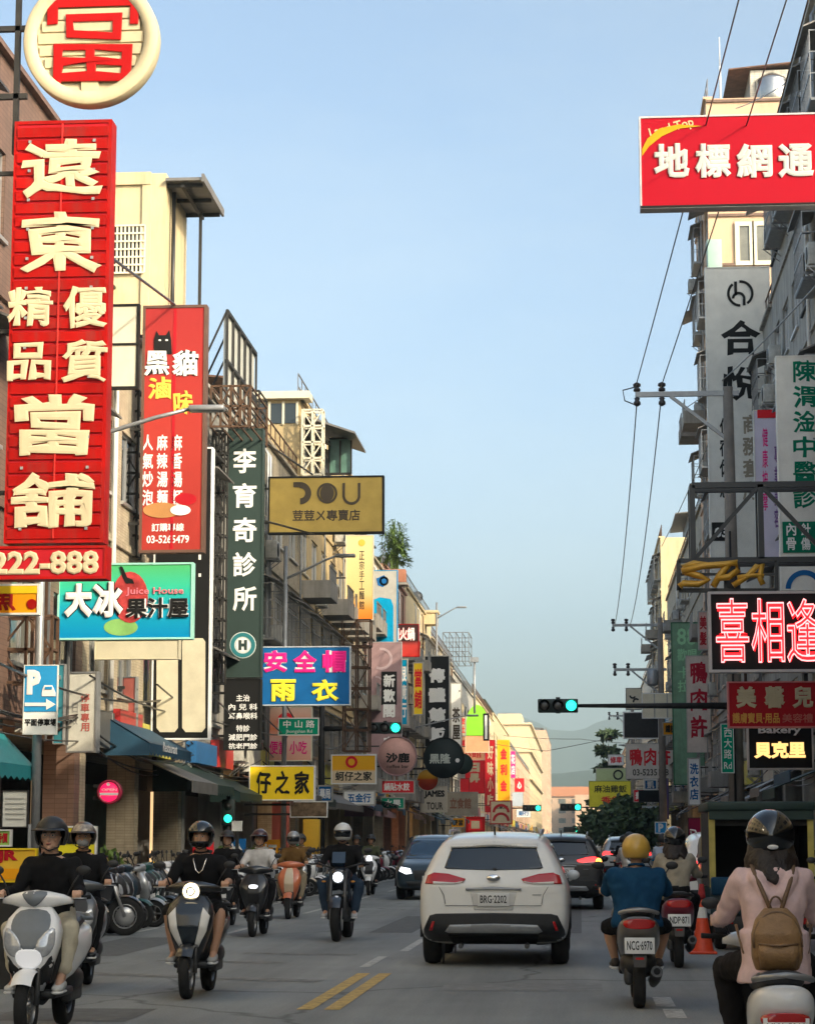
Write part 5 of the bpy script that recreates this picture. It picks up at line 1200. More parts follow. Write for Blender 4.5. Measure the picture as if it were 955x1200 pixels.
signal('green traffic light on a long black mast arm over the right lane', 630, 677, 827, 62, P1.x-.05)
tl = signal('green traffic light in front of the mauve vertical sign on the left', 431, 470, 853, 75, -8.7)
pole('signal_pole', 'dark signal pole standing left of the mauve sign light', -8.7, 75.1, 7.4, .13, .09, DKSTEEL)
signal('small green traffic light before the far cream block', 612, 634, 947, 240, 4.6*0-8.6); signal('small green traffic light right of the far cream block, above its lower twin', 656, 681, 946, 205, 5.2)
signal('tiny lowest green traffic light at the street end', 660, 678, 972, 300, 5.2)
for k, (y_, s_) in enumerate(((240.1, -8.6), (205.1, 5.2), (300.1, 5.2))):
    pole('signal_pole', ['slim signal pole far down the left pavement', 'slim signal pole far down the right pavement beside the tree', 'slim farthest signal pole on the right'][k], s_, y_, 6.2, .1, .08, DKSTEEL)
def lamp(label, x, y, h, arm, drop=.3):
    r = empty('street_lamp', (x, y, 0), 0, label, 'street lamp')
    MB().tube([(0, 0, 0), (0, 0, h)], [.085, .06], 12).build('post', GALV, r)
    MB().tube([(0, 0, h-1.0), (arm*.35, 0, h-.75), (arm*.75, 0, h-.45), (arm, 0, h-.3)], [.045, .04, .035, .03], 8).build('arm', GALV, r)
    MB().box((arm-.05, -.12, h-.36), (arm+.55, .12, h-.26), .03).build('lamp_head', GALV, r); return r
q = at(43, 900, 36); lp = lamp('grey street lamp post carrying the parking sign, its arm reaching over the cat sign', q.x, 36, at(40, 495, 36).z+.5, at(225, 503, 36).x-q.x)
MB().lathe([(.1, 0), (.1, .9)], (0, 0, 0), 'z', 12).build('base_sleeve', GALV, lp)
s = Sign('parking_direction_sign', 'blue parking sign with a white letter, car and arrow over a white strip', 27, 779, 69, 861, 35.8, WHT, .03, GREYW, .015)
s.patch('blue_panel', 28, 780, 68, 834, LBLUE, d=.01)
s.text('P', 32, 785, 49, 814, WHT, .07, .01, -.016)
s.poly('arrow', [(30,823.5),(55,823.5),(55,819),(66,825.5),(55,832),(55,827.5),(30,827.5)], WHT, -.016); 
s.poly('car_symbol', [(50,812),(51,807),(53,803),(62,803),(64,807),(66,812),(66,816),(50,816)], WHT, -.016); s.patch('car_window', 54, 805, 62, 808, LBLUE, -.03)
s.text('平面停車場', 29, 842, 67, 851, BLK, .04)
q = at(333, 900, 66); lamp('slim street lamp behind the yellow sign with its arm under the gold board', q.x, 66, at(333, 640, 66).z, at(395, 697, 66).x-q.x)
q = at(478, 900, 115); lamp('street lamp whose pale arm leads to the round white sign', q.x, 115, 8.2, at(548, 838, 115).x-q.x)
q = at(512, 900, 137); lamp('high street lamp arm above the rooftops left of the traffic light', q.x, 137, at(512, 706, 137).z, 1.3)
lamp('street lamp far down the right pavement', 5.2, 170, 9, -2.2)
rt = empty('traffic_light', (-8.9, 50, 0), 0, 'pedestrian signal with a green light on a dark post near the notice', 'traffic light'); q = at(268, 955, 56)
rt.location = (q.x, 56, 0); MB().tube([(0,0,0),(0,0,2.6)], .06, 8).build('post', DKSTEEL, rt); MB().box((-.16, -.1, 1.85), (.16, .1, 2.5), .02).build('housing', SIGB, rt); MB().lathe([(0, -.02), (.1, 0)], (0, -.1, 2.02), 'y', 16).build('lens', LED, rt); MB().lathe([(0, -.02), (.1, 0)], (0, -.1, 2.32), 'y', 16).build('lens', DIM, rt)

# ------------------------------------------------------------------ trees
BARK = mat('bark', (.07, .05, .035), .9, var=.4, scale=6, bump=.4)
def tree(label, x, y, h, cr, seed, c, n=2600, size=.28, shape='round'):
    rnd = random.Random(seed); r = empty('roadside_tree', (x, y, 0), 0, label, 'tree')
    t = MB().tube([(0, 0, 0), (.1, .05, h*.3), (-.05, .1, h*.55), (0, 0, h*.9)], [.2, .16, .12, .03], 10)
    for k in range(9):
        a = rnd.uniform(0, 6.28); z = h*rnd.uniform(.35, .8); l = cr*rnd.uniform(.5, .9)
        t.tube([(0, 0, z), (l*.5*math.cos(a), l*.5*math.sin(a), z+l*.3), (l*math.cos(a), l*math.sin(a), z+l*.45)], [.07, .05, .02], 6)
    t.build('trunk', BARK, r)
    cl = MB()
    for k in range(34):
        a = rnd.uniform(0, 6.28); z = rnd.uniform(0, 1)
        if shape == 'round': rr = cr*math.sqrt(max(0, 1-(2*z-1)**2))*rnd.uniform(.35, 1.0); zz = h*.38+z*h*.6
        else: zz = h*.3+round(z*5)/5*h*.68; rr = cr*(1.05-z*.85)*rnd.uniform(.2, 1)
        rs = cr*rnd.uniform(.22, .4); c_ = (rr*math.cos(a), rr*math.sin(a), zz)
        q = leaves(c_, (rs, rs, rs*(.7 if shape == 'round' else .3)), n//34, size, seed*100+k, .3)
        cl.add(q.v, q.f, False)
    o = cl.build('crown', leafmat(c[0], c[1]), r); return r
tree('dark green bushy tree behind the yellow hanging sign', 3.6, 175, 4.5, 2.6, 5, ('dark_leaf', (.06, .11, .04)), 3600, .3)
tree('layered dark tree rising left of the wide duck sign', 2.9, 225, 12.4, 2.0, 6, ('deep_leaf', (.06, .1, .045)), 3800, .34, 'tier')
tree('low dark street tree left of the parking sign post', 3.6, 140, 3.4, 1.6, 7, ('dark_leaf', None), 4000, .24)
tree('small tree at the far right kerb, behind the bushy one', 2.0, 210, 4.2, 2.2, 8, ('dark_leaf', None), 3000, .3)

# standing shop boards, pots and crates in the left arcade mouth
for i, (nm, lb, cat, x, y, w_, h_, m_, t) in enumerate((
 ('standing_board', 'white standing board with red writing at the foot of the first brown pillar', 'board', -8.95, 37.5, .5, 1.1, WHT, '特價'),
 ('standing_board', 'yellow standing board between the parked scooters and the blue awning', 'board', -9.0, 47.5, .45, .9, YEL, '便當'),
 ('standing_board', 'red standing light box under the drooping green awning', 'board', -8.9, 52.6, .5, 1.5, REDL, '小吃'),
 ('standing_board', 'blue standing board under the clinic sign', 'board', -9.0, 58.4, .5, 1.4, BLUE, '診所'),
 ('standing_board', 'orange standing board left of the coral pillar', 'board', -8.9, 64.0, .6, 1.5, ORG, '蚵仔'),
 ('standing_board', 'green standing board past the yellow shop panel', 'board', -9.0, 72.5, .6, 1.5, GRN, '果汁'),
 ('standing_board', 'white standing board by the right kerb left of the maroon banner', 'board', 4.9, 64.0, .6, 1.5, WHT, '停車'))):
    r = empty(nm, (x, y, .12 if abs(x) > 8.95 or x > 0 else .0), R(random.uniform(-8, 8)), lb, cat)
    MB().box((-w_/2, 0, .08), (w_/2, .06, h_), .01).build('panel', m_, r); MB().box((-w_/2, -.1, 0), (-w_/2+.05, .2, .075)).box((w_/2-.05, -.1, 0), (w_/2, .2, .075)).build('foot', DKSTEEL, r)
    lettering(r, t[0], -w_*.34, h_*.55, w_*.34, h_*.92, -.001, REDL if m_ in (WHT, YEL) else WHT, .03); lettering(r, t[1], -w_*.34, h_*.15, w_*.34, h_*.5, -.001, REDL if m_ in (WHT, YEL) else WHT, .03)
for lb, x, y in (('potted shrub at the arcade mouth below the crimson round sign', -9.15, 43.2), ('potted shrub beside the pale arcade pillar under the green awning', -9.2, 55.5), ('potted shrub on the left pavement before the coral pillar', -9.15, 62.5)):
    r = empty('potted_shrub', (x, y, .12), 0, lb, 'plant'); MB().lathe([(.14, 0), (.2, .38), (.18, .38), (.16, .3), (0, .3)], (0, 0, 0)).build('pot', MATS['terracotta'], r)
    leaves((0, 0, .75), (.35, .35, .45), 260, .09, int(y)).build('foliage', leafmat('bamboo_leaf', None), r)
for i, lb in enumerate(('red plastic crate at the foot of the brown pillar, lowest of its stack', 'blue plastic crate on top of the red one by the brown pillar', 'grey cardboard box beside the crimson sign pillar')):
    r = tag(MB().box((-.22, -.16, 0), (.22, .16, .26), .015).box((-.2, -.14, .27), (.2, .14, .275)).build('crate' if i < 2 else 'box', [paint('crate_red', (.4, .03, .03)), paint('crate_blue', (.02, .1, .3)), paint('cardboard', (.3, .22, .13))][i], None, (-9.2, 39.2 if i < 2 else 44.6, .12+(.277 if i == 1 else 0))), lb, 'crate' if i < 2 else 'box')
# ------------------------------------------------------------------ bodies grown from joined limbs
def apply_mods(mb, mods, name):
    """evaluate modifiers on a scratch object, return the finished mesh"""
    me = mb.mesh(name + '_source'); o = bpy.data.objects.new(name + '_source', me); TMP.collection.objects.link(o)
    for ty, kw in mods:
        m = o.modifiers.new(ty, ty)
        for k, v in kw.items(): setattr(m, k, v)
    with bpy.context.temp_override(scene=TMP, view_layer=TMP.view_layers[0]):
        dg = bpy.context.evaluated_depsgraph_get(); out = bpy.data.meshes.new_from_object(o.evaluated_get(dg))
    bpy.data.objects.remove(o); out.name = name; return out
def grow(name, mb, vox, m, parent, smooth=5, wr=0.0, ws=9.0, seed=0):
    me = apply_mods(mb, [('REMESH', dict(mode='VOXEL', voxel_size=vox, use_smooth_shade=True)), ('SMOOTH', dict(factor=.5, iterations=smooth))], name)
    me.materials.clear(); me.materials.append(m)
    if wr:
        nr = [v.normal.copy() for v in me.vertices]; co = [v.co.copy() for v in me.vertices]; flat = []
        for p, q_ in zip(co, nr):
            n_ = noise.noise(Vector((p.x*ws+seed, p.y*ws, p.z*ws*.7)))+.5*noise.noise(Vector((p.x*ws*2.3, p.y*ws*2.3+seed, p.z*ws*2)))
            flat += (p + q_ * (wr*n_))[:]
        me.vertices.foreach_set('co', flat)
    me.polygons.foreach_set('use_smooth', [True]*len(me.polygons)); me.update()
    return link(name, me, parent)
def limb(mb, pts, rs, n=12):
    pts = [Vector(p) for p in pts]
    for p, r in zip(pts, rs): mb.ell(p, (r, r, r), n, 8)
    for a, b, ra, rb in zip(pts[:-1], pts[1:], rs[:-1], rs[1:]): mb.tube([a, b], [ra, rb], n, True)
SKIN = mat('skin', (.48, .27, .17), .5, var=.08, scale=20); SKIN.node_tree.nodes['Principled BSDF'].inputs['Subsurface Weight'].default_value = .08
SKINP = mat('light_skin', (.55, .33, .23), .5, var=.08, scale=20)
HAIR = mat('dark_hair', (.018, .011, .009), .45, var=.4, scale=60, bump=.4, bscale=120)

def cloth(n, c, rough=.85): return mat(n, c, rough, var=.18, scale=9, bump=.25, bscale=220, spec=.12)
EYEW = mat('eye_white', (.6, .58, .55), .3, var=0); LIP = mat('lips', (.35, .1, .08), .5, var=0)

def torso(mb, b, f=1.0, wf=1.0, dz=0.0):
    """seated torso, hip to neck"""
    H, S = Vector(b['hip']), Vector(b['chest']); 
    secs = [(-.08, .165, .125), (.02, .17, .13), (.22, .148, .112), (.45, .16, .115), (.7, .19, .118), (.9, .195, .105), (1.0, .155, .085), (1.08, .08, .065)]
    vs = []; n = 20
    out = []
    for t, rx, ry in secs:
        c = H.lerp(S, t); out.append((c.z, c.x, c.y, rx*wf*f, ry*f, 2.3))
    mb.loft(out, 'z', n)
def hand(mb, g, sx):
    """closed hand round a grip lying along x; palm, four curled fingers, thumb"""
    x, y, z = g
    mb.ell((x, y-.028, z+.012), (.042, .03, .02), 10, 8)
    for k, ln in enumerate((.9, 1.0, .96, .82)):
        xx = x+sx*(.03-.02*k)
        limb(mb, [(xx, y-.022, z+.026), (xx, y+.012, z+.034), (xx, y+.034*ln, z+.012), (xx, y+.026*ln, z-.018)], [.0105, .0095, .009, .0082], 7)
    limb(mb, [(x-sx*.03, y-.03, z+.005), (x-sx*.038, y-.012, z-.018), (x-sx*.03, y+.012, z-.026)], [.012, .0105, .009], 7)
def helmet(parent, c, style, m, tilt=0.0, r=(.132, .158, .142), vis=None, band=None):
    bm = bmesh.new(); bmesh.ops.create_uvsphere(bm, u_segments=40, v_segments=28, radius=1)
    kill = []
    for f in bm.faces:
        q = f.calc_center_median(); az = abs(math.degrees(math.atan2(q.x, q.y)))
        if style == 'full':
            if q.z < -.78 or (az < 62 and -.42 < q.z < .22): kill.append(f)
        elif style == 'open':
            if q.z < -.62 or (az < 68 and q.z < .22): kill.append(f)
        else:
            if q.z < -.15-.45*(az > 75)*(az/180) or (az < 60 and q.z < .2): kill.append(f)
    bmesh.ops.delete(bm, geom=kill, context='FACES')
    for v in bm.verts:
        k = 1 + (.06 if style == 'full' and v.co.z < -.3 and v.co.y > 0 else 0)
        v.co = Vector((c[0]+v.co.x*r[0], c[1]+v.co.y*r[1]*k, c[2]+v.co.z*r[2]))
    bmesh.ops.recalc_face_normals(bm, faces=bm.faces); bmesh.ops.solidify(bm, geom=bm.faces[:], thickness=.014)
    mb = MB().bm(bm, True); h = mb.build('helmet', m, parent)
    if vis:
        bm = bmesh.new(); bmesh.ops.create_uvsphere(bm, u_segments=40, v_segments=28, radius=1)
        lo, hi, aw_ = vis[1]
        kill = [f for f in bm.faces if not (lo < f.calc_center_median().z < hi and abs(math.degrees(math.atan2(f.calc_center_median().x, f.calc_center_median().y))) < aw_)]
        bmesh.ops.delete(bm, geom=kill, context='FACES')
        for v in bm.verts: v.co = Vector((c[0]+v.co.x*(r[0]+.006), c[1]+v.co.y*(r[1]+.008), c[2]+v.co.z*(r[2]+.006)))
        bmesh.ops.solidify(bm, geom=bm.faces[:], thickness=.003)
        MB().bm(bm, True).build('visor', vis[0], h)
    # peak and strap
    if style == 'half' or style == 'open':
        pk = MB(); 
        for k in range(10):
            a0, a1 = R(90-52+k*10.4), R(90-52+(k+1)*10.4)
            P = lambda a, e, dz: (c[0]+(r[0]+e)*math.cos(a), c[1]+(r[1]+e)*math.sin(a)*(1+e), c[2]+.035+dz)
            pk.add([P(a0, -.005, .012), P(a1, -.005, .012), P(a1, .04, -.006), P(a0, .04, -.006), P(a0, -.005, .006), P(a1, -.005, .006), P(a1, .04, -.011), P(a0, .04, -.011)], [(0,1,2,3),(7,6,5,4),(3,2,6,7),(0,4,5,1)])
        pk.build('peak', BLACK, h)
    MB().tube([(c[0]-.088, c[1]+.03, c[2]-.03), (c[0]-.07, c[1]+.06, c[2]-.1), (c[0], c[1]+.075, c[2]-.13), (c[0]+.07, c[1]+.06, c[2]-.1), (c[0]+.088, c[1]+.03, c[2]-.03)], .007, 6).build('chin_strap', BLACK, h)
    return h
def person(label, loc, rz, shirt, trousers, shoes, helm, hstyle='open', sleeves='long', legs='long', vis=None, glasses=False, scale=1.0, vox=.012, wf=1.0, mask=None,
           hair=None, knee=.24, group=None, skin=None, seat=.80, lean=.1, grips=((.30, .31, 1.04)), hood=False, loose=1.0, seed=1, face=True, right_foot_down=False):
    skin = skin or SKIN
    root = empty('person', loc, rz, label, 'person', group); root.scale = (scale,)*3
    hip = Vector((0, -.2, seat+.03)); chest = Vector((0, -.2+lean, seat+.50)); hd = chest+Vector((0, .045, .185))
    b = dict(hip=hip, chest=chest)
    gx, gy, gz = grips
    sh = chest+Vector((0, -.01, -.035))
    arms = []; lg = []
    for sx in (-1, 1):
        S = Vector((sx*.175*wf, sh.y, sh.z)); W_ = Vector((sx*gx, gy-.055, gz+.015)); E_ = Vector((sx*(.25 if wf <= 1 else .29), (S.y+W_.y)/2-.05, min(S.z, W_.z)-.02+(.0)))
        E_.z = (S.z+W_.z)/2-.09
        arms.append((sx, S, E_, W_))
        K = Vector((sx*knee, .24, seat-.02)); A = Vector((sx*(knee*.75), .27, .40)); 
        if right_foot_down and sx == 1: K = Vector((.27, .12, .5)); A = Vector((.30, .1, .09))
        lg.append((sx, Vector((sx*.085, -.17, seat+.02)), K, A))
    body = MB(); torso(body, b, .93, wf)
    limb(body, [chest+Vector((0, 0, .0)), hd-Vector((0, .01, .08))], [.06, .052])
    # head with face
    body.ell(hd, (.074, .092, .108), 20, 16); body.ell(hd+Vector((0, .025, -.06)), (.055, .062, .055), 14, 10); 
    limb(body, [hd+Vector((0, .088, .012)), hd+Vector((0, .104, -.022))], [.009, .0135], 8); body.ell(hd+Vector((0, .082, .03)), (.05, .012, .008), 10, 6)
    body.ell(hd+Vector((0, .082, -.055)), (.024, .012, .011), 10, 6); body.ell(hd+Vector((0, .075, -.088)), (.02, .018, .014), 8, 6)
    for sx in (-1, 1): body.ell(hd+Vector((sx*.076, .0, -.012)), (.008, .018, .03), 8, 8); body.ell(hd+Vector((sx*.038, .062, -.028)), (.02, .02, .018), 8, 6)
    for sx, S, E_, W_ in arms:
        limb(body, [S, S.lerp(E_, .5), E_, E_.lerp(W_, .35), W_], [.05, .046, .038, .038, .027])
        hand(body, (sx*gx, gy, gz), sx); limb(body, [W_, Vector((sx*gx, gy-.03, gz+.012))], [.027, .026])
    for sx, Hp, K, A in lg:
        limb(body, [Hp, Hp.lerp(K, .5), K, K.lerp(A, .35), A], [.085, .072, .052, .055, .036])
        limb(body, [A, A+Vector((sx*.01, .12, -.045))], [.035, .028])
    grow('body', body, vox*.62 if vox < .02 else vox, skin, root, 2)
    if face:
        for sx in (-1, 1):
            e = MB().ell(hd+Vector((sx*.031, .083, .012)), (.0135, .006, .007), 10, 6).build('eye', EYEW, root)
            MB().ell(hd+Vector((sx*.031, .0875, .012)), (.006, .004, .006), 8, 6).build('iris', BLK, e)
            MB().tube([hd+Vector((sx*.016, .091, .031)), hd+Vector((sx*.034, .089, .036)), hd+Vector((sx*.05, .08, .031))], .004, 5).build('eyebrow', HAIR, root)
        MB().ell(hd+Vector((0, .093, -.055)), (.021, .005, .006), 10, 6).build('lips', LIP, root)
    if glasses:
        g = MB()
        for sx in (-1, 1):
            ct = hd+Vector((sx*.033, .103, .01)); g.tube([ct+Vector((.025*math.cos(R(a)), 0, .018*math.sin(R(a)))) for a in range(0, 361, 24)], .0022, 5, False)
            g.tube([ct+Vector((sx*.025, 0, .005)), hd+Vector((sx*.078, .01, .012))], .002, 4)
        g.tube([hd+Vector((-.008, .104, .013)), hd+Vector((.008, .104, .013))], .002, 4); g.build('glasses', STEEL, root)
    if mask: 
        g = MB().ell(hd+Vector((0, .048, -.045)), (.064, .066, .05), 14, 10); grow('face_mask', g, .012, mask, root, 3)
    # shirt
    s = MB(); torso(s, b, 1.08*loose, wf)
    for sx, S, E_, W_ in arms:
        if sleeves == 'long': limb(s, [S+Vector((-sx*.03, 0, .0)), S, S.lerp(E_, .5), E_, E_.lerp(W_, .5), E_.lerp(W_, .88)], [.07*loose, .068*loose, .06*loose, .053*loose, .05*loose, .042*loose])
        else: limb(s, [S+Vector((-sx*.03, 0, .0)), S, S.lerp(E_, .45), S.lerp(E_, .85)], [.07*loose, .068*loose, .063*loose, .06*loose])
    if hood:
        s.ell(chest+Vector((0, -.085, -.02)), (.115, .05, .07), 16, 10); limb(s, [chest+Vector((-.1, .0, .045)), chest+Vector((-.095, -.11, -.02)), chest+Vector((-.05, -.14, -.09)), chest+Vector((0, -.145, -.135)), chest+Vector((.05, -.14, -.09)), chest+Vector((.095, -.11, -.02)), chest+Vector((.1, .0, .045))], [.035, .036, .03, .026, .03, .036, .035])
        s.loft([(seat-.07, 0, hip.y, .225*wf, .16, 2.6), (seat+.05, 0, hip.y, .205*wf, .155, 2.5), (seat+.2, 0, hip.y+.02, .18, .135, 2.4)], 'z', 20)
    grow('shirt' if not hood else 'hoodie', s, vox, shirt, root, 4, .017, 8, seed)
    cb = MB(); cz_ = chest.z+.055; cb.tube([(.07*math.cos(R(a_)), chest.y+.005+.062*math.sin(R(a_)), cz_+.012*-math.sin(R(a_))) for a_ in range(0, 361, 20)], .012, 6, False)
    if not hood: cb.build('collar', shirt, root)
    t = MB(); t.loft([(seat-.05, 0, hip.y, .165*wf, .135, 2.4), (seat+.05, 0, hip.y, .178*wf, .142, 2.4), (seat+.15, 0, hip.y+.01, .163*wf, .128, 2.4)], 'z', 20)
    for sx, Hp, K, A in lg:
        if legs == 'long': limb(t, [Hp, Hp.lerp(K, .5), K, K.lerp(A, .5), K.lerp(A, .93)], [.1, .088, .073, .068, .058])
        elif legs == 'capri': limb(t, [Hp, Hp.lerp(K, .5), K, K.lerp(A, .72)], [.1, .09, .078, .07])
        else: limb(t, [Hp, Hp.lerp(K, .5), Hp.lerp(K, .93)], [.1, .092, .08])
    grow('trousers' if legs != 'short' else 'shorts', t, vox, trousers, root, 4, .012, 10, seed+3)
    for sx, Hp, K, A in lg:
        f = MB(); f.loft([(-.075, sx*.0, 0.0, .034, .034, 2.4), (-.02, 0, .004, .042, .046, 2.4), (.06, sx*.004, -.008, .044, .036, 2.4), (.14, sx*.01, -.018, .046, .026, 2.4), (.185, sx*.01, -.022, .03, .018, 2.4)], 'y', 14)
        f.use(shoes); o = f.build('shoe', shoes, root, (A.x, A.y, A.z-.035))
        MB().loft([(-.08, 0, 0, .036, .012, 2.6), (.05, sx*.004, 0, .046, .012, 2.6), (.15, sx*.01, 0, .047, .012, 2.6), (.19, sx*.01, 0, .028, .01, 2.6)], 'y', 14).build('sole', WHITE, o, (0, 0, -.047))
    if hair:
        h = MB(); h.ell(hd+Vector((0, -.02, .02)), (.088, .1, .1), 16, 12)
        for k in range(13):
            a = R(180+k*15); x, y = .085*math.cos(a), .07*math.sin(a)
            rr = random.Random(k+seed); 
            limb(h, [hd+Vector((x, y-.01, -.02)), hd+Vector((x*1.25, y*1.35-.03, -.12)), hd+Vector((x*1.5+rr.uniform(-.02, .02), y*1.5-.07, -hair*rr.uniform(.7, .85)))], [.036, .042, .02], 8)
        grow('hair', h, .012, HAIR, root, 2, .008, 30, 5)
    helmet(root, hd+Vector((0, -.008, .022)), hstyle, helm, vis=vis)
    return root, hd, b

# ------------------------------------------------------------------ scooters
def wheel(parent, y, r, w_, x=0, rim=STEEL, n=28, z=None):
    z = r if z is None else z
    t = MB().lathe([(r*.62, -w_*.36), (r*.8, -w_*.5), (r*.95, -w_*.42), (r, -w_*.15), (r, w_*.15), (r*.95, w_*.42), (r*.8, w_*.5), (r*.62, w_*.36)], (0, 0, 0), 'x', n, cap=False)
    t.f.append; w_o = t.build('wheel', RUBBER, parent, (x, y, z))
    rm = MB().lathe([(r*.6, -w_*.38), (r*.64, -w_*.36), (r*.64, w_*.36), (r*.6, w_*.38), (r*.56, w_*.2), (r*.56, -w_*.2), (r*.6, -w_*.38)], (0, 0, 0), 'x', n, cap=False)
    rm.lathe([(r*.16, -w_*.4), (r*.16, w_*.4)], (0, 0, 0), 'x', 12)
    for k in range(5):
        a = 2*math.pi*k/5; c_, s_ = math.cos(a), math.sin(a); rm.tube([(0, r*.12*c_, r*.12*s_), (0, r*.58*c_, r*.58*s_)], [w_*.16, w_*.12], 6)
    rm.build('rim', rim, w_o); return w_o
HLON = mat('lit_headlamp', (.9, .85, .75), .2, var=0, emis=(1, .82, .5), es=1.3); HLWHITE = mat('lit_white_headlamp', (.9, .9, .9), .2, var=0, emis=(.9, .95, 1), es=1.0)
LENS = mat('clear_lens', (.5, .52, .55), .08, .3, var=.2, scale=30, coat=.5); REDLENS = mat('red_lens', (.45, .01, .012), .15, var=.1, scale=20, coat=.5)
REDLIT = mat('lit_tail_lamp', (.7, .02, .02), .2, var=0, emis=(1, .03, .03), es=1.2); AMBER = mat('lit_amber_lamp', (.9, .35, .05), .2, var=0, emis=(1, .33, .04), es=2.5)
PLATE = mat('plate_white', (.7, .7, .68), .4, var=.05); PLASTIC = mat('black_plastic', (.016, .016, .017), .5, var=.25, scale=15); ENG = mat('engine_metal', (.09, .09, .09), .5, .6, var=.4, scale=20)
def paintc(n, c, metal=0.0, r=.28): return MATS[n] if c is None else mat(n, c, r, metal, var=.05, scale=4, coat=.7)
def plate(parent, txt, c, w_, h_, tilt=0.0):
    """number plate facing -y"""
    p = MB().box((-w_/2, 0, -h_/2), (w_/2, .006, h_/2), .002).build('number_plate', PLATE, parent, c)
    lettering(p, txt, -w_*.42, -h_*.28, w_*.42, h_*.3, -.001, BLK, .012, .002); p.rotation_euler = (tilt, 0, 0); return p
GRYM = mat('grey_moulding', (.09, .085, .08), .5)
def scooter(label, loc, rz, body, seatm=None, trim=None, lamp=None, front='plain', group=None, number=None, rear='plain', root_extra=None, s=1.0, grab=None, turn=0, stand=False):
    trim = trim or PLASTIC; r = empty('scooter', loc, rz, label, 'scooter', group); r.scale = (s,)*3
    wheel(r, .62, .235, .1); wheel(r, -.6, .235, .11)
    # fork and front fender
    MB().tube([(-.075, .62, .24), (-.06, .5, .62)], .022, 8).tube([(.075, .62, .24), (.06, .5, .62)], .022, 8).build('fork', ENG, r)
    f = MB(); vs = []; n_ = 12
    for k in range(n_+1):
        a = R(38+k*112/n_)
        for j in range(7):
            u = -1+2*j/6; rr = .275-.03*abs(u)**2.2; vs.append((u*.078, .62+rr*math.cos(a), .235+rr*math.sin(a)))
    fs = [(k*7+j, k*7+j+1, (k+1)*7+j+1, (k+1)*7+j) for k in range(n_) for j in range(6)]; f.add(vs, fs, True); f.build('front_fender', body, r)
    # apron
    ap = MB().loft([(.33, 0, .40, .075, .04, 2.6), (.42, 0, .44, .12, .07, 3.0), (.53, 0, .47, .165, .10, 3.4), (.66, 0, .485, .21, .12, 3.6), (.78, 0, .465, .225, .115, 3.6), (.87, 0, .43, .195, .09, 3.2), (.94, 0, .395, .14, .065, 2.8), (.985, 0, .37, .09, .04, 2.4)], 'z', 32)
    apm = ap.mesh('front_apron', body); link('front_apron', apm, r); B = bvh_of(apm)
    MB().loft([(.34, 0, .34, .13, .03, 3), (.55, 0, .37, .2, .035, 3), (.8, 0, .36, .2, .035, 3), (.95, 0, .33, .12, .03, 3)], 'z', 20).build('inner_leg_shield', PLASTIC, r)
    cf = lambda name, poly, m, parent=r, sm=3, off=.004, bv=B, d='-y': conform(poly, bv, d, off, .02, sm, .02).build(name, m, parent)
    mir = lambda p: [(-x, z) for x, z in p][::-1]
    grey = trim
    if front == 'white_sport':
        cf('front_centre_panel', [(-.1, .93), (.1, .93), (.15, .82), (.09, .7), (0, .63), (-.09, .7), (-.15, .82)], mat('slate_plastic', (.16, .18, .2), .4, var=.1))
        for q in ([(.06, .69), (.13, .78), (.185, .80), (.19, .68), (.14, .6), (.07, .6)],):
            cf('headlight', q, LENS, off=.012); cf('headlight', mir(q), LENS, off=.012)
        cf('lower_lamp', [(-.07, .64), (.07, .64), (.1, .57), (.05, .51), (-.05, .51), (-.1, .57)], mat('white_lens', (.6, .6, .62), .15, var=0, emis=(1, 1, 1), es=.12), off=.014)
        cf('black_mouth', [(-.17, .6), (-.08, .5), (.08, .5), (.17, .6), (.15, .42), (.1, .38), (-.1, .38), (-.15, .42)], PLASTIC, off=.007)
    elif front == 'dark_wedge':
        cf('front_centre_panel', [(-.13, .86), (.13, .86), (.1, .66), (.03, .42), (-.03, .42), (-.1, .66)], mat('deep_navy_paint', (.012, .02, .03), .25, coat=.6))
        for q in ([(.13, .84), (.2, .76), (.17, .62), (.05, .40), (.035, .42), (.1, .64)],): cf('side_stripe', q, WHITE, sm=0, off=.007); cf('side_stripe', mir(q), WHITE, sm=0, off=.007)
        MB().box((-.02, .57, .71), (.02, .585, .725)).build('badge', CHROME, r)
    elif front == 'round':
        cf('front_centre_panel', [(-.06, .93), (.06, .93), (.09, .6), (.05, .4), (-.05, .4), (-.09, .6)], trim)
        for sx in (-1, 1): MB().ell((sx*.15, .52, .74), (.035, .03, .028)).build('indicator', mat('amber_lens', (.6, .25, .03), .2), r)
    else:
        cf('front_centre_panel', [(-.1, .9), (.1, .9), (.13, .7), (.06, .45), (-.06, .45), (-.13, .7)], trim)
        for q in ([(.1, .74), (.17, .8), (.19, .68), (.12, .62)],): cf('headlight', q, LENS, off=.01); cf('headlight', mir(q), LENS, off=.01)
        if number is None: MB().box((-.09, .575, .5), (.09, .582, .58)).build('front_plate', PLATE, r)
    # handlebar
    hb = MB().loft([(-.27, .32, 1.0, .03, .02, 2.4), (-.2, .34, 1.01, .055, .04, 2.4), (-.09, .37, 1.01, .085, .065, 2.4), (0, .385, 1.01, .1, .075, 2.4), (.09, .37, 1.01, .085, .065, 2.4), (.2, .34, 1.01, .055, .04, 2.4), (.27, .32, 1.0, .03, .02, 2.4)], 'x', 18)
    hbm = hb.mesh('handlebar_cowl', body); link('handlebar_cowl', hbm, r); HB = bvh_of(hbm)
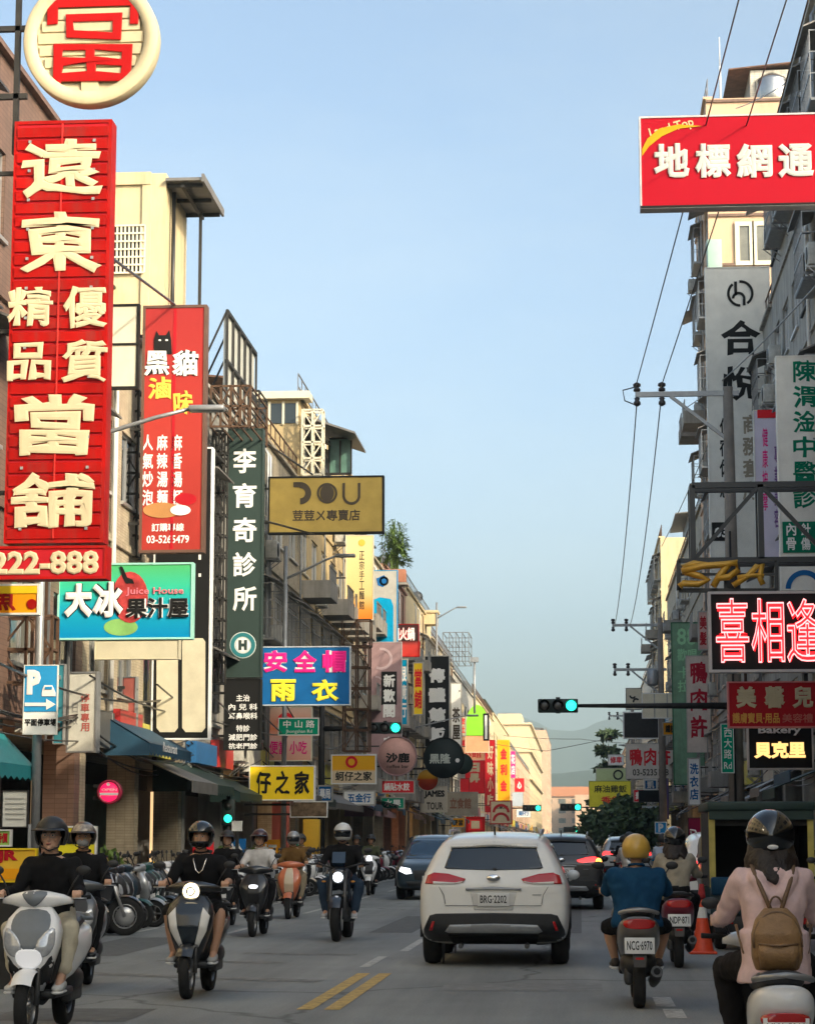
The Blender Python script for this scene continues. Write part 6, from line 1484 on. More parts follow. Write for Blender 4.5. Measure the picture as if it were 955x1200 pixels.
    if lamp:
        MB().lathe([(.0, .0), (.05, -.008), (.078, -.03), (.082, -.06)], (0, .495, .985), 'y', 24).build('headlamp', lamp, r)
        MB().lathe([(.03, -.004), (.04, .004), (.045, -.004)], (0, .495, .985), 'y', 20, cap=False).build('lamp_ring', CHROME, r)
        MB().lathe([(.084, .0), (.092, -.02), (.086, -.06)], (0, .495, .985), 'y', 24, cap=False).build('headlamp_bezel', CHROME, r)
    if front == 'white_sport': conform([(-.09, 1.07), (.09, 1.07), (.06, 1.0), (0, .96), (-.06, 1.0)], HB, '-y', .006, .02, 3, .02).build('cowl_insert', mat('slate_plastic', (.16, .18, .2), .4), r)
    for sx in (-1, 1):
        g = MB().tube([(sx*.2, .33, 1.02), (sx*.4, .29, 1.03)], .017, 10).build('grip', RUBBER, r)
        MB().tube([(sx*.26, .36, 1.02), (sx*.38, .35, 1.02)], .006, 6).build('brake_lever', ALU, r)
        m_ = MB().tube([(sx*.22, .33, 1.03), (sx*.27, .31, 1.14), (sx*.31, .3, 1.2)], .007, 6).use(PLASTIC); m_.ell((sx*.34, .295, 1.23), (.06, .014, .038), 14, 8); m_.build('mirror', PLASTIC, r)
    # floor, body, seat
    MB().box((-.17, -.2, .27), (.17, .4, .335), .02).build('floorboard', PLASTIC, r)
    rbm = MB().loft([(-.12, 0, .5, .12, .18, 2.8), (-.3, 0, .56, .17, .19, 3), (-.55, 0, .62, .192, .16, 3), (-.78, 0, .67, .18, .125, 2.9), (-.9, 0, .71, .155, .095, 2.7), (-.955, 0, .73, .11, .06, 2.5)], 'y', 28).mesh('rear_body', body)
    link('rear_body', rbm, r); RBV = bvh_of(rbm)
    MB().loft([(.02, 0, .735, .06, .02, 2.4), (-.08, 0, .765, .12, .045, 2.5), (-.3, 0, .775, .155, .055, 2.5), (-.5, 0, .80, .15, .055, 2.5), (-.75, 0, .83, .13, .05, 2.5), (-.84, 0, .835, .07, .025, 2.2)], 'y', 24).build('seat', seatm or mat('black_vinyl', (.018, .017, .017), .45, var=.2, scale=12, bump=.15, bscale=120), r)
    MB().ell((.0, -.38, .36), (.11, .2, .12), 16, 10).box((-.13, -.7, .2), (-.05, -.25, .36), .03).build('engine', ENG, r)
    MB().tube([(.11, -.15, .22), (.13, -.4, .2), (.14, -.6, .25), (.15, -.86, .33)], [.02, .035, .05, .052], 12).build('exhaust', ENG, r)
    MB().tube([(.15, -.862, .331), (.15, -.868, .333)], [.03, .03], 12).build('exhaust_tip', BLK, r)
    MB().prism([(-.66, .56), (-.84, .62), (-.95, .5), (-.93, .42), (-.90, .42), (-.85, .53), (-.68, .52)], -.055, .055, 'yz').build('rear_fender', PLASTIC, r)
    q = [(-.13, .765), (0, .785), (.13, .765), (.12, .71), (0, .695), (-.12, .71)]
    conform(q, RBV, '+y', .01, .015, 3, .04).build('tail_light', REDLENS, r)
    gm = grab or trim
    MB().tube([(-.12, -.62, .84), (-.165, -.82, .83), (-.11, -.965, .85), (0, -1.0, .865), (.11, -.965, .85), (.165, -.82, .83), (.12, -.62, .84)], .018, 8).build('grab_rail', gm, r)
    if number: plate(r, number, (0, -.972, .555), .26, .14, -.15); MB().prism([(-.06, .47), (.06, .47), (.05, .37), (-.05, .37)], -.955, -.93, 'xz').build('mud_flap', GRYM, r); MB().box((-.035, -.965, .435), (.035, -.956, .455)).build('reflector', REDLENS, r)
    if stand: MB().tube([(-.1, -.1, .24), (-.2, -.05, .02)], .01, 6).build('side_stand', PLASTIC, r)
    MB().loft([(-.2, 0, .36, .12, .08, 2.6), (-.35, 0, .37, .165, .12, 2.6), (-.6, 0, .37, .16, .11, 2.4), (-.74, .0, .37, .1, .07, 2.3)], 'y', 20).build('engine_cover', PLASTIC, r)
    return r

# ------------------------------------------------------------------ motorcycle
def motorcycle(label, loc, rz, tank, lamp=LENS, group=None, s=1.0):
    r = empty('motorcycle', loc, rz, label, 'motorcycle', group); r.scale = (s,)*3
    wheel(r, .72, .3, .12, rim=ALU if lamp is LENS else PLASTIC); wheel(r, -.68, .3, .15, rim=ALU if lamp is LENS else PLASTIC)
    for sx in (-1, 1): 
        MB().tube([(sx*.1, .72, .3), (sx*.1, .48, .95)], .026, 10).build('fork', ALU if lamp is LENS else ENG, r)
        MB().tube([(sx*.08, .44, .98), (sx*.3, .36, 1.04), (sx*.4, .3, 1.03)], .014, 8).build('handlebar', PLASTIC, r)
        m_ = MB().tube([(sx*.26, .36, 1.04), (sx*.36, .35, 1.2)], .007, 6).ell((sx*.39, .345, 1.22), (.06, .014, .035)); m_.build('mirror', PLASTIC, r)
        MB().lathe([(.05, sx*.075), (.15, sx*.075), (.15, sx*.08), (.05, sx*.08)], (0, .72, .3), 'x', 24).build('brake_disc', ALU, r)
        MB().prism([(.3, .66), (.56, .83), (.5, .55), (.25, .45)], sx*.13, sx*.16, 'yz').build('side_fairing', tank, r)
        MB().ell((sx*.2, .5, .8), (.03, .02, .015)).build('indicator', mat('amber_lens', (.6, .25, .03), .2), r)
    MB().loft([(.5, 0, .84, .06, .05, 2.3), (.56, 0, .86, .09, .09, 2.3), (.42, 0, .88, .12, .12, 2.3)], 'y', 18).build('headlamp_shell', tank, r)
    MB().lathe([(0, .02), (.05, .012), (.07, -.01)], (0, .575, .86), 'y', 20).build('headlamp', lamp, r)
    MB().loft([(.4, 0, .8, .09, .1, 2.3), (.25, 0, .88, .15, .12, 2.4), (.02, 0, .86, .15, .12, 2.4), (-.12, 0, .8, .1, .07, 2.3)], 'y', 20).build('fuel_tank', tank, r)
    MB().loft([(-.05, 0, .78, .1, .04, 2.4), (-.3, 0, .77, .14, .05, 2.5), (-.6, 0, .84, .12, .045, 2.5), (-.85, 0, .9, .06, .03, 2.3)], 'y', 18).build('seat', PLASTIC, r)
    MB().loft([(-.4, 0, .72, .1, .07, 2.4), (-.7, 0, .8, .1, .06, 2.4), (-.95, 0, .88, .04, .03, 2.4)], 'y', 16).build('tail_fairing', tank, r)
    MB().box((-.14, -.15, .26), (.14, .3, .62), .05).lathe([(.11, -.17), (.12, -.15), (.12, .15), (.11, .17)], (0, -.05, .36), 'x', 18).build('engine', ENG, r)
    MB().tube([(-.1, .55, .72), (0, .6, .36)], .012, 6).tube([(.12, .3, .4), (.14, .1, .2), (.15, -.3, .22), (.18, -.75, .42)], [.025, .03, .035, .06], 10).build('exhaust', ENG, r)
    MB().tube([(-.09, -.68, .3), (-.09, -.1, .42)], .03, 8).tube([(.09, -.68, .3), (.09, -.1, .42)], .03, 8).build('swing_arm', ENG, r)
    f = MB(); vs = []
    for k in range(11):
        a = R(30+k*11)
        for j in range(5): u = -1+j/2; vs.append((u*.075, .72+(.33-.02*abs(u))*math.cos(a), .3+(.33-.02*abs(u))*math.sin(a)))
    f.add(vs, [(k*5+j, k*5+j+1, (k+1)*5+j+1, (k+1)*5+j) for k in range(10) for j in range(4)], True).build('front_fender', tank, r)
    MB().ell((0, -.93, .86), (.07, .03, .025)).build('tail_light', REDLENS, r)
    MB().prism([(.44, 1.0), (.5, 1.05), (.42, 1.2), (.38, 1.2)], -.09, .09, 'yz').build('windscreen', mat('smoked_blue_screen', (.01, .03, .06), .1, coat=.5), r)
    return r

# ------------------------------------------------------------------ cars
def car_body(st, n_sub=1):
    """st: (y, sill, belt, half width, roof, roof half width)"""
    vs = []; fs = []; half = []
    for y, zb, zt, w_, zr, wr in st:
        mid = (zb+zt)/2
        P = [(0, zb), (.55*w_, zb), (.92*w_, zb+.015), (w_, zb+.14), (1.012*w_, mid+.05), (w_, zt-.07), (.972*w_, zt)]
        for t in (.35, .72): P.append((.972*w_+(wr-.972*w_)*t+.015, zt+(zr-zt)*t))
        P += [(wr*1.0, zr-.05 if zr-zt > .1 else zt+(zr-zt)*.8), (wr*.86, zr-.008), (wr*.45, zr+.008), (0, zr+.012)]
        half.append(P)
    n = len(half[0]); ring = n*2-2
    for (y, *_), P in zip(st, half):
        for x, z in P: vs.append((x, y, z))
        for x, z in P[-2:0:-1]: vs.append((-x, y, z))
    for i in range(len(st)-1):
        for k in range(ring): fs.append((i*ring+k, i*ring+(k+1) % ring, (i+1)*ring+(k+1) % ring, (i+1)*ring+k))
    for base, rev in ((0, False), ((len(st)-1)*ring, True)):
        for k in range(n-1):
            a = base+k; b = base+k+1; c = base+(ring-k-1) % ring; d = base+(ring-k) % ring
            if k == 0: q = [base, base+1, base+ring-1]
            elif k == n-2: q = [base+k, base+k+1, base+ring-k]
            else: q = [base+k, base+k+1, base+ring-k-1, base+ring-k]
            fs.append(q if rev else q[::-1])
    return MB().add(vs, fs, True)
def car(label, loc, rz, st, m, wy=(1.32, -1.32), wr=.34, wx=.79, name='car', cat='car', rear=None, front=None, group=None, ride=.0, clad=True):
    r = empty(name, loc, rz, label, cat, group)
    mb = car_body(st); me = mb.mesh('x'); o = bpy.data.objects.new('x', me); TMP.collection.objects.link(o)
    md = o.modifiers.new('s', 'SUBSURF'); md.levels = 2; md.render_levels = 2
    cut = MB()
    for y in wy:
        for sx in (-1, 1): cut.lathe([(wr+.045, sx*(wx-.14)), (wr+.045, sx*(wx+.4))], (0, y, wr), 'x', 32)
    cm = bpy.data.objects.new('c', cut.mesh('c')); TMP.collection.objects.link(cm)
    bo = o.modifiers.new('b', 'BOOLEAN'); bo.object = cm; bo.operation = 'DIFFERENCE'; bo.solver = 'EXACT'
    with bpy.context.temp_override(scene=TMP, view_layer=TMP.view_layers[0]):
        dg = bpy.context.evaluated_depsgraph_get(); out = bpy.data.meshes.new_from_object(o.evaluated_get(dg))
    bpy.data.objects.remove(o); bpy.data.objects.remove(cm); out.materials.clear(); out.materials.append(m); out.name = 'body'
    try: out.set_sharp_from_angle(angle=R(40))
    except Exception: pass
    link('body', out, r); B = bvh_of(out)
    for y in wy:
        for sx in (-1, 1):
            wheel(r, y, wr, .22, sx*wx, ALU)
            if clad: MB().tube([(sx*(wx+.10), y+(wr+.07)*math.cos(R(a_)), wr+(wr+.07)*math.sin(R(a_))) for a_ in range(0, 181, 12)], .035, 6).build('wheel_arch', PLASTIC, r)
            MB().lathe([(wr+.03, 0), (0, 0)], (sx*(wx-.13), y, wr), 'x', 20, cap=False).build('wheel_well', PLASTIC, r)
    return r, B
SUV = [(-2.215, .50, .93, .74, .97, .62), (-2.20, .42, .98, .83, 1.03, .68), (-2.15, .38, 1.03, .875, 1.12, .70), (-2.06, .33, 1.05, .893, 1.29, .66), (-1.95, .3, 1.055, .9, 1.50, .625),
       (-1.85, .26, 1.05, .905, 1.555, .615), (-1.3, .23, 1.03, .91, 1.60, .62), (-.4, .22, 1.0, .91, 1.625, .62), (.3, .22, .98, .91, 1.61, .61), (.7, .22, .97, .91, 1.53, .60), (1.1, .22, .96, .905, 1.25, .63), (1.4, .22, .94, .9, 1.03, .68),
       (1.8, .24, .88, .885, .96, .68), (2.1, .26, .78, .85, .87, .62), (2.22, .32, .7, .75, .76, .5), (2.25, .38, .62, .6, .68, .4)]
def suv_rear(r, B, number=None, lit=False, white=True, brand=False):
    S = 98.5
    def C(name, pts, m, off=.004, sm=0, depth=.03, parent=r, mirror=False, step=.03):
        q = [((x-584)/S, 1.45-(y-986)/S) for x, y in pts]
        o = conform(q, B, '+y', off, step, sm, depth).build(name, m, parent)
        if mirror: conform([(-x, z) for x, z in q][::-1], B, '+y', off, step, sm, depth).build(name, m, parent)
        return o
    C('rear_window', [(533,989),(584,987),(635,989),(643,1012),(640,1013.5),(584,1015),(528,1013.5),(525,1012)], CARGLASS, .006)
    C('spoiler_lip', [(531,983),(584,980),(637,983),(636,988),(584,985.5),(532,988)], WHITE if white else PLASTIC, .03, 0, .05)
    C('tail_light', [(502,1031),(505,1021),(513,1017.5),(530,1019),(551,1025),(548,1029),(538,1031),(520,1031)], REDLENS if not lit else REDLIT, .014, mirror=True)
    C('tail_light_strip', [(512,1028),(538,1029.5),(549,1027.5),(547,1029),(537,1031),(512,1031)], WHITE, .018, mirror=True)
    C('garnish', [(551,1036),(584,1034),(617,1036),(617,1038.5),(584,1037.5),(551,1038.5)], GALV, .022)
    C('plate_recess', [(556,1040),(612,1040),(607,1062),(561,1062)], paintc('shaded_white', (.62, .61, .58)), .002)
    C('bumper_cladding', [(500,1085),(508,1068),(516,1066),(584,1065),(652,1066),(660,1068),(668,1085),(671,1104),(655,1107),(640,1107),(600,1106),(568,1106),(528,1107),(513,1107),(497,1104)], PLASTIC, .012)
    C('skid_plate', [(526,1087),(532,1079),(584,1077.5),(636,1079),(642,1087),(637,1089),(531,1089)], GALV, .035, depth=.06)
    C('reflector', [(507,1086),(511,1075),(514,1075),(511,1086)], REDLENS, .024, mirror=True)
    q = C('lower_valance', [(530,1091),(638,1091),(634,1103),(534,1103)], BLK, .03, depth=.05)
    MB().ell((0, -2.23, (986-1024)/S+1.45), (.085, .02, .042), 20, 8).build('badge', CHROME, r)
    MB().box((.47, -2.222, .86), (.58, -2.214, .868)).build('model_badge', STEEL, r)
    if number: plate(r, number, (0, -2.245, .86-.08+.03), .38, .16)
    sm_ = MB()
    for sx in (-1, 1): sm_.tube([(sx*.665, -2.07, 1.08), (sx*.68, -2.2, .99), (sx*.60, -2.226, .86), (sx*.58, -2.228, .75)], .004, 4)
    sm_.tube([(-.58, -2.232, .735), (.58, -2.232, .735)], .004, 4); sm_.build('tailgate_seam', PLASTIC, r)
    MB().tube([(.02, -2.13, 1.17), (-.1, -2.10, 1.2), (-.36, -2.085, 1.205)], .009, 6).ell((.02, -2.12, 1.165), (.03, .03, .02)).build('rear_wiper', PLASTIC, r)
    for sx in (-1, 1): MB().tube([(sx*.4, -2.0, .26), (sx*.4, -2.2, .25)], .03, 10).build('exhaust_pipe', ENG, r)
    for sx in (-1, 1): MB().tube([(sx*.56, -1.7, 1.585), (sx*.57, -1.4, 1.635), (sx*.57, .2, 1.655), (sx*.55, .45, 1.6)], .016, 6).build('roof_rail', ALU, r)
    MB().tube([(.0, -1.6, 1.58), (0, -1.72, 1.68)], .012, 6).build('antenna', PLASTIC, r)
    for sx in (-1, 1):
        MB().ell((sx*.955, .75, 1.06), (.085, .06, .065), 16, 10).tube([(sx*.9, .78, .99), (sx*.98, .76, 1.03)], .02, 6).build('door_mirror', PLASTIC if not white else MATS['white_car_paint'], r)
    side_glass(r, B)
def side_glass(r, B, z0=1.03, z1=1.5, ys=((-1.65, -.95), (-.88, .05), (.1, .85)), wind=True):
    for d, nm in (('-x', 1), ('+x', -1)):
        for a, b in ys:
            zt = z1-.03 if b < .5 else z1-.22
            q = [(a+(.12 if a < -1.2 else 0), z0), (b, z0), (b-(.0 if b < .5 else .45), z1-.02), (a+(.3 if a < -1.2 else .0), z1-.05)]
            conform(q, B, d, .005, .06, 0, .02).build('side_window', CARGLASS, r)
def car_front(r, B, lamp, grille=True, number=True, y1=2.25, hood=.9, wz=(1.02, 1.5), ww=(.66, .56)):
    conform([(-ww[0], wz[0]), (ww[0], wz[0]), (ww[1], wz[1]), (-ww[1], wz[1])], B, '-y', .006, .06, 0, .03).build('windscreen', mat('blue_reflecting_screen', (.015, .05, .1), .08, coat=.6), r)
    for sx in (-1, 1):
        q = [(sx*.45, .66), (sx*.5, .78), (sx*.74, .82), (sx*.78, .72), (sx*.6, .64)]
        conform(q if sx > 0 else q[::-1], B, '-y', .01, .04, 0, .03).build('headlight', lamp, r)
    conform([(-.42, .74), (.42, .74), (.38, .5), (-.38, .5)], B, '-y', .01, .05, 0, .03).build('grille', PLASTIC, r)
    conform([(-.6, .46), (.6, .46), (.55, .34), (-.55, .34)], B, '-y', .012, .05, 0, .03).build('lower_grille', PLASTIC, r)
    if number: MB().box((-.19, 2.25, .5), (.19, 2.262, .6)).build('front_plate', PLATE, r)
    for sx in (-1, 1): MB().ell((sx*.99, .75, 1.03), (.1, .07, .07), 14, 8).build('door_mirror', PLASTIC, r)
    MB().box((-.02, 1.1, 1.2), (.02, 1.15, 1.25)).build('rear_view_mirror', PLASTIC, r) if False else None

WC = paintc('white_car_paint', (.8, .79, .75))
r, B = car('large white compact suv seen from behind in the middle of the road', (-1.02, 28.42, 0), 0, SUV, WC, wy=(1.32, -1.32)); suv_rear(r, B, 'BRG·2202'); r.scale = (.965, .965, .965)
KC = paintc('black_car_paint', (.014, .015, .018))
r, B = car('black suv with a glowing amber lamp just ahead of the white suv on its right', (-.42, 50.2, 0), 0, SUV, KC); suv_rear(r, B, 'AKV·3052', lit=True, white=False)
for sx in (1,): MB().ell((.80, -2.2, 1.0), (.07, .05, .1), 14, 10).build('brake_lamp', AMBER, r)
BC = paintc('dark_blue_car_paint', (.012, .03, .045))
r, B = car('dark blue oncoming car with a lit headlight left of the white suv', (-3.75, 58.2, 0), math.pi, SUV, BC); car_front(r, B, HLWHITE)
r, B = car('blue oncoming car half hidden behind the dark blue one', (-3.6, 74, 0), math.pi, SUV, paintc('steel_blue_paint', (.04, .1, .17))); car_front(r, B, LENS)
r, B = car('white hatchback with red tail lamps stopped behind the small truck', (2.55, 40.5, 0), 0, SUV, WC); suv_rear(r, B, None, lit=True)
WC2 = paintc('silver_car_paint', (.4, .41, .42), .5)
for lb, x, y, rz, m_, fr in (('silver car far ahead on the right lane beyond the amber lamp suv', 1.55, 78, 0, WC2, 0), ('white car far down the right lane near the trees', 2.2, 104, 0, WC, 0), ('distant oncoming white car with pale headlamps near the centre line', -3.7, 112, math.pi, WC, 1), ('distant dark car queued before the far traffic lights', -.6, 96, 0, KC, 0),
        ('far oncoming silver car close to the vanishing point', -3.6, 150, math.pi, WC2, 1), ('red car parked far off by the right arcade', 4.3, 88, 0, paintc('red_car_paint', (.4, .02, .02)), 0)):
    r, B = car(lb, (x, y, 0), rz, SUV, m_)
    if fr: car_front(r, B, LENS)
    else: suv_rear(r, B, None, lit=True, white=False)

# small truck with a canvas canopy on yellow posts
tb, tt = at(833, 1110, 30.4), at(952, 941, 30.4)
tr = empty('canopy_truck', ((tb.x+tt.x)/2, 30.4, 0), 0, 'small blue truck with a dark canopy on pale yellow posts, open at the back', 'truck'); tw = tt.x-tb.x
YP = mat('faded_yellow_steel', (.5, .42, .1), .6, var=.3, scale=5); TBL = paintc('deep_teal_truck_paint', (.01, .045, .06))
for x in (-tw/2+.04, tw/2-.04):
    for y in (0, 2.0): MB().box((x-.04, y, .82), (x+.04, y+.07, tt.z-.12)).build('post', YP, tr)
MB().box((-tw/2-.02, -.08, tt.z-.1), (tw/2+.02, 2.2, tt.z+.02), .02).box((-tw/2, -.05, tt.z-.22), (tw/2, -.03, tt.z-.1)).build('canopy', AWN['green'], tr)
MB().box((-tw/2+.02, .1, tt.z-.3), (tw/2-.02, .13, tt.z-.22)).build('canopy_fold', DKSTEEL, tr)
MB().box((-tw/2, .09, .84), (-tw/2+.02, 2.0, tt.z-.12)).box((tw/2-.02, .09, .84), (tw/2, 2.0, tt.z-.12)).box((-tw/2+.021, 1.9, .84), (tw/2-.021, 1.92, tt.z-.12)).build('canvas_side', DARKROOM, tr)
MB().box((-tw/2, -.02, .48), (tw/2, 2.05, .62), .01).box((-tw/2, -.02, .62), (tw/2, .02, .84)).build('cargo_bed', TBL, tr)
tl_ = MB().box((-tw/2+.0, -.42, .74), (-tw/2+.52, -.1, .98), .03).build('blue_crate', paint('navy_plastic', (.01, .05, .1)), tr)
MB().box((-tw/2+.2, -.425, .78), (-tw/2+.32, -.421, .8)).build('label', WHT, tl_)
MB().box((-tw/2+.05, -.06, .25), (tw/2-.05, .02, .47), .02).build('rear_bumper', PLASTIC, tr)
for x in (-1, 1): MB().box((x*(tw/2-.2)-.09, -.085, .36), (x*(tw/2-.2)+.09, -.061, .44)).build('tail_light', REDLENS, tr); wheel(tr, .6, .27, .17, x*(tw/2-.16)); wheel(tr, 2.6, .27, .17, x*(tw/2-.16))
MB().loft([(2.1, 0, .9, tw/2, .55, 6), (2.2, 0, 1.0, tw/2, .72, 6), (3.2, 0, .95, tw/2, .68, 6), (3.35, 0, .8, tw/2-.02, .5, 5)], 'y', 24).build('cab', TBL, tr)
for i in range(4): MB().box((-.45+i*.26, .5+.1*(i % 2), .63), (-.27+i*.26, .9, .95+.12*(i % 3)), .02).build('cargo', [PLASTIC, BEIGE, AWN['blue'], RUST][i], tr)
q = at(823, 1113, 29.7)
cn = empty('traffic_cone', (q.x, 29.7, 0), 0, 'orange traffic cone with one white band beside the small truck', 'traffic cone')
CO = mat('cone_orange', (.75, .07, .02), .45, var=.12, scale=12)
MB().box((-.18, -.18, 0), (.18, .18, .035), .012).build('base', CO, cn); MB().lathe([(.15, .035), (.14, .06), (.072, .46)], (0, 0, 0), n=28, cap=False).lathe([(.052, .6), (.035, .72), (.03, .73), (0, .73)], (0, 0, 0), n=28, cap=False).build('cone', CO, cn)
MB().lathe([(.0728, .46), (.0525, .6)], (0, 0, 0), n=28, cap=False).build('white_band', mat('reflective_white', (.75, .74, .7), .35), cn)
tag(MB().lathe([(.0, .80), (.045, .80), (.05, .7), (.05, .735), (.03, .90), (0, .9)], (0, 0, 0), n=20).build('cone_topper', mat('dark_red_cloth', (.3, .01, .01), .7), cn), None)

# ------------------------------------------------------------------ riders
PI = math.pi
BLKC = cloth('black_cotton', (.012, .012, .013)); HBLK = paintc('gloss_black_helmet', (.008, .009, .01), 0, .15); HMAT = mat('matt_black_helmet', (.02, .02, .02), .5, var=.2, scale=10)
DARKV = mat('dark_visor', (.01, .012, .014), .06, var=0, coat=.6)
# 1 white scooter, man with glasses, lower left
X1, Y1 = -4.14, 17.3
scooter('white sport scooter with grey centre panel at the lower left, front towards the camera', (X1, Y1, 0), PI, paintc('pearl_white', (.82, .82, .82)), front='white_sport', trim=mat('slate_plastic', (.16, .18, .2), .4))
person('man with glasses in a black top and cream trousers riding the white scooter', (X1, Y1, 0), PI, BLKC, cloth('cream_cotton', (.55, .5, .38)), mat('white_sneaker', (.5, .5, .48), .6), HMAT, 'open', legs='capri', glasses=True, vox=.011, knee=.23, skin=SKINP)
# 2 rider in black behind him
scooter('dark grey scooter just behind the white one, its flank showing', (-5.0, 22.3, 0), PI+.1, paintc('dark_grey_paint', (.1, .105, .11), .3), front='plain')
person('rider in dark jacket and grey scarf mask behind the man with glasses', (-5.0, 22.3, 0), PI+.1, BLKC, BLKC, BLACK, paintc('silver_black_helmet', (.05, .045, .035), .3), 'open', mask=cloth('grey_mask', (.3, .3, .3)), vox=.014, vis=(mat('clear_visor', (.35, .3, .25), .1, .2, var=.5, scale=25), (.22, .75, 60)), knee=.2)
# 3 centre left rider with shining lamp
scooter('black scooter with a shining round headlamp and white edged wedge front', (-3.66, 21.45, 0), PI, paintc('black_scooter_paint', (.012, .013, .015)), front='dark_wedge', lamp=HLON)
p3, hd3, b3 = person('man in black t-shirt, shorts and chain necklace riding towards the camera', (-3.66, 21.45, 0), PI, BLKC, BLKC, mat('grey_sneaker', (.35, .35, .34), .6), HBLK, 'full', sleeves='short', legs='short', vox=.011, knee=.25, wf=1.08, seed=5)
ch = b3['chest']
MB().tube([(-.07, ch.y+.02, ch.z+.04), (-.06, ch.y+.105, ch.z-.03), (-.035, ch.y+.128, ch.z-.12), (0, ch.y+.135, ch.z-.155), (.035, ch.y+.128, ch.z-.12), (.06, ch.y+.105, ch.z-.03), (.07, ch.y+.02, ch.z+.04)], .006, 6).build('necklace', CHROME, p3)
# 4 white shirt
scooter('black scooter with a bright front plate ridden by the man in white', (-5.02, 34.9, 0), PI, paintc('charcoal_paint', (.02, .021, .022)), front='round', lamp=None)
MB().loft([(0, 0, 0, .07, .03, 3), (.02, 0, 0, .05, .02, 3)], 'y', 18).build('front_lamp', HLWHITE, bpy.data.objects['scooter.003'], (0, .585, .76))
person('man in a white t-shirt and dark red helmet on the black scooter', (-5.02, 34.9, 0), PI, cloth('white_cotton', (.62, .6, .58)), BLKC, BLACK, paintc('maroon_helmet', (.05, .012, .012)), 'half', sleeves='short', vox=.016, seed=8)
# 5 orange scooter
scooter('orange and cream scooter behind the man in white', (-5.5, 42.8, 0), PI, paintc('orange_paint', (.55, .15, .06)), trim=paintc('cream_paint', (.6, .5, .35)), front='round')
person('rider in a brown coat and silver helmet on the orange scooter', (-5.5, 42.8, 0), PI, cloth('brown_coat', (.16, .09, .03)), cloth('tan_cloth', (.3, .25, .17)), BLACK, paintc('silver_helmet', (.3, .3, .3), .4), 'full', vox=.018, vis=(DARKV, (-.42, .22, 62)), face=False)
# 6 motorcycle
motorcycle('big black motorcycle with a white headlamp in the left lane', (-3.57, 33.6, 0), PI, paintc('blue_black_paint', (.012, .018, .028)), HLWHITE, s=1.08)
person('motorcyclist in black with a white and black full face helmet', (-3.57, 33.6, 0), PI, BLKC, cloth('dark_denim', (.03, .05, .08)), mat('white_boot', (.5, .5, .5), .6), paintc('white_helmet', (.6, .6, .57)), 'full', vox=.015, vis=(DARKV, (-.42, .24, 64)), face=False, scale=1.05, wf=1.12, knee=.27)
# 7 and the file behind
sc7 = scooter('small white scooter far back in the left lane', (-5.75, 61.5, 0), PI, paintc('pearl_white', None), front='plain', lamp=HLWHITE)
pr7, *_ = person('rider in olive on the small white scooter', (-5.75, 61.5, 0), PI, cloth('olive_cloth', (.08, .09, .05)), BLKC, BLACK, HMAT, 'half', vox=.022, face=False)
scg, prg = [sc7], [pr7]
for i, (lb, lb2, x, y) in enumerate((('dark grey helmeted rider left of the small white scooter', 'dark scooter left of the small white one', -6.6, 66), ('rider between the motorcyclist and the kerb, farther back', 'scooter farther back by the left kerb', -7.0, 56), ('black clad rider just left of the man in white', 'dark scooter just left of the man in white', -6.1, 38.5), ('rider far back beside the blue cars', 'scooter far back beside the blue cars', -5.2, 84), ('faraway rider near the left kerb under the charcoal round sign', 'faraway scooter near the left kerb', -6.9, 92))):
    a = copy_tree(sc7); b_ = copy_tree(pr7); a['label'] = lb2; b_['label'] = lb; a.location = b_.location = (x, y, 0)
    for ch_ in a.children:
        if ch_.name.startswith(('front_apron', 'rear_body', 'handlebar', 'front_fender')): ch_.data = ch_.data.copy(); ch_.data.materials[0] = [PLASTIC, WC2, KC, RED, BC][i]
        if ch_.name.startswith('headlamp') and i != 3: ch_.data = ch_.data.copy(); ch_.data.materials[0] = LENS
    for ch_ in b_.children:
        if ch_.name.startswith('shirt'): ch_.data = ch_.data.copy(); ch_.data.materials[0] = [BLKC, MATS['brown_coat'], BLKC, MATS['white_cotton'], MATS['dark_denim']][i]
# 8 blue shirt from behind
GRYS = paintc('taupe_paint', (.16, .14, .12), .2)
scooter('taupe scooter seen from behind with a white number plate', (.5, 20.65, 0), 0, GRYS, number='NCG·6970', grab=mat('silver_rail', (.35, .34, .33), .4, .5))
p8, hd8, b8 = person('man in a navy blue t-shirt and mustard yellow helmet seen from behind', (.5, 20.52, 0), 0, cloth('navy_cotton', (.012, .06, .13)), BLKC, mat('dark_shoe', (.05, .04, .035), .6), mat('mustard_helmet', (.6, .36, .06), .35, var=.1, scale=12, coat=.4), 'open', sleeves='short', legs='short', vox=.012, wf=1.25, seat=.72, scale=.97, knee=.27, loose=1.06, seed=12, grips=(.31, .40, 1.02))
# 9 beige jacket
scooter('dark red scooter ahead of the taupe one, plate showing', (1.12, 27, 0), 0, paintc('crimson_paint', (.2, .01, .03)), number='NDP·871')
person('rider in a beige jacket and dark helmet with long hair ahead of the navy shirt', (1.12, 27, 0), 0, cloth('beige_cloth', (.36, .32, .25)), BLKC, BLACK, HBLK, 'open', vox=.014, hair=.26, seed=14, seat=.78)
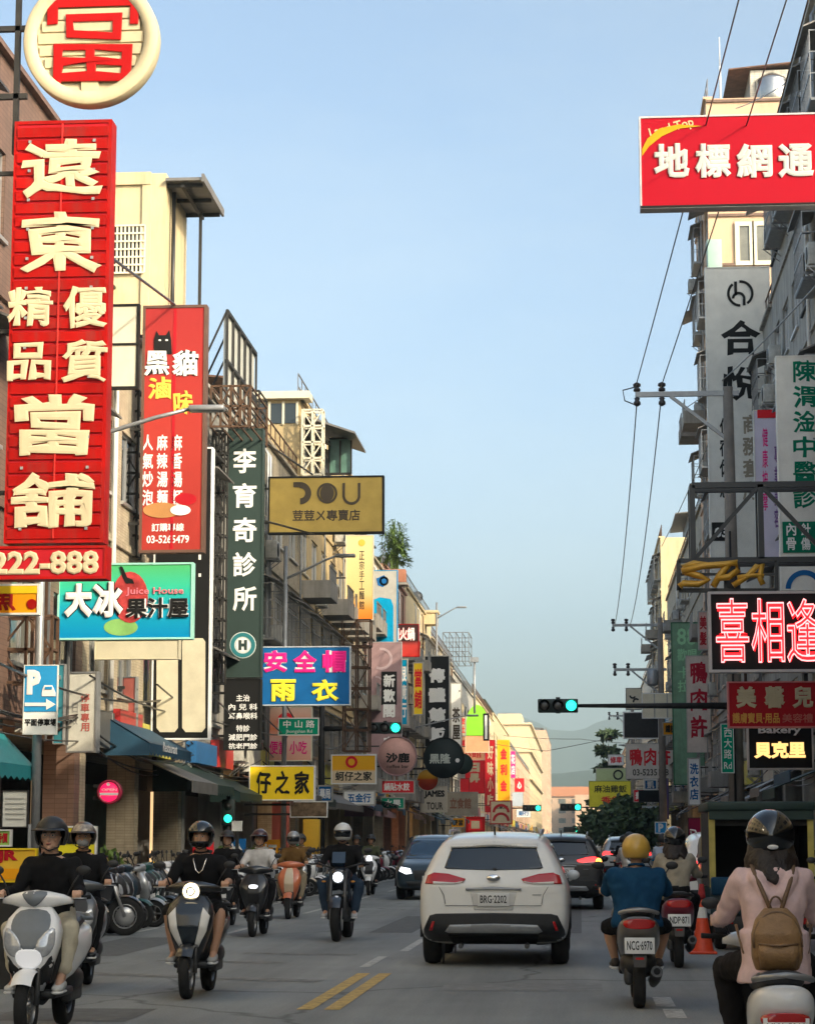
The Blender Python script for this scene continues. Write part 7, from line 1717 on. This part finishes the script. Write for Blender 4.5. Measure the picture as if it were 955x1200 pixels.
# 10 woman in pink
X10, Y10 = 1.03, 12.5
wsc = scooter('white scooter at the lower right seen from behind with a grey grab rail', (X10, Y10, 0), 0, paintc('pearl_white', None), s=.9, grab=mat('grey_rail', (.3, .3, .3), .35, .4), number='MXA·5318')
p10, hd10, b10 = person('woman in a pale pink hoodie and glossy black helmet, back to the camera', (X10, Y10-.1, 0), 0, cloth('pink_cotton', (.76, .55, .53)), cloth('black_trousers', (.02, .018, .018)), BLACK, HBLK, 'open', vox=.010, hair=.28, hood=True, loose=1.0, wf=.9, grips=(.27, .40, 1.0), seed=21, face=True, seat=.775, skin=SKINP)
for c_ in wsc.children:
    if c_.name.startswith('tail_light'): c_.location.z -= .13; c_.location.y -= .0
h_ = [c_ for c_ in p10.children if c_.name.startswith('helmet')][0]
e0 = hd10+Vector((0, -.165, -.04)); MB().ell(tuple(e0), (.03, .006, .013), 20, 8).build('oval_badge', mat('badge_white', (.6, .6, .6), .3), h_)
# backpack
bc = b10['chest']; bp_ = empty('backpack', (X10, Y10-.1, 0), 0, 'small tan leather backpack worn over the pink hoodie', 'backpack')
TAN = mat('tan_leather', (.3, .17, .07), .45, var=.25, scale=14, bump=.3, bscale=90); TAND = mat('dark_tan_leather', (.16, .09, .045), .5, var=.2, scale=14)
cx, cy, cz = 0, bc.y-.26, bc.z-.33
grow('bag', MB().loft([(-.17, cx, cy+.05, .115, .05, 3.2), (-.1, cx, cy+.035, .135, .07, 3.2), (.02, cx, cy+.03, .135, .075, 3), (.1, cx, cy+.045, .11, .06, 2.6), (.155, cx, cy+.06, .06, .035, 2.3)], 'z', 32), .007, TAN, bp_, 6, .002, 20).location = (0, 0, cz)
MB().loft([(-.155, 0, cy-.03, .095, .03, 3.2), (-.08, 0, cy-.045, .105, .035, 3.2), (-.03, 0, cy-.04, .1, .03, 3)], 'z', 28).build('front_pocket', TAN, bp_, (0, 0, cz))
MB().tube([(-.103, cy-.055, -.03), (0, cy-.085, -.038), (.103, cy-.055, -.03)], .006, 6).build('pocket_zip', TAND, bp_, (0, 0, cz))
MB().tube([(.127*math.cos(R(a)), cy-.02+.03*math.sin(R(a)), -.03+.165*math.sin(R(a))) for a in range(-5, 190, 12)], .006, 6).build('main_zip', TAND, bp_, (0, 0, cz))
MB().tube([(.033*math.cos(R(a)), cy+.05, .16+.055*math.sin(R(a))) for a in range(-15, 200, 14)], .006, 6).build('handle', TAND, bp_, (0, 0, cz))
for sx in (-1, 1):
    MB().tube([(sx*.03, cy+.045, cz+.15), (sx*.06, bc.y-.175, bc.z-.1), (sx*.10, bc.y-.125, bc.z+.0), (sx*.115, bc.y-.02, bc.z+.075), (sx*.12, bc.y+.1, bc.z+.0)], .0125, 8).build('shoulder_strap', TAND, bp_)
    MB().tube([(sx*.1, cy+.07, cz-.15), (sx*.17, bc.y-.14, cz-.08), (sx*.2, bc.y-.02, cz+.06)], .008, 6).build('lower_strap', TAND, bp_)
# person with a red cap at the right edge
scooter('dark scooter standing at the right edge beside the small truck', (3.05, 26.5, 0), 0, KC)
person('person wearing a red helmet and green jacket by the truck', (3.05, 26.5, 0), 0, cloth('green_cloth', (.01, .12, .06)), BLKC, BLACK, paintc('red_helmet', (.5, .02, .02)), 'half', vox=.016, seat=.6, scale=.8, face=False)
# riders farther ahead on the right
for i, (x, y, l1, l2) in enumerate(((1.0, 46, 'red scooter ahead between the black suv and the man in navy', 'rider in grey ahead of the man in navy, left side'), (2.0, 55, 'pale blue scooter far ahead on the right lane', 'rider in pale blue far ahead on the right lane'), (1.3, 68, 'far scooter on the right lane near the low tree', 'far rider on the right lane near the low tree'), (3.6, 48, 'dark scooter stopped near the maroon banner', 'dark helmeted rider near the maroon banner'))):
    a = copy_tree(sc7); b_ = copy_tree(pr7); a['label'] = l1; b_['label'] = l2; a.location = b_.location = (x, y, 0); a.rotation_euler = b_.rotation_euler = (0, 0, 0)
    for ch_ in a.children:
        if ch_.name.startswith(('front_apron', 'rear_body', 'handlebar', 'front_fender')): ch_.data = ch_.data.copy(); ch_.data.materials[0] = [MATS['crimson_paint'], MATS['light_blue_sign'], WC2, KC][i]
    for ch_ in b_.children:
        if ch_.name.startswith('shirt'): ch_.data = ch_.data.copy(); ch_.data.materials[0] = [WC2, MATS['pale_blue_board'], BLKC, BLKC][i]

# ------------------------------------------------------------------ parked scooters along both kerbs
def recolour(r, m_):
    for ch_ in r.children:
        if ch_.name.startswith(('front_apron', 'rear_body', 'handlebar_cowl', 'front_fender', 'fuel_tank', 'tail_fairing', 'side_fairing')):
            k = (ch_.data.name, m_.name)
            if k not in _RC: d = ch_.data.copy(); d.materials[0] = m_; _RC[k] = d
            ch_.data = _RC[k]
_RC = {}
cols = [('black', KC), ('white', MATS['pearl_white']), ('dark green', paintc('deep_green_paint', (.01, .06, .05))), ('grey', WC2), ('navy', BC), ('red', MATS['crimson_paint']), ('pale', paintc('cream_paint', (.6, .5, .35))), ('charcoal', MATS['charcoal_paint'])]
PK = [scooter('parked scooter', (-8, 0, 0), 0, KC, front='plain', stand=True), scooter('parked scooter', (-8, 0, 0), 0, KC, front='round', trim=WC2, stand=True), motorcycle('parked motorcycle', (-8, 0, 0), 0, KC)]
used = [False]*3; rnd = random.Random(11); y = 30.5; i = 0
near = ['nearest in the left row', 'second in the left row', 'third in the left row']
marks = [(36, 'in front of the first brown pillar'), (43, 'in front of the crimson round sign'), (50, 'below the dark blue awning'), (57, 'below the drooping green awning'), (66, 'in front of the clinic sign shop'), (76, 'in front of the coral pillar'), (90, 'below the second yellow sign'), (999, 'far down the left row')]
cnt = {}
while y < 118:
    k = 2 if (i in (3, 7)) else rnd.choice((0, 0, 1)); c_ = cols[rnd.randrange(len(cols))]
    if y < 48 and c_[0] in ('white', 'pale') and i % 3: c_ = cols[0]
    o = copy_tree(PK[k]); o.location = (-7.95+rnd.uniform(-.15, .15), y, 0); o.rotation_euler = (rnd.uniform(-.02, .02), R(rnd.uniform(3, 7)), R(-90+rnd.uniform(-14, 14)) if rnd.random() < .75 else R(-140+rnd.uniform(-14, 14)))
    recolour(o, c_[1]); mk_ = next(t for a, t in marks if y < a); o['group'] = 'scooters parked along the left kerb'
    key = (c_[0], mk_, k); cnt[key] = cnt.get(key, 0)+1; od = ['', 'second ', 'third ', 'fourth ', 'fifth ', 'sixth ', 'seventh '][cnt[key]-1]
    o['label'] = '%s%s parked %s %s' % (od, c_[0], 'motorcycle' if k == 2 else ('round lamp scooter' if k == 1 else 'scooter'), mk_)
    o['category'] = 'motorcycle' if k == 2 else 'scooter'
    y += rnd.uniform(.5, .72) if y < 80 else 2.0; i += 1
marks = [(45, 'by the right kerb beside the small truck'), (60, 'at the foot of the right utility pole'), (80, 'under the white hotel sign'), (999, 'far down the right kerb')]
y = 36.0
while y < 110:
    k = rnd.choice((0, 1)); c_ = cols[rnd.randrange(len(cols))]; o = copy_tree(PK[k]); o.location = (4.75+rnd.uniform(-.1, .1), y, 0); o.rotation_euler = (0, R(-5), R(90+rnd.uniform(-15, 15)))
    recolour(o, c_[1]); mk_ = next(t for a, t in marks if y < a); key = ('r', c_[0], mk_, k); cnt[key] = cnt.get(key, 0)+1
    o['label'] = '%s%s parked %s %s' % (['', 'second ', 'third ', 'fourth ', 'fifth ', 'sixth '][cnt[key]-1], c_[0], 'round lamp scooter' if k == 1 else 'scooter', mk_); o['category'] = 'scooter'; o['group'] = 'scooters parked along the right kerb'
    y += rnd.uniform(1.0, 2.2)
def drop_tree(o):
    for c_ in list(o.children): drop_tree(c_)
    bpy.data.objects.remove(o)
for o in PK: drop_tree(o)
# ------------------------------------------------------------------ haze
HZ = bpy.data.materials.new('haze'); HZ.use_nodes = True
for q in list(HZ.node_tree.nodes):
    if q.type != 'OUTPUT_MATERIAL': HZ.node_tree.nodes.remove(q)
pv = HZ.node_tree.nodes.new('ShaderNodeVolumePrincipled'); pv.inputs['Density'].default_value = 0.0005; pv.inputs['Color'].default_value = (.42, .54, .59, 1); pv.inputs['Anisotropy'].default_value = 0.0
HZ.node_tree.links.new(pv.outputs[0], HZ.node_tree.nodes['Material Output'].inputs['Volume'])
tag(MB().box((-9200, -600, -1.5), (9200, 9200, 300)).build('haze', HZ), kind='stuff')
bpy.data.scenes.remove(TMP)
